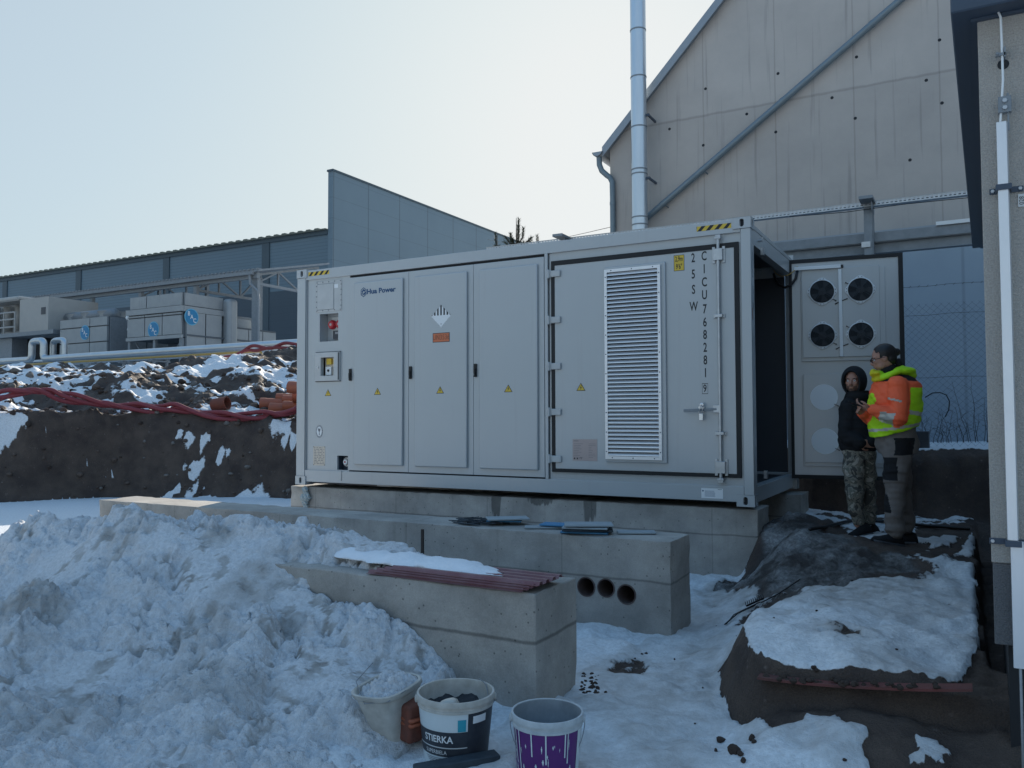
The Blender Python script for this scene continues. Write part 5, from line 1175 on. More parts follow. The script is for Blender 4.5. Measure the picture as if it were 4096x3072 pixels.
for i, px in enumerate(posts):
    x = S(px, 1200, 'y', CY)[0]; mb = MB(); w_ = .2 if i == 0 else .12; mb.box(x-w_, x+w_, CY-.1, CY+.1, 1.8, zc-.3); mb.build('post', 'galvd', cn)
    mb = MB(); mb.box(x-.08, x+.08, CBY-.5, CBY-.3, 1.8, zc+.8); mb.build('post', 'galvd', cn)
for i, px in enumerate(posts[:3]):
    x = S(px, 1200, 'y', CY)[0]; mb = MB(); zl = zc-.55
    mb.bar((x, CY, zl), (x, CBY-.4, zl), .14, .14); mb.bar((x, CY, zc-.1), (x, CBY-.4, zc+1.0), .12, .12)
    n = 3
    for j in range(n):
        ya = CY+(CBY-.4-CY)*j/n; yb_ = CY+(CBY-.4-CY)*(j+1)/n; za = zc-.1+1.1*j/n; zb_ = zc-.1+1.1*(j+1)/n
        mb.bar((x, yb_, zl), (x, yb_, zb_), .09, .09, (1, 0, 0)); mb.bar((x, ya, za) if j % 2 else (x, ya, zl), (x, yb_, zl) if j % 2 else (x, yb_, zb_), .08, .08)
    mb.build('truss', 'galvd', cn)

# cooling towers
def bac(mb, c, u, r, y_n):
    "round blue maker's badge with the white letters B A C stepping down"
    c = Vector(c); u = Vector(u); n = u.cross(Vector((0, 0, 1)))
    mb.mi = 1; mb.lathe(c, [(r, 0), (r, .01), (.0, .01)], 28, n); mb.mi = 0; mb.lathe(c+n*.012, [(r*.88, 0), (r*.88, .01), (.0, .01)], 28, n); mb.mi = 2
    for ch, dx, dz in (('B', -.42, .36), ('A', 0, -.02), ('C', .42, -.42)): mb.text(ch, r*.50, c+u*r*dx+Vector((0, 0, r*dz)), u, (0, 0, 1), wscale=.9, th=.03, off=.03)
def panels(x0, x1, y, z0, z1, xs, zs, parent, nm='wall_panel', th=.1):
    mb = MB(); xs = [x0]+xs+[x1]; zs = [z0]+zs+[z1]
    for i in range(len(xs)-1):
        for j in range(len(zs)-1): mb.box(xs[i]+.03, xs[i+1]-.03, y-th, y, zs[j]+.03, zs[j+1]-.03)
    return mb.build(nm, 'tower', parent)
TY = 19.0
def T_(px, py, y=TY): return S(px, py, 'y', y)
# smaller tower
a, b = T_(247, 1283), T_(437, 1262); lo = 1.9; x0, x1, zt2 = a[0], b[0], (a[2]+b[2])/2
t2 = thing('cooling_tower', 'smaller boxy grey cooling tower with round fan collars on top, left of the taller one', 'cooling tower', ((x0+x1)/2, 21, lo))
mb = MB(); mb.box(x0, x1, TY, TY+4.6, lo, zt2); mb.build('casing', 'towerrim', t2)
panels(x0, x1, TY, lo, zt2, [x0+(x1-x0)*.64], [lo+.9, S(300, 1375, 'y', TY)[2], S(300, 1314, 'y', TY)[2]], t2)
mb = MB(); mb.box(x1, x1+.06, TY+.05, TY+2.2, lo, zt2-.04); mb.box(x1, x1+.06, TY+2.3, TY+4.5, lo, zt2-.04); mb.build('side_panel', 'galvd', t2)
for k, px in enumerate((306, 371, 445)):
    p = S(px, 1262, 'y', TY+1.3+k*.1); mb = MB(); mb.lathe((p[0], TY+1.6, zt2), [(.75, 0), (.72, .25), (.80, .50), (.74, .50), (.70, .3), (.0, .3)], 28, (0, 0, 1)); autosmooth(mb.build('fan_collar', 'tower', t2))
mb = MB(); p = T_(347, 1331); bac(mb, (p[0], TY-.105, p[2]), (1, 0, 0), .40, 0); mb.build('badge', [mat('badge_blue', (.02, .22, .42), .4), 'foamblue' if 0 else mat('badge_rim', (.15, .45, .62), .4), 'whitefilm'], t2)
# taller tower
a, b = T_(517, 1190), T_(733, 1167); x0, x1, zt1 = a[0], b[0], (a[2]+b[2])/2; zmid = T_(733, 1222)[2]; zbot = T_(600, 1357)[2]
t1 = thing('cooling_tower', 'taller two-tier grey cooling tower standing on legs, with two round badges', 'cooling tower', ((x0+x1)/2, 21, lo))
mb = MB(); mb.box(x0, x1, TY, TY+2.4, zbot, zmid); mb.box(x0+.1, x1-.15, TY+.1, TY+2.6, zmid, zt1); mb.build('casing', 'towerrim', t1)
zm2 = T_(600, 1270)[2]
panels(x0, x1, TY, zbot+.12, zmid-.3, [x0+(x1-x0)*.335, x0+(x1-x0)*.66], [zm2], t1)
panels(x0+.05, x1-.12, TY+.1, zmid+.02, zt1, [x0+(x1-x0)*.33], [], t1)
mb = MB(); mb.box(x0-.05, x1+.08, TY-.16, TY, zmid-.28, zmid); mb.box(x1, x1+.10, TY, TY+2.6, zmid-.28, zmid); mb.box(x0-.04, x1+.04, TY-.14, TY, zbot-.05, zbot+.12); mb.build('girdle', 'tower', t1)
for xx in (x0+.1, (x0+x1)/2, x1-.1):
    mb = MB(); mb.box(xx-.09, xx+.09, TY-.05, TY+.12, lo, zbot-.05); mb.build('leg', 'galvd', t1)
mb = MB(); mb.bar((x0+.3, TY+.2, zbot-.1), ((x0+x1)/2, TY+.2, lo+.9), .05, .05); mb.bar((x1-.3, TY+.2, zbot-.1), ((x0+x1)/2, TY+.2, lo+.9), .05, .05); mb.build('brace', 'galvd', t1)
mb = MB(); yy2 = TY+.05
xs2 = [TY+.1, TY+1.0, TY+2.0]; 
mb.box(x1+.0, x1+.12, TY+.15, TY+1.25, 2.4, zmid-.30); mb.box(x1+.0, x1+.12, TY+1.32, TY+2.3, 2.4, zmid-.30); mb.box(x1-.15, x1-.03, TY+.15, TY+2.5, zmid+.05, zt1-.03)
mb.build('side_panel', 'tower', t1)
mb = MB(); mb.box(x1+.12, x1+.16, TY+.15, TY+6, T_(733, 1338)[2]-.05, T_(733, 1338)[2]+.03); mb.build('side_rail', 'towerrim', t1)
mb = MB(); mb.box(x1-.1, x1+.5, TY+2.45, TY+3.1, 2.4, zt1-.05); autosmooth(mb.build('duct', 'tower', t1, bev=.2, seg=3))
mb = MB(); mb.box(x0, x1+.02, TY+2.4, TY+6.2, 2.0, zmid-.75)
for i, (ya, yb_) in enumerate(((3.2, 4.1), (4.15, 5.1), (5.15, 6.1))): mb.mi = 1; mb.box(x1+.02, x1+.12, TY+ya, TY+yb_, 2.5, zmid-.85)
mb.build('rear_section', ['towerrim', 'tower'], t1)
mb = MB(); mb.lathe((x1-1.3, TY+4.2, zmid-.75), [(1.1, 0), (1.05, .5), (1.15, .62), (0, .4)], 28); autosmooth(mb.build('fan_collar', 'tower', t1))
for args in ((T_(621, 1320), (1, 0, 0), -.105, None),):
    p = args[0]; mb = MB(); bac(mb, (p[0], TY-.105, p[2]), (1, 0, 0), .42, 0); mb.build('badge', ['badge_blue' if 0 else D.materials['badge_blue'], D.materials['badge_rim'], 'whitefilm'], t1)
p = S(766, 1268, 'x', x1+.125); mb = MB(); bac(mb, (x1+.125, p[1], p[2]), (0, 1, 0), .42, 0); mb.build('badge', [D.materials['badge_blue'], D.materials['badge_rim'], 'whitefilm'], t1)
for px, py in ((503, 1268), (509, 1315)):
    p = T_(px, py); mb = MB(); mb.lathe((p[0]-.3, TY+.3, p[2]), [(.0, 0), (.12, .03), (.15, .2), (.1, .5), (.0, .52)], 14, (1, 0, 0)); autosmooth(mb.build('float_valve', 'white', t1))

# cream ventilation unit on a dark plinth with railing (far left)
ac = thing('ventilation_unit', 'cream boxed ventilation unit with railed platform on the dark plinth at the far left', 'ventilation unit', (-44, 20, 2))
a = T_(80, 1200); b = T_(192, 1320)
mb = MB(); mb.box(a[0], b[0], TY, TY+3, b[2], a[2]); mb.build('casing', 'acwhite', ac)
mb = MB(); p = T_(174, 1243); mb.box(p[0]-.2, p[0]+.2, TY-.02, TY, p[2]-.2, p[2]+.2); mb.build('control_box', 'rack', ac)
mb = MB(); x0a = T_(0, 1200)[0]-2; mb.box(x0a, a[0]-.05, TY+1.2, TY+3, b[2], a[2]+.0); mb.build('rear_casing', 'acwhite', ac)
for i in range(6): 
    x = a[0]-.5-i*1.15; mb = MB(); mb.tube([(x, TY+.9, b[2]+.3), (x, TY+.9, a[2]-.1)], .22, 14); mb.build('pipe', 'acwhite', ac, smooth=True)
mb = MB(); mb.box(x0a, a[0]-.02, TY-.1, TY+1.1, a[2]-.02, a[2]+.25); mb.build('top_collar', 'acwhite', ac, bev=.08)
mb = MB(); x9 = a[0]-.3
for z in (b[2]+.35, b[2]+.8, b[2]+1.2): mb.tube([(x0a, TY-.1, z), (x9, TY-.1, z)], .05, 6)
for i in range(5): mb.tube([(x9-i*1.1, TY-.1, b[2]), (x9-i*1.1, TY-.1, b[2]+1.2)], .055, 6)
mb.build('railing', 'acwhite', ac)
mb = MB(); mb.box(x0a, b[0]+.8, TY-.2, TY+3.2, b[2]-.25, b[2]-.02); mb.build('platform', 'galvd', ac)
mb = MB(); c_ = T_(40, 1400)[0]; mb.box(x0a, c_, TY+.1, TY+3, 1.8, b[2]-.26); mb.mi = 1; mb.box(c_, T_(110, 1400)[0], TY+1, TY+3, 1.8, b[2]-.26); mb.build('plinth', ['galvd', 'dark'], ac)
# services between the units
mb = MB(); a = T_(200, 1230); b = T_(290, 1262)
sv = thing('pipe_manifold', 'dim bundle of horizontal pipes and ducts between the cream unit and the smaller cooling tower', 'pipework', (a[0], 21, 2))
for i, (px, py, r) in enumerate(((200, 1265, .32), (200, 1300, .22), (200, 1325, .15))):
    p = T_(px, py); mb = MB(); mb.tube([(p[0]-1, TY+1.2, p[2]), (p[0]+4, TY+1.2, p[2])], r, 14); mb.tube([(p[0], TY+1.2, 1.9), (p[0], TY+1.2, p[2])], r*.6, 10); mb.build('duct', 'galvd', sv, smooth=True)

# insulated pipeline on trestles
PY = 16.0
pl = thing('insulated_pipeline', 'pair of foil clad pipes with an upright expansion loop running past the cooling towers', 'pipeline', (-25, PY, 2))
zA = S(600, 1409, 'y', PY)[2]; xL = S(-500, 1400, 'y', PY)[0]; xR = S(1400, 1370, 'y', PY)[0]
l0 = S(128, 1400, 'y', PY)[0]; l1 = S(175, 1400, 'y', PY)[0]; zl = S(150, 1364, 'y', PY)[2]
def bend(pts, r=.25, k=4):
    P = [Vector(p) for p in pts]; out = [P[0]]
    for i in range(1, len(P)-1):
        a_, b_ = (P[i-1]-P[i]).normalized(), (P[i+1]-P[i]).normalized()
        for j in range(k+1):
            t = j/k; out.append((P[i]+a_*r)*(1-t)**2+P[i]*2*t*(1-t)+(P[i]+b_*r)*t*t)
    return out+[P[-1]]
mb = MB(); mb.tube(bend([(xL, PY, zA), (l0, PY, zA), (l0, PY, zl), (l1, PY, zl), (l1, PY, zA), (xR, PY, zA)]), .17, 16); autosmooth(mb.build('pipe', 'insul', pl), 50)
mb = MB(); mb.tube(bend([(xL, PY+.6, zA-.1), (l0+.8, PY+.6, zA-.1), (l0+.8, PY+.6, zl+.05), (l1+.75, PY+.6, zl+.05), (l1+.75, PY+.6, zA-.1), (xR, PY+.6, zA-.1)]), .15, 16); autosmooth(mb.build('pipe', 'insul', pl), 50)
mb = MB(); mb.tube([(xL, PY-.02, zA-.30), (xR, PY-.02, zA-.30)], .06, 10); mb.build('pipe', 'galv', pl, smooth=True)
for i in range(14):
    x = xR-.8-i*2.1; mb = MB(); mb.box(x-.05, x+.05, PY-.08, PY+.02, 1.6, zA-.36); mb.box(x-.05, x+.05, PY+.6, PY+.7, 1.6, zA-.3); mb.box(x-.06, x+.06, PY-.3, PY+.8, zA-.44, zA-.37); mb.build('trestle', 'galvd', pl)
gp = S(600, 1430, 'y', PY-.6); xg = S(1045, 1410, 'y', PY-.6)[0]
mb = MB(); mb.tube(bend([(xL, PY-.6, gp[2]), (xg, PY-.6, gp[2]), (xg, PY-.6, 1.7)], .15), .05, 8); tag(autosmooth(mb.build('gas_pipe', 'gasyellow')), 'thin yellow gas pipe running just below the foil clad pipes', 'gas pipe')

# ------------------------------------------------------------------ small stucco building on the right
ub = thing('utility_building', 'beige stucco building corner with anthracite roof edge at the right border', 'building', (10, -1.4, -.06))
P0, P1 = (7.980, -4.20), (8.105, 1.38); zbt = -.062; ztop_ = 2.611; zpl = S(3970, 2250, 'y', -4.2)[2]
mb = MB(); mb.prism([(P0[0], P0[1], zpl), (12, P0[1], zpl), (12, P1[1], zpl), (P1[0], P1[1], zpl)], (0, 0, ztop_-zpl)); mb.build('wall', 'render', ub, bev=.004)
mb = MB(); mb.prism([(P0[0]+.004, P0[1]+.006, zbt), (12, P0[1]+.006, zbt), (12, P1[1], zbt), (P1[0]+.004, P1[1], zbt)], (0, 0, zpl-zbt-.001)); mb.build('plinth', 'plinth', ub, bev=.004)
mb = MB(); mb.prism([(8.035, -4.13, -1.5), (12, -4.13, -1.5), (12, P1[1]-.1, -1.5), (8.14, P1[1]-.1, -1.5)], (0, 0, zbt+1.499)); mb.build('foundation', 'found', ub)
mb = MB(); mb.prism([(7.880, -4.32, ztop_), (12.1, -4.28, ztop_), (12.1, 1.38, ztop_), (7.990, 1.36, ztop_)], (0, 0, .42)); mb.build('roof_edge', 'anth', ub, bev=.006)
mb = MB(); mb.prism([(7.955, -4.222, ztop_-.012), (12.0, -4.222, ztop_-.012), (12.0, 1.34, ztop_-.012), (8.06, 1.34, ztop_-.012)], (0, 0, .011)); mb.build('soffit', 'anth', ub)
wy = -4.2
def wp(px, py, y=-4.25): return S(px, py, 'y', y)
mb = MB(); mb.tube([wp(3990, 40, -4.23), wp(4003, 70, -4.235), wp(4008, 200, -4.24), wp(4012, 320, -4.245), wp(4005, 440, -4.245), wp(3992, 610, -4.245)], .0048, 8); lc = tag(mb.build('lightning_conductor', 'white', smooth=True), 'lightning conductor with pale protective cover running down the beige stucco wall', 'lightning conductor')
mb = MB(); c = wp(4013, 258, -4.2); mb.lathe((c[0], -4.201, c[2]), [(.022, 0), (.019, .002), (0, .002)], 20, (0, -1, 0)); mb.build('drill_hole', 'dark', ub)
mb = MB(); a = wp(4002, 220, -4.24); mb.box(a[0]-.018, a[0]+.02, -4.25, -4.235, a[2]-.006, a[2]+.006); mb.tube([(a[0]-.012, -4.25, a[2]+.002), (a[0]-.012, -4.262, a[2]+.002)], .006, 6); mb.box(a[0]+.012, a[0]+.018, -4.25, -4.2, a[2]-.012, a[2]+.03); mb.build('holder', 'galvd', lc)
a = wp(4021, 418, -4.25); mb = MB(); mb.box(a[0]-.026, a[0]+.022, -4.258, -4.23, a[2]-.034, a[2]+.034); mb.mi = 1
for dz in (-.016, .014): mb.tube([(a[0]-.002, -4.258, a[2]+dz), (a[0]-.002, -4.268, a[2]+dz)], .010, 6)
mb.mi = 0; mb.box(a[0]+.006, a[0]+.014, -4.245, -4.24, a[2]-.11, a[2]+.05); mb.build('test_clamp', ['galvd', 'galv'], lc, bev=.001)
a = wp(4018, 490, -4.25); b = wp(4059, 2160, -4.25)
mb = MB(); x_ = wp(4028, 1200, -4.25)[0]; mb.prism([(x_-.022, -4.25, b[2]), (x_-.022, -4.27, b[2]), (x_+.014, -4.272, b[2]), (x_+.020, -4.25, b[2])], (0, 0, a[2]-b[2])); mb.build('cover_profile', 'alu', lc, bev=.001)
c = wp(4080, 2180, -4.26); e = wp(4080, 2675, -4.26)
mb = MB(); mb.prism([(x_-.012, -4.235, e[2]), (x_-.012, -4.262, e[2]), (x_+.035, -4.262, e[2]), (x_+.035, -4.235, e[2])], (0, 0, b[2]-.005-e[2])); mb.build('lower_cover', 'alu', lc, bev=.001)
mb = MB(); mb.tube([(x_+.012, -4.25, e[2]+.02), (x_+.012, -4.25, -1.2)], .006, 8); mb.build('ground_rod', 'galv', lc)
for py in (755, 2170):
    c = wp(3972, py, -4.26); d_ = wp(4084, py-6, -4.26) if py < 1000 else wp(4110, py, -4.26)
    mb = MB(); mb.box(c[0]-.012, x_-.024, -4.208, -4.201, c[2]-.012, c[2]+.012); mb.box(x_-.026, x_+.024, -4.278, -4.272, c[2]-.012, c[2]+.012); mb.box(x_-.030, x_-.024, -4.278, -4.201, c[2]-.012, c[2]+.012); mb.box(x_+.022, x_+.028, -4.278, -4.201, c[2]-.012, c[2]+.012); mb.box(x_+.028, d_[0]+.012, -4.208, -4.201, c[2]-.012, c[2]+.012)
    mb.mi = 1
    for q in (c[0], d_[0]): mb.tube([(q, -4.208, c[2]), (q, -4.218, c[2])], .008, 6)
    mb.build('strap', ['anth', 'galv'], lc, bev=.001)
c = wp(4086, 795, -4.21); mb = MB(); mb.box(c[0]-.012, c[0]+.014, -4.205, -4.202, c[2]-.032, c[2]+.022); mb.mi = 1; mb.text('028', .017, (c[0]+.001, -4.2052, c[2]-.006), (0, 0, 1), (-1, 0, 0), wscale=1); mb.build('number_tag', ['galv', 'ink'], lc, rec=False)

# ------------------------------------------------------------------ hoses and pipes on the bank
def bank_pt(px, py, off):
    Yv = 3.
    for _ in range(12): p = S(px, py, 'y', Yv); Yv = .5*Yv+.5*(float(ybank(p[0]))+off)
    p = S(px, py, 'y', Yv); p[2] = max(p[2], gz(p[0], p[1])+.03); return p
hp = [(-60, 1600), (0, 1588), (70, 1572), (140, 1566), (200, 1572), (250, 1590), (300, 1598), (360, 1606), (420, 1618), (480, 1628), (560, 1642), (640, 1660), (700, 1666), (770, 1670), (850, 1680), (930, 1690), (1010, 1690), (1080, 1682), (1140, 1662), (1200, 1636)]
base = np.array([bank_pt(a, b, .62) for a, b in hp]); tt = np.linspace(0, len(hp)-1, 150)
base = np.stack([np.interp(tt, np.arange(len(hp)), base[:, k]) for k in range(3)], 1)
ker = np.ones(7)/7
for k in range(3): base[:, k] = np.r_[base[:3, k], np.convolve(base[:, k], ker, 'valid'), base[-3:, k]]
LB = ['upper strand of the twisted red hose bundle along the bank edge', 'middle strand of the twisted red hose bundle, crossing over the others', 'lowest strand of the twisted red hose bundle, nearest the cut face of the bank']
for k in range(3):
    ph = k*2.1; pts = []
    for i, p in enumerate(base):
        a = i*.16+ph+.6*math.sin(i*.05+k); pts.append((p[0], p[1]+.075*math.cos(a)-.02*k, p[2]+.055*math.sin(a)+.05-.03*k))
    mb = MB(); mb.tube(pts, .046, 12); tag(mb.build('hose', 'hose', smooth=True), LB[k], 'hose', 'red hoses twisted together on the bank edge')
for k in range(2):
    fp = [S(a, b+k*9, 'y', 11.3) for a, b in ((850, 1452), (900, 1432), (950, 1412), (1000, 1390), (1040, 1386), (1090, 1388), (1140, 1378), (1200, 1376), (1260, 1376))]
    mb = MB(); pts = []
    for i in range(60):
        q = i/59*(len(fp)-1); j = min(int(q), len(fp)-2); f = q-j; p = fp[j]*(1-f)+fp[j+1]*f; pts.append((p[0], p[1], p[2]+.05*math.sin(i*.32+k*2.4)))
    mb.tube(pts, .055, 10); tag(mb.build('hose', 'hose', smooth=True), ('upper' if k == 0 else 'lower')+' of the two faded red hoses hanging over the rear mounds by the pipeline', 'hose', 'red hoses by the pipeline')
PV = [(1157, 1549, 25, 'topmost orange pipe of the pile beside the container edge, lying across the others'), (1042, 1615, 24, 'orange pipe at the left end of the pile, its dark mouth facing the camera'), (1082, 1634, 24, 'orange pipe low in the pile, second mouth from the left'),
      (1106, 1590, 17, 'smaller orange pipe tucked high behind the front pipes of the pile'), (1132, 1598, 18, 'orange pipe in the middle row right under the topmost one'), (1136, 1624, 21, 'orange pipe low in the pile, nearest the container edge'), (1172, 1585, 24, 'pale orange pipe socket right under the topmost pipe, touching the container edge')]
for i, (px, py, rp, lb) in enumerate(PV):
    yv = 4.9+(.25 if i in (3, 4) else 0)-(.35 if i == 0 else 0); c = S(px, py, 'y', yv); r = rp/FPX*np.dot(c-CAM, CW)
    d = Vector((1, .55+.12*math.sin(i*2.3), -.02)) if i else Vector((1, .30, -.06)); d.normalize(); c = Vector(c)
    mb = MB(); mb.lathe(c, [(r*.93, 0), (r, 0), (r, .12), (r*.95, .14), (r*.95, 2.2), (r*.88, 2.2), (r*.88, .14), (r*.93, .12), (r*.93, 0)], 24, d); mb.mi = 1; mb.lathe(c+d*.8, [(r*.88, 0), (0, .002)], 24, d)
    tag(autosmooth(mb.build('orange_pipe', ['pvc', 'pvcin'])), lb, 'pipe', 'orange pipes piled on the bank')
c = Vector(G(852, 1640)); mb = MB(); mb.lathe(c+Vector((0, 0, .10)), [(.12, 0), (.14, .02), (.14, .36), (.12, .36), (.12, 0)], 20, (1, .25, .15)); tag(autosmooth(mb.build('pipe_socket', 'clinker')), 'short broken brown pipe stub lying on the bank left of the orange pipes', 'pipe stub')

# ------------------------------------------------------------------ buckets
TC = lambda x, y: Vector((CAM[0]-x, CAM[1]-y, 0)).normalized()
def bucket_geo(c, zr, R, H_, th=.004):
    f = TC(c[0], c[1]); r_ = Vector((0, 0, 1)).cross(f)      # r_ : to the viewer's right
    Rb = R*.80
    def P(ang, z, out=0):
        q = max(0, (zr-.035-z)/(H_-.045)); rr = (R*.955)*(1-q)+(Rb+.002)*q+out
        return Vector((c[0], c[1], z))+f*math.cos(ang)*rr+r_*math.sin(ang)*rr
    return f, r_, P
def patch_on(mb, P, a0, a1, z0, z1, out, n=10):
    vs = [P(rad(a0+(a1-a0)*i/n), z, out) for z in (z0, z1) for i in range(n+1)]
    mb.add(vs, [(i, i+1, n+2+i, n+1+i) for i in range(n)])
def bucket(c, zr, R, H_, m_out, m_in, rimm):
    root = thing('bucket', '', 'bucket', (c[0], c[1], zr-H_)); f, r_, P = bucket_geo(c, zr, R, H_)
    mb = MB(); Rb = R*.80; o = (c[0], c[1], zr)
    mb.lathe(o, [(0, -H_), (Rb, -H_), (Rb+.002, -H_+.01), (R*.955, -.035)], 48); mb.mi = 1
    mb.lathe(o, [(R*.93, -.002), (Rb*.97, -H_+.006), (0, -H_+.006)], 48); autosmooth(mb.build('pail', [m_out, m_in], root), 50)
    mb = MB(); mb.lathe(o, [(R*.955, -.050), (R*.975, -.050), (R*.975, -.040), (R*.958, -.038), (R*.958, -.024), (R, -.022), (R*1.005, -.008), (R*.99, .001), (R*.94, .001), (R*.93, -.004)], 48); autosmooth(mb.build('rim', rimm, root), 50)
    for s_ in (-1, 1):
        mb = MB(); p = Vector(o)+r_*s_*R*.99+Vector((0, 0, -.03)); mb.lathe(p-r_*s_*.01, [(.018, 0), (.018, .016), (.008, .020), (0, .02)], 14, r_*s_); mb.build('lug', rimm, root)
    return root, f, r_, P
# paint pail with mortar
c1 = S(1823, 2762, 'z', -.35); R1 = 156/FPX*np.dot(c1-CAM, CW)
b1, f, r_, P = bucket(c1, -.35, R1, .29, 'bucketclean', 'bucket', 'bucket'); b1['label'] = 'white plaster pail with navy STIERKA label and dark hardened mortar inside'
zz = lambda v: -.35-(v-1225)/1.4157/FPX*np.dot(c1-CAM, CW)*1.02
mb = MB(); O_ = .0012
patch_on(mb, P, 19, 84, -.62, -.395, O_, 12); patch_on(mb, P, -86, 19, -.548, -.480, O_, 18); patch_on(mb, P, -86, 19, -.590, -.553, O_, 18)
mb.mi = 1; patch_on(mb, P, 3, 16, -.478, -.425, O_, 4); mb.mi = 2; patch_on(mb, P, 27, 52, -.448, -.415, O_*2, 6)
def wrap(a0, z0, out): return lambda u, v: P(rad(a0)+u/(R1*.9), z0+v, out)
mb.text('STIERKA', .030, (0, 0, 0), wscale=.92, off=.03, warp=wrap(-31, -.514, .003)); mb.text('SUPERBIELA', .017, (0, 0, 0), wscale=.92, warp=wrap(-36, -.572, .003))
patch_on(mb, P, -80, 17, -.5515, -.5495, .0024, 14)
mb.text('30 kg', .016, (0, 0, 0), wscale=1, warp=wrap(32, -.606, .003))
for i in range(5):
    mb.mi = 3; patch_on(mb, P, -60+i*3, -5-i*6, -.600-i*.007, -.5975-i*.007, .002, 8)
mb.build('label_print', ['navy', 'cyan', 'whitefilm', 'inkgrey'], b1, rec=False)
mb = MB(); k = 64; NJ = 18
for j in range(NJ+1):
    for i in range(k):
        a = 2*math.pi*i/k; q = j/NJ; lx, ly = R1*.90*q*math.cos(a), R1*.90*q*math.sin(a)
        mb.v.append((c1[0]+lx, c1[1]+ly, -.44+.02*q**3+float((fbm(np.array([lx*26+3]), np.array([ly*26+8]), 4, 201)[0]-.5)*.07)))
mb.f = [(j*k+i, j*k+(i+1) % k, (j+1)*k+(i+1) % k, (j+1)*k+i) for j in range(NJ) for i in range(k)]; mb.m = [0]*len(mb.f)
mo = tag(mb.build('mortar', 'mortar', rec=False, smooth=True), 'dark crumbly hardened mortar filling the lower half of the white labelled pail', 'mortar')
mb = MB(); rock(mb, (c1[0]+f.x*.03-r_.x*.03, c1[1]+f.y*.03-r_.y*.03, -.405), .05, 12, 8); tag(mb.build('plaster_lump', 'platebeige', smooth=True), 'rounded pale lump lying on the dark mortar in the labelled pail', 'plaster lump')
pts = []; La = Vector(c1)-r_*R1+Vector((0, 0, -.03)); Lb = Vector(c1)+r_*R1+Vector((0, 0, -.03)); 
def handle(c, R, r_, f, lean, up, z, root, n=20, kk=1.0):
    pts = []
    for i in range(n+1):
        t = math.pi*i/n; pts.append(Vector(c)-r_*math.cos(t)*R*1.03+(f*lean+Vector((0, 0, up)))*math.sin(t)*R+Vector((0, 0, z)))
    mb = MB(); mb.tube(pts, .0022, 8); return mb.build('wire_handle', 'galvd', root, smooth=True)
mb = MB(); rp = [Vector(c1)+r_*R1*.62-f*R1*.72+Vector((0, 0, .01)), Vector(c1)+r_*R1*.80-f*R1*.45+Vector((0, 0, -.0)), Vector(c1)+r_*R1*.86-f*R1*.1+Vector((0, 0, -.06)), Vector(c1)+r_*R1*.80+f*R1*.2+Vector((0, 0, -.09)), Vector(c1)+r_*R1*1.0+f*R1*.1+Vector((0, 0, -.04))]
mb.tube(bend(rp, .03), .0022, 8); mb.build('wire_handle', 'galvd', b1, smooth=True)
# purple pail
c3 = S(2189, 2842, 'z', -.355); R3 = 145/FPX*np.dot(c3-CAM, CW)
b3, f, r_, P = bucket(c3, -.355, R3, .30, 'purple', mat('pail_inside_grey', (.30, .34, .37), .5, 0, (.13, .15, .17), 9, .8), mat('pail_rim_grey', (.52, .56, .58), .45, 0, (.30, .33, .35), 22, .6)); b3['label'] = 'purple paint pail splashed with white drips, empty, at the bottom edge of the picture'
mb = MB(); random.seed(11)
for i in range(38):
    a = random.uniform(-80, 80); z = random.uniform(-.62, -.42); w = random.uniform(.4, 2.2); h = random.uniform(.006, .045)*(1.6 if a > 0 and z < -.5 else 1); [patch_on(mb, P, a-w*q_, a+w*.7*q_, z-h*(k_+1)/4, z-h*k_/4, .0012+.0002*(i % 4), 2) for k_, q_ in enumerate((.5, 1, .7, .3))]
for i in range(9): a = random.uniform(-75, 75); patch_on(mb, P, a-1, a+1.2, random.uniform(-.60, -.5), -.405, .0022, 2)
patch_on(mb, P, 60, 88, -.64, -.40, .001, 5)
mb.build('paint_splashes', 'bucketclean', b3, rec=False); handle(c3, R3, r_, f, .55, -1.15, -.03, b3)
# torn tub full of snow
c2 = S(1548, 2735, 'z', -.37); f = TC(c2[0], c2[1]); r_ = Vector((0, 0, 1)).cross(f)
b2 = thing('bucket', 'white oblong tub heaped with snow, tilted into the foot of the snow heap', 'bucket', (c2[0], c2[1], -.62))
Ud = (r_*.50-f*.86).normalized(); Vd = Vector((0, 0, 1)).cross(Ud); tilt = Vector((0, 0, 1))-Ud*.30+Vd*.16; tilt.normalize()
def tubring(h, ka, kb, n=44, e=3.2):
    out = []
    for i in range(n):
        a = 2*math.pi*i/n; ca, sa = math.cos(a), math.sin(a); q = (abs(ca)**e+abs(sa)**e)**(-1/e)
        out.append(Vector(c2)+Ud*ca*q*ka+Vd*sa*q*kb+tilt*h)
    return out
mb = MB(); rg = [tubring(-.25, .155, .085), tubring(-.03, .185, .112), tubring(-.03, .192, .119), tubring(-.022, .197, .124), tubring(-.004, .197, .124), tubring(0, .190, .117), tubring(-.004, .181, .108), tubring(-.20, .155, .085)]
n = 44; vs = [p for q in rg for p in q]; mb.add(vs, [(j*n+i, j*n+(i+1) % n, (j+1)*n+(i+1) % n, (j+1)*n+i) for j in range(len(rg)-1) for i in range(n)]); mb.add(rg[0], [tuple(range(n))])
autosmooth(mb.build('pail', 'bucket', b2, rec=False), 50)
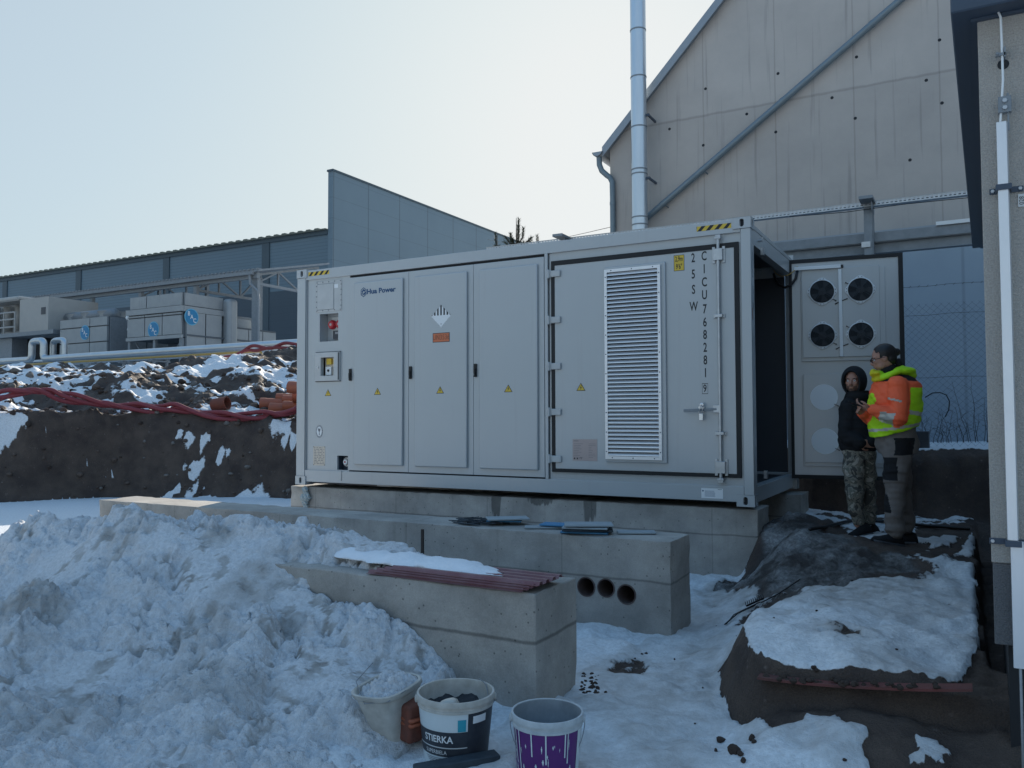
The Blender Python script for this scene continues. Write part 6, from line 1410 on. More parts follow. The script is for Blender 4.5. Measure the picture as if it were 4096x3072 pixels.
mb = MB(); q0_ = Vector(c2)+Ud*(-.19)+Vd*.02; mb.tube([Vector(c2)+Vd*(-.13)-Ud*.05, Vector(c2)-Ud*.16+Vd*(-.10)-Vector((0, 0, .02)), Vector(c2)-Ud*.20-Vd*.0-Vector((0, 0, .03)), Vector(c2)-Ud*.05+Vd*.14+Vector((0, 0, .01)), Vector(c2)+Ud*.12+Vd*.15+Vector((0, 0, .05))], .0022, 8); mb.build('wire_handle', 'galvd', b2, smooth=True)
mb = MB(); k = 90; NJ = 30
for j in range(NJ+1):
    for i in range(k):
        a = 2*math.pi*i/k; q = j/NJ; ca, sa = math.cos(a), math.sin(a); e_ = (abs(ca)**3.2+abs(sa)**3.2)**(-1/3.2); lx, ly = ca*e_*.178*q, sa*e_*.104*q
        nz_ = float((fbm(np.array([lx*22+5]), np.array([ly*22+3]), 3, 160)[0]-.5)*.05+(.3-worley(np.array([lx*38.]), np.array([ly*38.]), 161)[0]**2)*.045)
        mb.v.append(tuple(Vector(c2)+Ud*lx+Vd*ly+tilt*(-.035+.06*(1-q**2)+nz_+.10*lx)))
mb.f = [(j*k+i, j*k+(i+1) % k, (j+1)*k+(i+1) % k, (j+1)*k+i) for j in range(NJ) for i in range(k)]; mb.m = [0]*len(mb.f)
sfo = mb.build('snow_filling', 'snow', rec=False, smooth=True)
for an, av in (('snow', 1.), ('mud', .12)):
    q = sfo.data.attributes.new(an, 'FLOAT', 'POINT'); q.data.foreach_set('value', np.full(len(sfo.data.vertices), av, np.float32))
tag(sfo, 'mound of coarse snow filling the oblong white tub', 'snow')
# orange block, dark plank
cb = S(1640, 2885, 'z', -.52); f = TC(cb[0], cb[1]); r_ = Vector((0, 0, 1)).cross(f)
mb = MB(); u_ = (r_*.8-f*.6).normalized(); v_ = Vector((0, 0, 1)).cross(u_); mb.obox(Vector(cb)-f*.03+Vector((0, 0, .0)), u_, v_, Vector((0, 0, 1)), .13, .16, .17)
blk = tag(mb.build('jerry_can', 'clinker', bev=.018, seg=3), 'dirty orange brown plastic can between the oblong tub and the labelled pail', 'can'); autosmooth(blk)
mb = MB()
for z in (0, .022): mb.tube([Vector(cb)-u_*.060+v_*(.086)*s_+Vector((0, 0, .005+z))-f*.03 for s_ in (-.0,)]+[Vector(cb)-u_*.060-v_*.088+f*-.03+Vector((0, 0, .005+z)), Vector(cb)+u_*.03-v_*.088-f*.03+Vector((0, 0, .005+z))][0:0]+[Vector(cb)-f*.03-v_*.083-u_*.055+Vector((0, 0, z)), Vector(cb)-f*.03-v_*.083+u_*.055+Vector((0, 0, z))], .010, 10)
mb.build('grip', 'pvc', blk, smooth=True)
a = S(1660, 3090, 'z', -.60); b = S(1990, 3030, 'z', -.60); mb = MB(); mb.bar((a[0], a[1], -.600), (b[0], b[1], -.600), .07, .05); tag(mb.build('plank', 'board', bev=.004), 'dark plank half sunk in snow at the bottom edge, in front of the labelled pail', 'plank')

# ------------------------------------------------------------------ red profiled sheets on the near beam
A = S(1462, 2290, 'z', TOPZ+.01); B = S(2082, 2366, 'z', TOPZ+.01); dl = Vector(B-A); Lg = dl.length; dl.normalize(); dn = Vector((-dl.y, dl.x, 0))
for k in range(4):
    mb = MB(); zoff = TOPZ+.006+k*.011; s0 = Vector((A[0], A[1], zoff))+dl*(.05*k)+dn*(.012*k+.005); L_ = Lg+[0, .03, .05, .08][k]-.05*k; wd = .34-.012*k; prof = []; x = 0
    while x < wd-.06:
        prof += [(x, 0), (x+.018, 0), (x+.026, .016), (x+.052, .016), (x+.060, 0)]; x += .075
    prof += [(wd, 0)]
    vs = [s0+dn*a_+Vector((0, 0, b_))+dl*t for t in (0, L_) for a_, b_ in prof]+[s0+dn*a_+Vector((0, 0, b_-.002))+dl*t for t in (0, L_) for a_, b_ in prof]; n = len(prof)
    mb.add(vs, [(i, i+1, n+i+1, n+i) for i in range(n-1)]+[(2*n+i, 3*n+i, 3*n+i+1, 2*n+i+1) for i in range(n-1)]+[(i, 2*n+i, 2*n+i+1, i+1) for i in range(n-1)]+[(n+i, n+i+1, 3*n+i+1, 3*n+i) for i in range(n-1)]+[(0, n, 3*n, 2*n)])
    tag(mb.build('roofing_sheet', 'redsheet', rec=False), ['lowest and frontmost red profiled sheet in the stack on the near beam', 'second red profiled sheet from the bottom of the stack on the near beam', 'third red profiled sheet from the bottom, jutting right of the lower ones', 'topmost red profiled sheet, carrying the white snow strip'][k], 'roofing sheet', 'red sheets stacked on the near beam')
# debris crumbs at the strip's end
mb = MB()
for i in range(26):
    p = S(random.uniform(2040, 2190), random.uniform(2288, 2304), 'z', TOPZ+.01); mb.mi = 0; rock(mb, (p[0], p[1], TOPZ+.008), random.uniform(.006, .016))
tag(mb.build('mortar_crumbs', 'mortar'), None, None, kind='stuff')

# boards on the middle beam
BD = [(2010, 2084, .34, .20, 12, 0, 'foamgrey', 'grey board at the bottom of the left stack on the middle beam'), (2020, 2080, .30, .22, 3, 1, 'foamblue', 'blue foam board second in the left stack on the middle beam'), (2030, 2074, .36, .20, 18, 2, 'foamgrey', 'grey board topmost in the left stack on the middle beam'),
      (2200, 2108, .42, .12, 8, 0, 'foamgrey', 'long thin grey board lying flat between the two stacks on the middle beam'), (2228, 2098, .26, .16, -12, 1, 'foamblue', 'bright blue foam board between the two stacks on the middle beam'),
      (2345, 2124, .38, .24, -6, 0, 'foamblue', 'blue foam board at the bottom of the right stack on the middle beam'), (2350, 2116, .40, .24, 4, 1, 'board', 'dark board second in the right stack on the middle beam'), (2345, 2107, .36, .25, -3, 2, 'foamgrey', 'grey board third in the right stack on the middle beam'), (2352, 2099, .38, .22, 7, 3, 'foamgrey', 'pale grey board topmost in the right stack on the middle beam'), (2545, 2128, .30, .15, 5, 0, 'foamgrey', 'single grey board lying flat near the right end of the middle beam')]
for px, py, l, w_, ang, lv, m_, lb in BD:
    p = S(px, py, 'z', TOPZ+.012+lv*.02); mb = MB(); a = rad(ang+20); ux = Vector((math.cos(a), math.sin(a), .0)); uy = Vector((-math.sin(a), math.cos(a), 0)); mb.obox((p[0], min(max(p[1], -2.22), -1.98), TOPZ+.012+lv*.021), ux, uy, (0, 0, 1), l, w_, .014)
    tag(mb.build('board', m_, bev=.003), lb, 'board', 'boards left on the middle beam')
mb = MB(); random.seed(8)
for i in range(46):
    p = S(random.uniform(1845, 1985), random.uniform(2078, 2098), 'z', TOPZ+.01); a = random.uniform(-.5, .5); l = random.uniform(.05, .16); mb.bar((p[0]-l*math.cos(a), p[1]-l*math.sin(a)*.5, TOPZ+random.uniform(.006, .03)), (p[0]+l*math.cos(a), p[1]+l*math.sin(a)*.5, TOPZ+random.uniform(.006, .05)), .02, .006)
tag(mb.build('shredded_scraps', 'board'), 'tangle of dark blue shredded scraps left of the board stacks on the middle beam', 'scraps')
p = S(1690, 2117, 'y', -2.55); mb = MB(); mb.box(p[0]-.010, p[0]+.010, -2.56, -2.54, -.8, p[2]); tag(mb.build('batten', 'wood'), 'thin black upright batten standing between the snow strip and the middle beam', 'batten')
# wrapped valve at the footing's left end
p = S(1222, 1975, 'y', .03); mb = MB(); random.seed(4)
for (dx, dz, r) in ((0, .055, .045), (.01, .0, .035), (-.02, -.055, .055), (.03, -.05, .05), (0, -.12, .045), (-.05, -.05, .03), (.01, -.17, .035)):
    mb.ell((p[0]+dx, .025, p[2]+dz), (r, r*.8, r*1.1), 14, 10)
mb = fuse(mb, .009, 1); mb.v = [(x+.006*math.sin(z*140+x*90), y+.008*math.sin(x*120+z*70), z) for x, y, z in mb.v]
tag(mb.build('wrapped_valve', 'bag', smooth=False), 'valve wrapped in crumpled clear plastic at the left end of the front footing', 'valve')
# red plank under the mound's snow edge
a = S(3030, 2712, 'y', -4.05); b = S(3890, 2760, 'y', -4.05); mb = MB(); n = 24; vs = []
for j in range(2):
    for i in range(n+1):
        t = i/n; q = a*(1-t)+b*t; z = q[2]-.018*math.sin(math.pi*t)*1.0; vs += [(q[0], -4.055-.004*math.sin(t*9), z-.006+.012*j), (q[0], -3.97, z-.006+.012*j)]
m2 = 2*(n+1); fs = [(2*i, 2*i+2, 2*i+3, 2*i+1) for i in range(n)]+[(m2+2*i, m2+2*i+1, m2+2*i+3, m2+2*i+2) for i in range(n)]+[(2*i, m2+2*i, m2+2*i+2, 2*i+2) for i in range(n)]+[(0, 1, m2+1, m2), (2*n, m2+2*n, m2+2*n+1, 2*n+1)]
mb.add(vs, fs); tag(mb.build('plank', 'redplank'), 'dirty red plank sticking out under the snow edge of the earth mound, bottom right', 'plank')
# cable and black comb strip on the path
pts = [G(x, y, .015) for x, y in ((2899, 2506), (2950, 2462), (3000, 2438), (3055, 2413), (3110, 2385), (3160, 2352), (3200, 2325))]
mb = MB(); mb.tube(pts, .005, 8); mb.tube([G(x, y, .012) for x, y in ((2905, 2503), (2935, 2465), (2985, 2440), (3040, 2415))], .004, 6); tag(mb.build('cable', 'black', smooth=True), 'black cable end lying on the muddy path between container and mound', 'cable')
mb = MB(); a = Vector(G(2985, 2440, .03)); b = Vector(G(3055, 2408, .03)); d = (b-a)/9
mb.bar(a, b, .010, .012)
for i in range(10): q = a+d*i; mb.bar(q, q+Vector((-.008, .0, .034)), .007, .004)
tag(mb.build('comb_strip', 'black'), 'short black toothed strip lying across the cable on the path', 'toothed strip')
pts = [G(x, y, .02) for x, y in ((3240, 2125), (3300, 2115), (3380, 2095), (3440, 2087), (3560, 2095), (3700, 2110), (3880, 2122))]
mb = MB(); mb.tube(pts, .017, 8); tag(mb.build('cable', 'black', smooth=True), 'long black cable on the snow at the foot of the bank behind the two men', 'cable')
mb = MB(); random.seed(21)
for x, y, r in ((720, 1250, .022), (790, 1305, .03), (815, 1320, .02), (832, 1350, .016), (870, 1242, .022), (885, 1255, .016), (695, 1300, .012), (350, 820, .014), (330, 822, .01), (295, 845, .008), (490, 848, .008), (1175, 890, .014), (1190, 905, .012), (1585, 800, .008), (630, 988, .006), (590, 1165, .006), (150, 1010, .01), (1330, 1345, .01)):
    p = G(2300+x/1.2316, 1950+y/1.2316); mb.mi = 0; rock(mb, (p[0], p[1], p[2]+r*.3), r)
for i in range(40):
    p = G(random.uniform(2325, 2400), random.uniform(2690, 2775)); rock(mb, (p[0], p[1], p[2]-.003), random.uniform(.006, .02))
for i in range(46):
    t = random.uniform(.02, .62) if i % 5 else random.uniform(.62, .85); p = S(3030+860*t, 2716+46*t, 'y', -4.03); rock(mb, (p[0], -4.035+random.uniform(-.03, .02), p[2]+random.uniform(-.004, .02)), random.uniform(.008, .022))
tag(mb.build('clods', [mats[2]]), None, None, kind='stuff')
# bushes, hose loop by the fence
random.seed(9); by = 5.0
bu = thing('dead_bush', 'tangle of bare dead weed stems in front of the chain link fence', 'bush', (7.85, by, .5)); mb = MB()
for i in range(44):
    x = random.uniform(7.3, 8.5); h = random.uniform(.2, .75)*(1.3 if x > 7.8 else .8); z0 = gz(x, by)-.02; pts = [(x, by, z0)]; ax = random.uniform(-.25, .25)
    for k in range(1, 6): pts.append((x+ax*h*k/5+random.uniform(-.02, .02), by+random.uniform(-.06, .06), z0+h*k/5))
    mb.tube(pts, .003, 4, rs=[.004, .0035, .003, .0025, .002, .0015])
    for k in range(2, 5):
        q = pts[k]; e = random.uniform(-.12, .12); mb.tube([q, (q[0]+e, q[1]+.02, q[2]+.06), (q[0]+e*1.5, q[1], q[2]+.07)], .0018, 3)
mb.build('stems', 'twig', bu)
mb = MB(); pts = [S(x, y, 'y', 3.3) for x, y in ((3700, 1590), (3730, 1572), (3760, 1570), (3785, 1580), (3798, 1605), (3795, 1640), (3780, 1668))]; mb.tube(pts, .007, 8); tag(mb.build('hose_loop', 'black', smooth=True), 'thin black hose bent in an arch in front of the fence', 'hose')
mb = MB(); p = S(3680, 1745, 'y', 3.0); mb.box(p[0]-.1, p[0]+.1, 2.95, 3.15, gz(p[0], 3.0)-.02, p[2]+.06); tag(mb.build('crate', 'rack', bev=.006), 'small dark box on the snowy bank just right of the hi-vis man\'s hip', 'box')

# ------------------------------------------------------------------ trees behind the container, wire
def pine(x, y, ztop, label, shoots, seed):
    random.seed(seed); root = thing('pine_tree', label, 'tree', (x, y, 1.0), 'pines behind the container'); tk = MB(); zb_ = 1.0
    tk.tube([(x, y, zb_), (x+.02, y, (zb_+ztop)/2), (x, y, ztop)], 0, 8, rs=[.07, .045, .006]); cr = MB()
    def tuft(p, d, L, nn):
        d = Vector(d).normalized(); u, w = frame_of(d)
        for i in range(nn):
            t = i/nn; c = Vector(p)+d*L*t; a = random.uniform(0, 6.28); e = (u*math.cos(a)+w*math.sin(a)); q = (e*.75+d*.65).normalized(); ln = random.uniform(.07, .11); s_ = d.cross(e)*.007
            cr.add([c-s_, c+s_, c+q*ln], [(0, 1, 2)])
    for (dx, dz, L) in shoots:
        p0 = Vector((x+dx*.35, y, ztop-.62)); p1 = Vector((x+dx, y+random.uniform(-.15, .15), ztop-dz)); tk.tube([p0, (p0+p1)/2+Vector((dx*.22, 0, -.06)), p1], .008, 6, rs=[.014, .010, .007])
        m_ = (p0+p1)/2+Vector((dx*.22, 0, -.06)); tuft(m_, p1-m_, (p1-m_).length, 150); tuft(p0, m_-p0, (m_-p0).length, 60)
    z = ztop-.7
    while z > zb_+.4:
        for k in range(6):
            a = random.uniform(0, 6.28); L = (ztop-z)*.38+.15; p0 = Vector((x, y, z)); p1 = p0+Vector((math.cos(a)*L, math.sin(a)*L, L*.45)); m_ = p0+Vector((math.cos(a)*L*.6, math.sin(a)*L*.6, L*.12)); tk.tube([p0, m_, p1], .01, 5, rs=[.016, .011, .006]); tuft(m_, p1-m_, (p1-m_).length, 60); tuft(p0*.5+m_*.5, m_-p0, (m_-p0).length*.5, 30)
        z -= .38
    tk.build('trunk', 'bark', root, smooth=True); cr.build('crown', 'needle', root, rec=False)
p = S(2065, 872, 'y', 9)
pine(p[0], 9, p[2], 'young pine behind the container whose tall leader shoot stands highest against the sky', [(0, 0, .6), (.10, .22, .4), (.20, .27, .4), (-.17, .36, .3), (-.06, .52, .2)], 2)
p = S(1988, 935, 'y', 9.4)
pine(p[0], 9.4, p[2], 'lower young pine left of the tallest one, half in front of the blue parapet', [(0, 0, .3), (-.10, .30, .3), (.13, .35, .3)], 3)
p = S(2154, 945, 'y', 8.6)
pine(p[0], 8.6, p[2], 'shortest pine, only its tip showing right of the tallest one', [(0, 0, .2), (-.08, .14, .3)], 4)
a = S(2443, 908, 'y', 6.1); b = S(1950, 957, 'y', 24); mb = MB(); mb.tube([tuple(a*(1-t)+b*t-np.array([0, 0, .25*math.sin(math.pi*t)])) for t in np.linspace(0, 1, 12)], .007, 5); tag(mb.build('overhead_wire', 'black'), 'thin overhead wire running from the gabled hall behind the pines', 'wire')

# ------------------------------------------------------------------ people
AX = Vector((math.cos(YAW), math.sin(YAW), 0)); BX = Vector((-math.sin(YAW), math.cos(YAW), 0)); ZX = Vector((0, 0, 1))
class Fig:
    def __init__(s, base, px0, py0, k): s.o = Vector(base); s.px0, s.py0, s.k = px0, py0, k
    def P(s, px, py, b=0): return s.o+AX*(px-s.px0)*s.k+ZX*(s.py0-py)*s.k+BX*b
    def inv(s, p):
        d = Vector(p)-s.o; return s.px0+d.dot(AX)/s.k, s.py0-d.z/s.k, d.dot(BX)
def limb(mb, pts, rs, n=14):
    "smoothly tapered limb through the joints"
    P = [Vector(p) for p in pts]; out = []; rr = []
    for i in range(len(P)-1):
        for j in range(6): t = j/6; out.append(P[i]*(1-t)+P[i+1]*t); rr.append(rs[i]*(1-t)+rs[i+1]*t)
    out.append(P[-1]); rr.append(rs[-1]); mb.tube(out, 0, n, rs=rr)
    for p, r in zip(P, rs): mb.ell(p, (r, r, r), 12, 8)
def stack(mb, secs, n=28):
    "torso: list of (centre, radius a, radius b), rings kept level"
    vs = []
    for c, ra, rb in secs: vs += [c+AX*ra*math.cos(2*math.pi*i/n)+BX*rb*math.sin(2*math.pi*i/n) for i in range(n)]
    m_ = len(secs); mb.add(vs, [(j*n+i, j*n+(i+1) % n, (j+1)*n+(i+1) % n, (j+1)*n+i) for j in range(m_-1) for i in range(n)]+[tuple(range(n)), tuple(range((m_-1)*n, m_*n))])
def hand(mb, w, d, nrm, curl, size=1.0, thumb=1):
    "palm plus four unequal bent fingers and a thumb from the palm's side; d = pointing direction, nrm = back of the hand"
    d = Vector(d).normalized(); nrm = Vector(nrm); nrm = (nrm-d*nrm.dot(d)).normalized(); s_ = d.cross(nrm)*thumb
    R_ = Matrix((d, s_, nrm)).transposed()
    mb.ell(w+d*.045*size, (.052*size, .043*size, .017*size), 14, 10, R_)
    limb(mb, [w-d*.03, w+d*.02], [.029*size, .026*size], 10)
    for i, (o, L) in enumerate(((-.032, .066), (-.011, .078), (.011, .082), (.031, .072))):
        p = w+d*.085*size+s_*o*size; pts = [p-d*.02]; dd = d.copy(); c = curl
        pts.append(p)
        for k in range(3):
            c_ = c*(.7+.3*k); dd = (dd*math.cos(c_)-nrm*math.sin(c_)).normalized(); n2 = nrm; p = p+dd*L*(.45, .32, .26)[k]*size; pts.append(p); nrm_ = n2
        mb.tube(pts, 0, 8, rs=[.0095*size, .0095*size, .009*size, .008*size, .0068*size]); mb.ell(pts[-1], (.007*size,)*3, 8, 6)
    p = w+d*.02*size+s_*.036*size; q = p+(d*.6+s_*.75-nrm*.2).normalized()*.034*size; t = q+(d*.95+s_*.15-nrm*.35).normalized()*.032*size; u = t+(d*.95-s_*.2-nrm*.3).normalized()*.024*size
    mb.tube([w+s_*.015*size, p, q, t, u], 0, 8, rs=[.013*size, .0125*size, .011*size, .010*size, .008*size]); mb.ell(u, (.008*size,)*3, 8, 6)
def head(mb, c, f, size=1.0):
    "c = head centre, f = facing; eyes sit on the half height line"
    f = Vector(f).normalized(); l = Vector((0, 0, 1)).cross(f).normalized(); u = f.cross(l).normalized(); R_ = Matrix((f, l, u)).transposed(); k = size
    E_ = lambda x, y, z, rx, ry, rz: mb.ell(c+f*x*k+l*y*k+u*z*k, (rx*k, ry*k, rz*k), 16, 12, R_)
    E_(-.012, 0, .028, .100, .078, .092); E_(.030, 0, -.035, .062, .060, .075); E_(.050, 0, -.088, .030, .034, .026); E_(-.02, 0, -.03, .07, .066, .07)
    for s_ in (-1, 1):
        E_(.062, s_*.034, -.018, .026, .024, .024); E_(.074, s_*.030, .022, .016, .026, .009); E_(-.005, s_*.078, -.005, .022, .008, .030); E_(.03, s_*.045, -.06, .035, .018, .03)
    mb.tube([c+f*.082*k+u*.014*k, c+f*.098*k-u*.012*k, c+f*.108*k-u*.030*k], 0, 10, rs=[.009*k, .011*k, .015*k]); E_(.098, 0, -.034, .013, .018, .009)
    E_(.084, 0, -.058, .014, .024, .006); E_(.080, 0, -.068, .013, .020, .006)
    return f, l, u
def eyes(parent, c, f, l, u, k=1.0, glasses=False):
    mb = MB()
    for s_ in (-1, 1):
        p = c+f*.076*k+l*s_*.031*k+u*.004*k; mb.mi = 0; mb.ell(p, (.0115*k,)*3, 12, 8); mb.mi = 1; mb.ell(p+f*.0075*k, (.0058*k,)*3, 10, 6)
        mb.mi = 2; mb.tube([c+f*.083*k+l*s_*.012*k+u*.020*k, c+f*.090*k+l*s_*.032*k+u*.026*k, c+f*.074*k+l*s_*.052*k+u*.020*k], .0042*k, 6)
    mb.build('eyes_and_brows', ['whitefilm', 'ink', 'hair'], parent, smooth=True)
    if glasses:
        mb = MB()
        for s_ in (-1, 1):
            q = c+f*.100*k+l*s_*.034*k+u*.0*k; ring = [q+l*.026*k*math.cos(t)+u*.019*k*math.sin(t) for t in np.linspace(0, 2*math.pi, 17)]; mb.tube(ring, .0026*k, 6, cap=False)
            mb.tube([q+l*s_*.026*k+u*.006*k, c+f*.03*k+l*s_*.084*k+u*.008*k, c-f*.01*k+l*s_*.086*k+u*.006*k], .0028*k, 6)
        mb.tube([c+f*.104*k-l*.010*k, c+f*.104*k+l*.010*k], .0024*k, 6); mb.build('glasses', 'black', parent)
def seg_d(p, a, b):
    ab = b-a; t = max(0, min(1, (p-a).dot(ab)/ab.dot(ab))); return (p-a-ab*t).length, t
def shoe(heel, toe, parent, h=.10, w=.048, m='blackcloth'):
    heel, toe = Vector(heel), Vector(toe); d = (toe-heel); L = d.length; d.normalize(); s_ = Vector((0, 0, 1)).cross(d).normalized(); mb = MB()
    rg = [(0, .030, .045), (.04, .038, h*.75), (.25, .043, h), (.5, .042, h*.72), (.75, w, h*.5), (.93, .040, h*.42), (1, .022, h*.28)]; n = 14; vs = []
    for t, ww, hh in rg:
        for i in range(n):
            a = 2*math.pi*i/n; z = hh/2+hh/2*math.sin(a); vs.append(heel+d*L*t+s_*ww*math.cos(a)*(1 if z < hh*.6 else .8)+Vector((0, 0, max(z, .0))))
    mb.add(vs, [(j*n+i, j*n+(i+1) % n, (j+1)*n+(i+1) % n, (j+1)*n+i) for j in range(len(rg)-1) for i in range(n)]+[tuple(range(n)), tuple(range((len(rg)-1)*n, len(rg)*n))])
    mb.mi = 1; vs = [heel+d*L*t+s_*(ww+.004)*sg+Vector((0, 0, z)) for z in (0, .022) for sg in (-1, 1) for t, ww, hh in rg]; q = len(rg)
    mb.add(vs, [(i, i+1, q+i+1, q+i) for i in range(q-1)]+[(2*q+i, 3*q+i, 3*q+i+1, 2*q+i+1) for i in range(q-1)]+[(i, 2*q+i, 2*q+i+1, i+1) for i in range(q-1)]+[(q+i, q+i+1, 3*q+i+1, 3*q+i) for i in range(q-1)])
    mb.build('shoe', [m, 'rack'], parent, smooth=True)
def wrinkle(mb, amp, fr, keep=None):
    out = []
    for x, y, z in mb.v:
        a = math.sin(fr*(z*1.0+x*.45)+3*math.sin(x*9+y*7))*math.sin(fr*.37*(x-y)+z*5); b = math.sin(fr*1.9*(z+.3*y)+2*math.cos(z*13))
        out.append((x+amp*a*.8, y+amp*(a*.6+b*.4), z+amp*.3*b))
    mb.v = out; return mb

# --- the man in the hi-vis jacket
ga = gz(7.354, -.116); A = Fig((7.354, -.116, ga), 3600, 2200, 7.293/FPX)
P = A.P; fA = (-AX*.93+BX*.30-ZX*.22).normalized(); hc = P(3549, 1447, 0)
nsh, nel, nwr = P(3566, 1560, -.18), P(3552, 1684, -.25), P(3468, 1652, -.13)
fsh, fel, fwr = P(3585, 1556, .19), P(3535, 1686, .20), P(3462, 1662, .0)
nh, nk, na = P(3578, 1800, -.09), P(3566, 1985, -.09), P(3564, 2145, -.08)
fh, fk, fa_ = P(3618, 1800, .09), P(3636, 1985, .11), P(3650, 2135, .12)
mb = MB(); head(mb, hc, fA)
limb(mb, [P(3572, 1530), P(3562, 1490)], [.065, .058]); stack(mb, [(P(3595, 1820), .15, .16), (P(3593, 1700), .15, .16), (P(3590, 1580), .15, .17), (P(3580, 1530), .08, .10)])
for q in ((nsh, nel, nwr), (fsh, fel, fwr)): limb(mb, q, [.05, .042, .028])
for q in ((nh, nk, na), (fh, fk, fa_)): limb(mb, q, [.08, .055, .04])
hd = (P(3430, 1640, -.09)-nwr); hand(mb, nwr, hd, ZX*-1-BX*.5, .75, .98, 1)
hd2 = (P(3436, 1652, -.05)-fwr); hand(mb, fwr, hd2, BX*.9+ZX*.1, .55, .98, -1)
mb = fuse(mb, .0062, 4); pa_ = mb.build('person', 'skin', smooth=True, org=(7.354, -.116, ga)); tag(pa_, 'man in yellow and orange hi-vis jacket, dark hair tied back, looking at a phone', 'person')
f, l, u = fA, ZX.cross(fA).normalized(), fA.cross(ZX.cross(fA).normalized()); eyes(pa_, hc, f, l, u, 1, True)
mb = MB(); R_ = Matrix((f, l, u)).transposed()
mb.ell(hc-f*.022+u*.042, (.103, .087, .092), 20, 14, R_); mb.ell(hc-f*.055-u*.005, (.062, .078, .075), 16, 12, R_); mb.ell(hc-f*.125+u*.030, (.032, .030, .034), 14, 10, R_)
mb.ell(hc-f*.01+l*.07+u*.02, (.03, .014, .035), 12, 8, R_)
mb = fuse(mb, .006, 2); keep = []
for fc in mb.f:
    c = sum((Vector(mb.v[i]) for i in fc), Vector())/len(fc)-hc
    if not (c.dot(f) > .030 and c.dot(u) < .062) and not (c.dot(f) > .056): keep.append(fc)
mb.f = keep; mb.m = [0]*len(keep); mb.build('hair', 'hair', pa_, smooth=True, rec=False)
# neck warmer
mb = MB(); mb.tube([P(3575, 1520), P(3566, 1492), P(3560, 1478)+BX*0], 0, 20, rs=[.085, .078, .072]); mb.ell(P(3612, 1468), (.03, .075, .05), 14, 10); mb.build('neck_warmer', 'blackcloth', pa_, smooth=True)
mb = MB(); stack(mb, [(P(3596, 1512), .10, .11), (P(3600, 1528), .155, .17), (P(3598, 1550), .195, .215), (P(3597, 1590), .218, .235), (P(3592, 1650), .222, .235), (P(3588, 1700), .216, .225), (P(3584, 1722), .205, .21)])
limb(mb, [nsh+ZX*-.0, (nsh+nel)/2+AX*.008, nel, nwr+ (nel-nwr)*.12], [.090, .082, .074, .054]); limb(mb, [fsh, fel, fwr+(fel-fwr)*.12], [.09, .074, .054])
vs = []; n = 28
for t, ra, rb in ((0, .205, .21), (.5, .208, .208), (1, .200, .20)):      # slanted hem, longer in front
    for i in range(n):
        ca, sa = math.cos(2*math.pi*i/n), math.sin(2*math.pi*i/n); vs.append(P(3584, 1718+t*(22-34*ca*.8-8*0))+AX*ra*ca+BX*rb*sa)
mb.add(vs, [(j*n+i, j*n+(i+1) % n, (j+1)*n+(i+1) % n, (j+1)*n+i) for j in range(2) for i in range(n)]+[tuple(range(n)), tuple(range(2*n, 3*n))])
jk = wrinkle(wrinkle(fuse(mb, .0095, 3), .0085, 34), .0035, 85)
def jcol(c):
    c = Vector(c); X, Yp, b = A.inv(c); dn_, t1 = seg_d(c, nsh, nel); dn2, t2 = seg_d(c, nel, nwr); df, _ = seg_d(c, fsh, fel); df2, t4 = seg_d(c, fel, fwr)
    arm = (dn_ < .102 and (t1 > .25 or b < -.17) and b < -.13) or dn2 < .09 or (df2 < .088 and X < 3540) 
    slant = (X-3590)*.10
    if arm:
        if dn2 < .10 and .10 < t2 < .62 and Yp > 1668-(.0 if t2 < .4 else 6) and b < -.1: return 2
        if 1612 < Yp-(X-3535)*.35 < 1620 and 3515 < X < 3556 and b < -.2: return 2
        return 1
    if Yp < 1541 and 3520 < X < 3655 : return 3
    if Yp < 1566+max(0, (3620-X))*.15 and X > 3560: return 1
    if 3500 < X <= 3580 and Yp < 1668 and b < .16: return 1
    if Yp < 1575 and X <= 3560: return 1
    if 1655 < Yp-slant*1.2 < 1671: return 2
    if 1716 < Yp+(X-3584)*.16 < 1727: return 2
    return 0
paintby(jk, jcol); jk.build('jacket', ['hiyel', 'hior', 'reflect', 'blackcloth'], pa_, smooth=True)
# hood laid on the shoulders and stand-up collar
mb = MB(); pts = []; 
for i in range(25):
    a = 2*math.pi*i/24; ca, sa = math.cos(a), math.sin(a); pts.append(P(3572+ca*48, 1500-ca*20+6)+BX*.125*sa)
mb.tube(pts, 0, 12, cap=False, rs=[(.028, .030+.018*max(0, -math.cos(2*math.pi*i/24))) for i in range(25)], fr=(0, 0, 1))
mb.ell(P(3625, 1500), (.115, .165, .048), 20, 12); mb.ell(P(3655, 1515), (.06, .11, .045), 16, 10); mb.ell(P(3508, 1505), (.030, .06, .040), 14, 10); mb.ell(P(3530, 1508), (.045, .11, .03), 14, 10)
hd_ = wrinkle(fuse(mb, .009, 3), .004, 55); paintby(hd_, lambda c: 1 if A.inv(c)[0] < 3518 else 0); hd_.build('hood', ['hiyel', 'hiyelcol'], pa_, smooth=True)
mb = MB(); stack(mb, [(P(3590, 1705), .165, .165), (P(3592, 1745), .182, .170), (P(3598, 1790), .180, .175), (P(3600, 1830), .155, .165)])
limb(mb, [nh, P(3572, 1890, -.095), nk, P(3562, 2080, -.085), P(3566, 2130, -.08)], [.118, .108, .086, .080, .084]); limb(mb, [fh, P(3628, 1890, .10), fk, P(3648, 2075, .115), P(3650, 2125, .12)], [.115, .105, .082, .078, .080])
mb.ell(P(3560, 2128, -.08), (.085, .08, .035), 14, 10); mb.ell(P(3650, 2122, .12), (.078, .08, .035), 14, 10)
tk_ = wrinkle(wrinkle(fuse(mb, .010, 3), .011, 26), .004, 70)
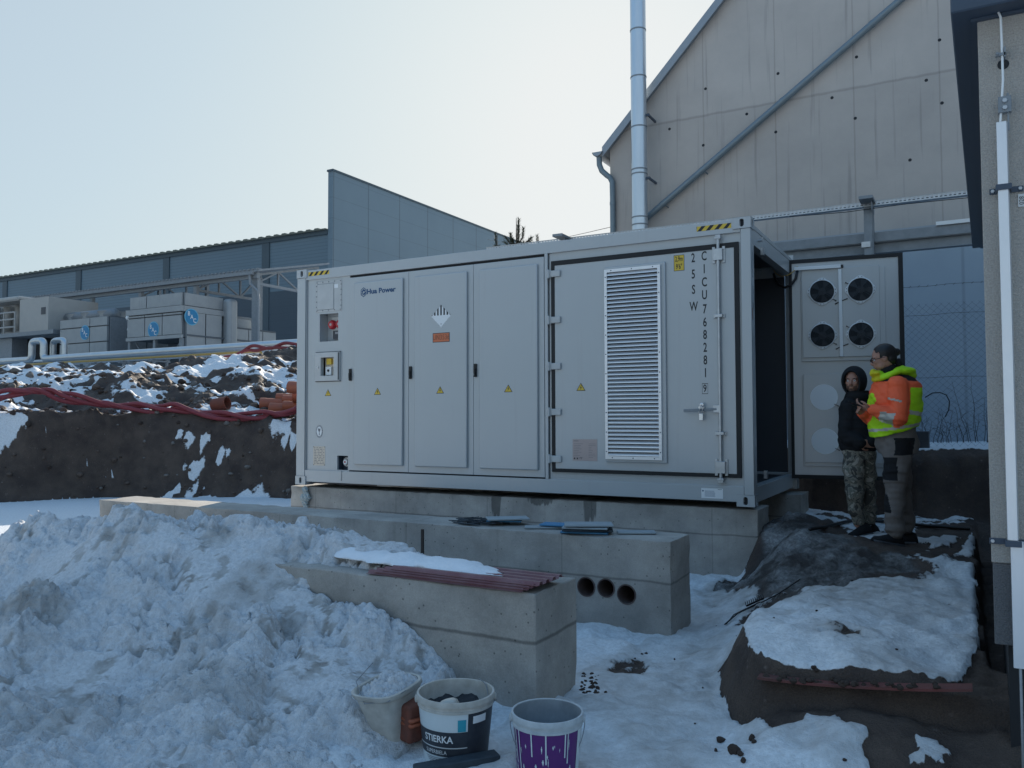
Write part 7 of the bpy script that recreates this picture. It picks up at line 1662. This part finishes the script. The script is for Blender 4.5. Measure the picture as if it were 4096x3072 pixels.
def tcol(c):
    X, Yp, b = A.inv(c)
    if b < .0 and 3552+(Yp-1770)*-.08 < X < 3640-(Yp-1765)*.25 and 1765 < Yp < 1832: return 1
    if b < .03 and X < 3556 and 1842 < Yp < 1932: return 1
    if b < .05 and X < 3528+(Yp-1945)*.08 and 1945 < Yp < 2060: return 1
    return 0
paintby(tk_, tcol); tk_.build('trousers', ['trouser', 'blackcloth'], pa_, smooth=True)
g0 = lambda p, dz=0: Vector((p[0], p[1], gz(p[0], p[1])-.004+dz))
shoe(g0(P(3597, 2190, -.08)), g0(P(3470, 2190, -.10)), pa_, .12, .052); shoe(g0(P(3693, 2190, .10)), g0(P(3610, 2190, .26)), pa_, .12, .052)
mb = MB(); pc_ = P(3417, 1632, -.09); d = (P(3406, 1628, -.07)-P(3446, 1645, -.08)).normalized(); s_ = d.cross(ZX).normalized(); un = s_.cross(d); mb.obox(pc_, d, s_, un, .145, .072, .009); mb.mi = 1; mb.obox(pc_+un*.0052, d, s_, un, .138, .066, .001)
tag(mb.build('phone', ['black', mat('phone_glass', (.05, .06, .075), .08)], bev=.001), 'dark phone held level in the hi-vis man\'s hands', 'phone')

# --- the man in the black hoodie
gb = gz(6.93, .33); B = Fig((6.93, .33, gb), 3425, 2168, 7.889/FPX); P = B.P
fB = (-AX*.62-BX*.78-ZX*.04).normalized(); hb = P(3433, 1546, 0)
ls, le, lw = P(3408, 1645, -.04), P(3386, 1762, -.06), P(3425, 1792, -.16); rs_, re_, rw = P(3497, 1645, .04), P(3512, 1755, .0), P(3470, 1790, -.14)
lh_, lk, la = P(3425, 1835, -.02), P(3420, 1985, -.05), P(3440, 2120, -.0); rh_, rk, ra_ = P(3478, 1835, .03), P(3490, 1985, .06), P(3515, 2115, .13)
mb = MB(); head(mb, hb, fB, .98)
limb(mb, [P(3448, 1630), P(3442, 1590)], [.065, .058]); stack(mb, [(P(3448, 1850), .13, .12), (P(3447, 1740), .13, .12), (P(3448, 1660), .14, .11), (P(3448, 1630), .08, .08)])
for q in ((ls, le, lw), (rs_, re_, rw)): limb(mb, q, [.048, .04, .027])
for q in ((lh_, lk, la), (rh_, rk, ra_)): limb(mb, q, [.075, .055, .04])
hand(mb, lw, AX*.8+ZX*-.1-BX*.1, -BX, .3, .95, 1); hand(mb, rw, -AX*.8-ZX*.1, -BX, .3, .95, -1)
mb = fuse(mb, .0062, 4)
lB = ZX.cross(fB).normalized(); uB = fB.cross(lB)
def fcol(c):
    d = Vector(c)-hb; x, y, z = d.dot(fB), d.dot(lB), d.dot(uB)
    return 1 if x > .03 and z < -.046 and abs(y) < .05 and not (-.066 < z < -.054 and abs(y) < .02 and x > .07) and abs(z) < .125 and (z < -.072 or abs(y) > .018 or z > -.054) else 0
paintby(mb, fcol)
pb = mb.build('person', ['skin', mat('beard_stubble', (.10, .055, .042), .8, 0, (.14, .08, .06), 60)], smooth=True, org=(6.93, .33, gb)); tag(pb, 'bearded man in black hoodie with the hood up and camouflage trousers, facing the hi-vis man', 'person')
eyes(pb, hb, fB, lB, uB, .98)
mb = MB(); stack(mb, [(P(3450, 1612), .11, .10), (P(3450, 1632), .155, .12), (P(3449, 1660), .185, .14), (P(3447, 1720), .178, .15), (P(3445, 1790), .182, .155), (P(3447, 1818), .175, .15), (P(3448, 1828), .16, .14)])
limb(mb, [ls, le, lw], [.085, .074, .058]); limb(mb, [rs_, re_, rw], [.085, .074, .058]); mb.ell(P(3398, 1785, -.10), (.07, .07, .05), 14, 10)
hk = wrinkle(wrinkle(fuse(mb, .010, 4), .005, 27), .003, 70); hk.build('hoodie', 'blackcloth', pb, smooth=True)
# hood: a shell round the head, open towards the face, pale inside
mb = MB(); R_ = Matrix((fB, lB, uB)).transposed(); c0 = hb-fB*.020+uB*.010; n, m_ = 28, 20; shell = {}
for inner in (0, 1):
    vs = []; k = 1-.13*inner
    for i in range(m_+1):
        t = math.pi*i/m_
        for j in range(n):
            a = 2*math.pi*j/n; x, y, z = math.sin(t)*math.cos(a), math.sin(t)*math.sin(a), math.cos(t)
            vs.append(c0+fB*.128*k*x+lB*.118*k*y*(1+.05*z)+uB*(.152*k*z-.012))
    shell[inner] = vs
def open_(p):
    d = p-hb; return d.dot(fB) > .045 and (d.dot(lB)/.076)**2+((d.dot(uB)+.014)/.112)**2 < 1.0
for inner in (0, 1):
    mb.mi = inner; fs = []
    for i in range(m_):
        for j in range(n):
            q = (i*n+j, (i+1)*n+j, (i+1)*n+(j+1) % n, i*n+(j+1) % n)
            if not open_(sum((shell[inner][k] for k in q), Vector())/4): fs.append(q)
    mb.add(shell[inner], fs)
ring = []; 
mb.mi = 0
for i in range(29):
    a = 2*math.pi*i/28; y = .080*math.cos(a); z = -.014+.116*math.sin(a); ring.append(hb+fB*(.128*math.sqrt(max(.05, 1-(y/.13)**2-(z/.17)**2))-.022)+lB*y+uB*z)
mb.tube(ring, .0105, 10, cap=False)
stack(mb, [(P(3449, 1585), .10, .10), (P(3449, 1600), .115, .11), (P(3450, 1622), .14, .12)])
mb.build('hood', ['blackcloth', mat('grey_lining', (.30, .31, .33), .9)], pb, smooth=True, rec=False)
mb = MB(); stack(mb, [(P(3448, 1805), .150, .13), (P(3449, 1835), .155, .135), (P(3450, 1860), .13, .13)])
limb(mb, [lh_, P(3420, 1905, -.04), lk, P(3428, 2055, -.03), P(3440, 2110, 0)], [.108, .098, .086, .070, .060]); limb(mb, [rh_, P(3484, 1905, .05), rk, P(3502, 2055, .10), P(3513, 2105, .13)], [.105, .095, .082, .068, .060])
ck = wrinkle(wrinkle(fuse(mb, .010, 3), .011, 28), .004, 70); ck.build('trousers', 'camo', pb, smooth=True)
shoe(g0(P(3487, 2160, .0)), g0(P(3385, 2165, -.10)), pb, .13, .050); shoe(g0(P(3545, 2150, .15)), g0(P(3470, 2150, .05)), pb, .13, .050)
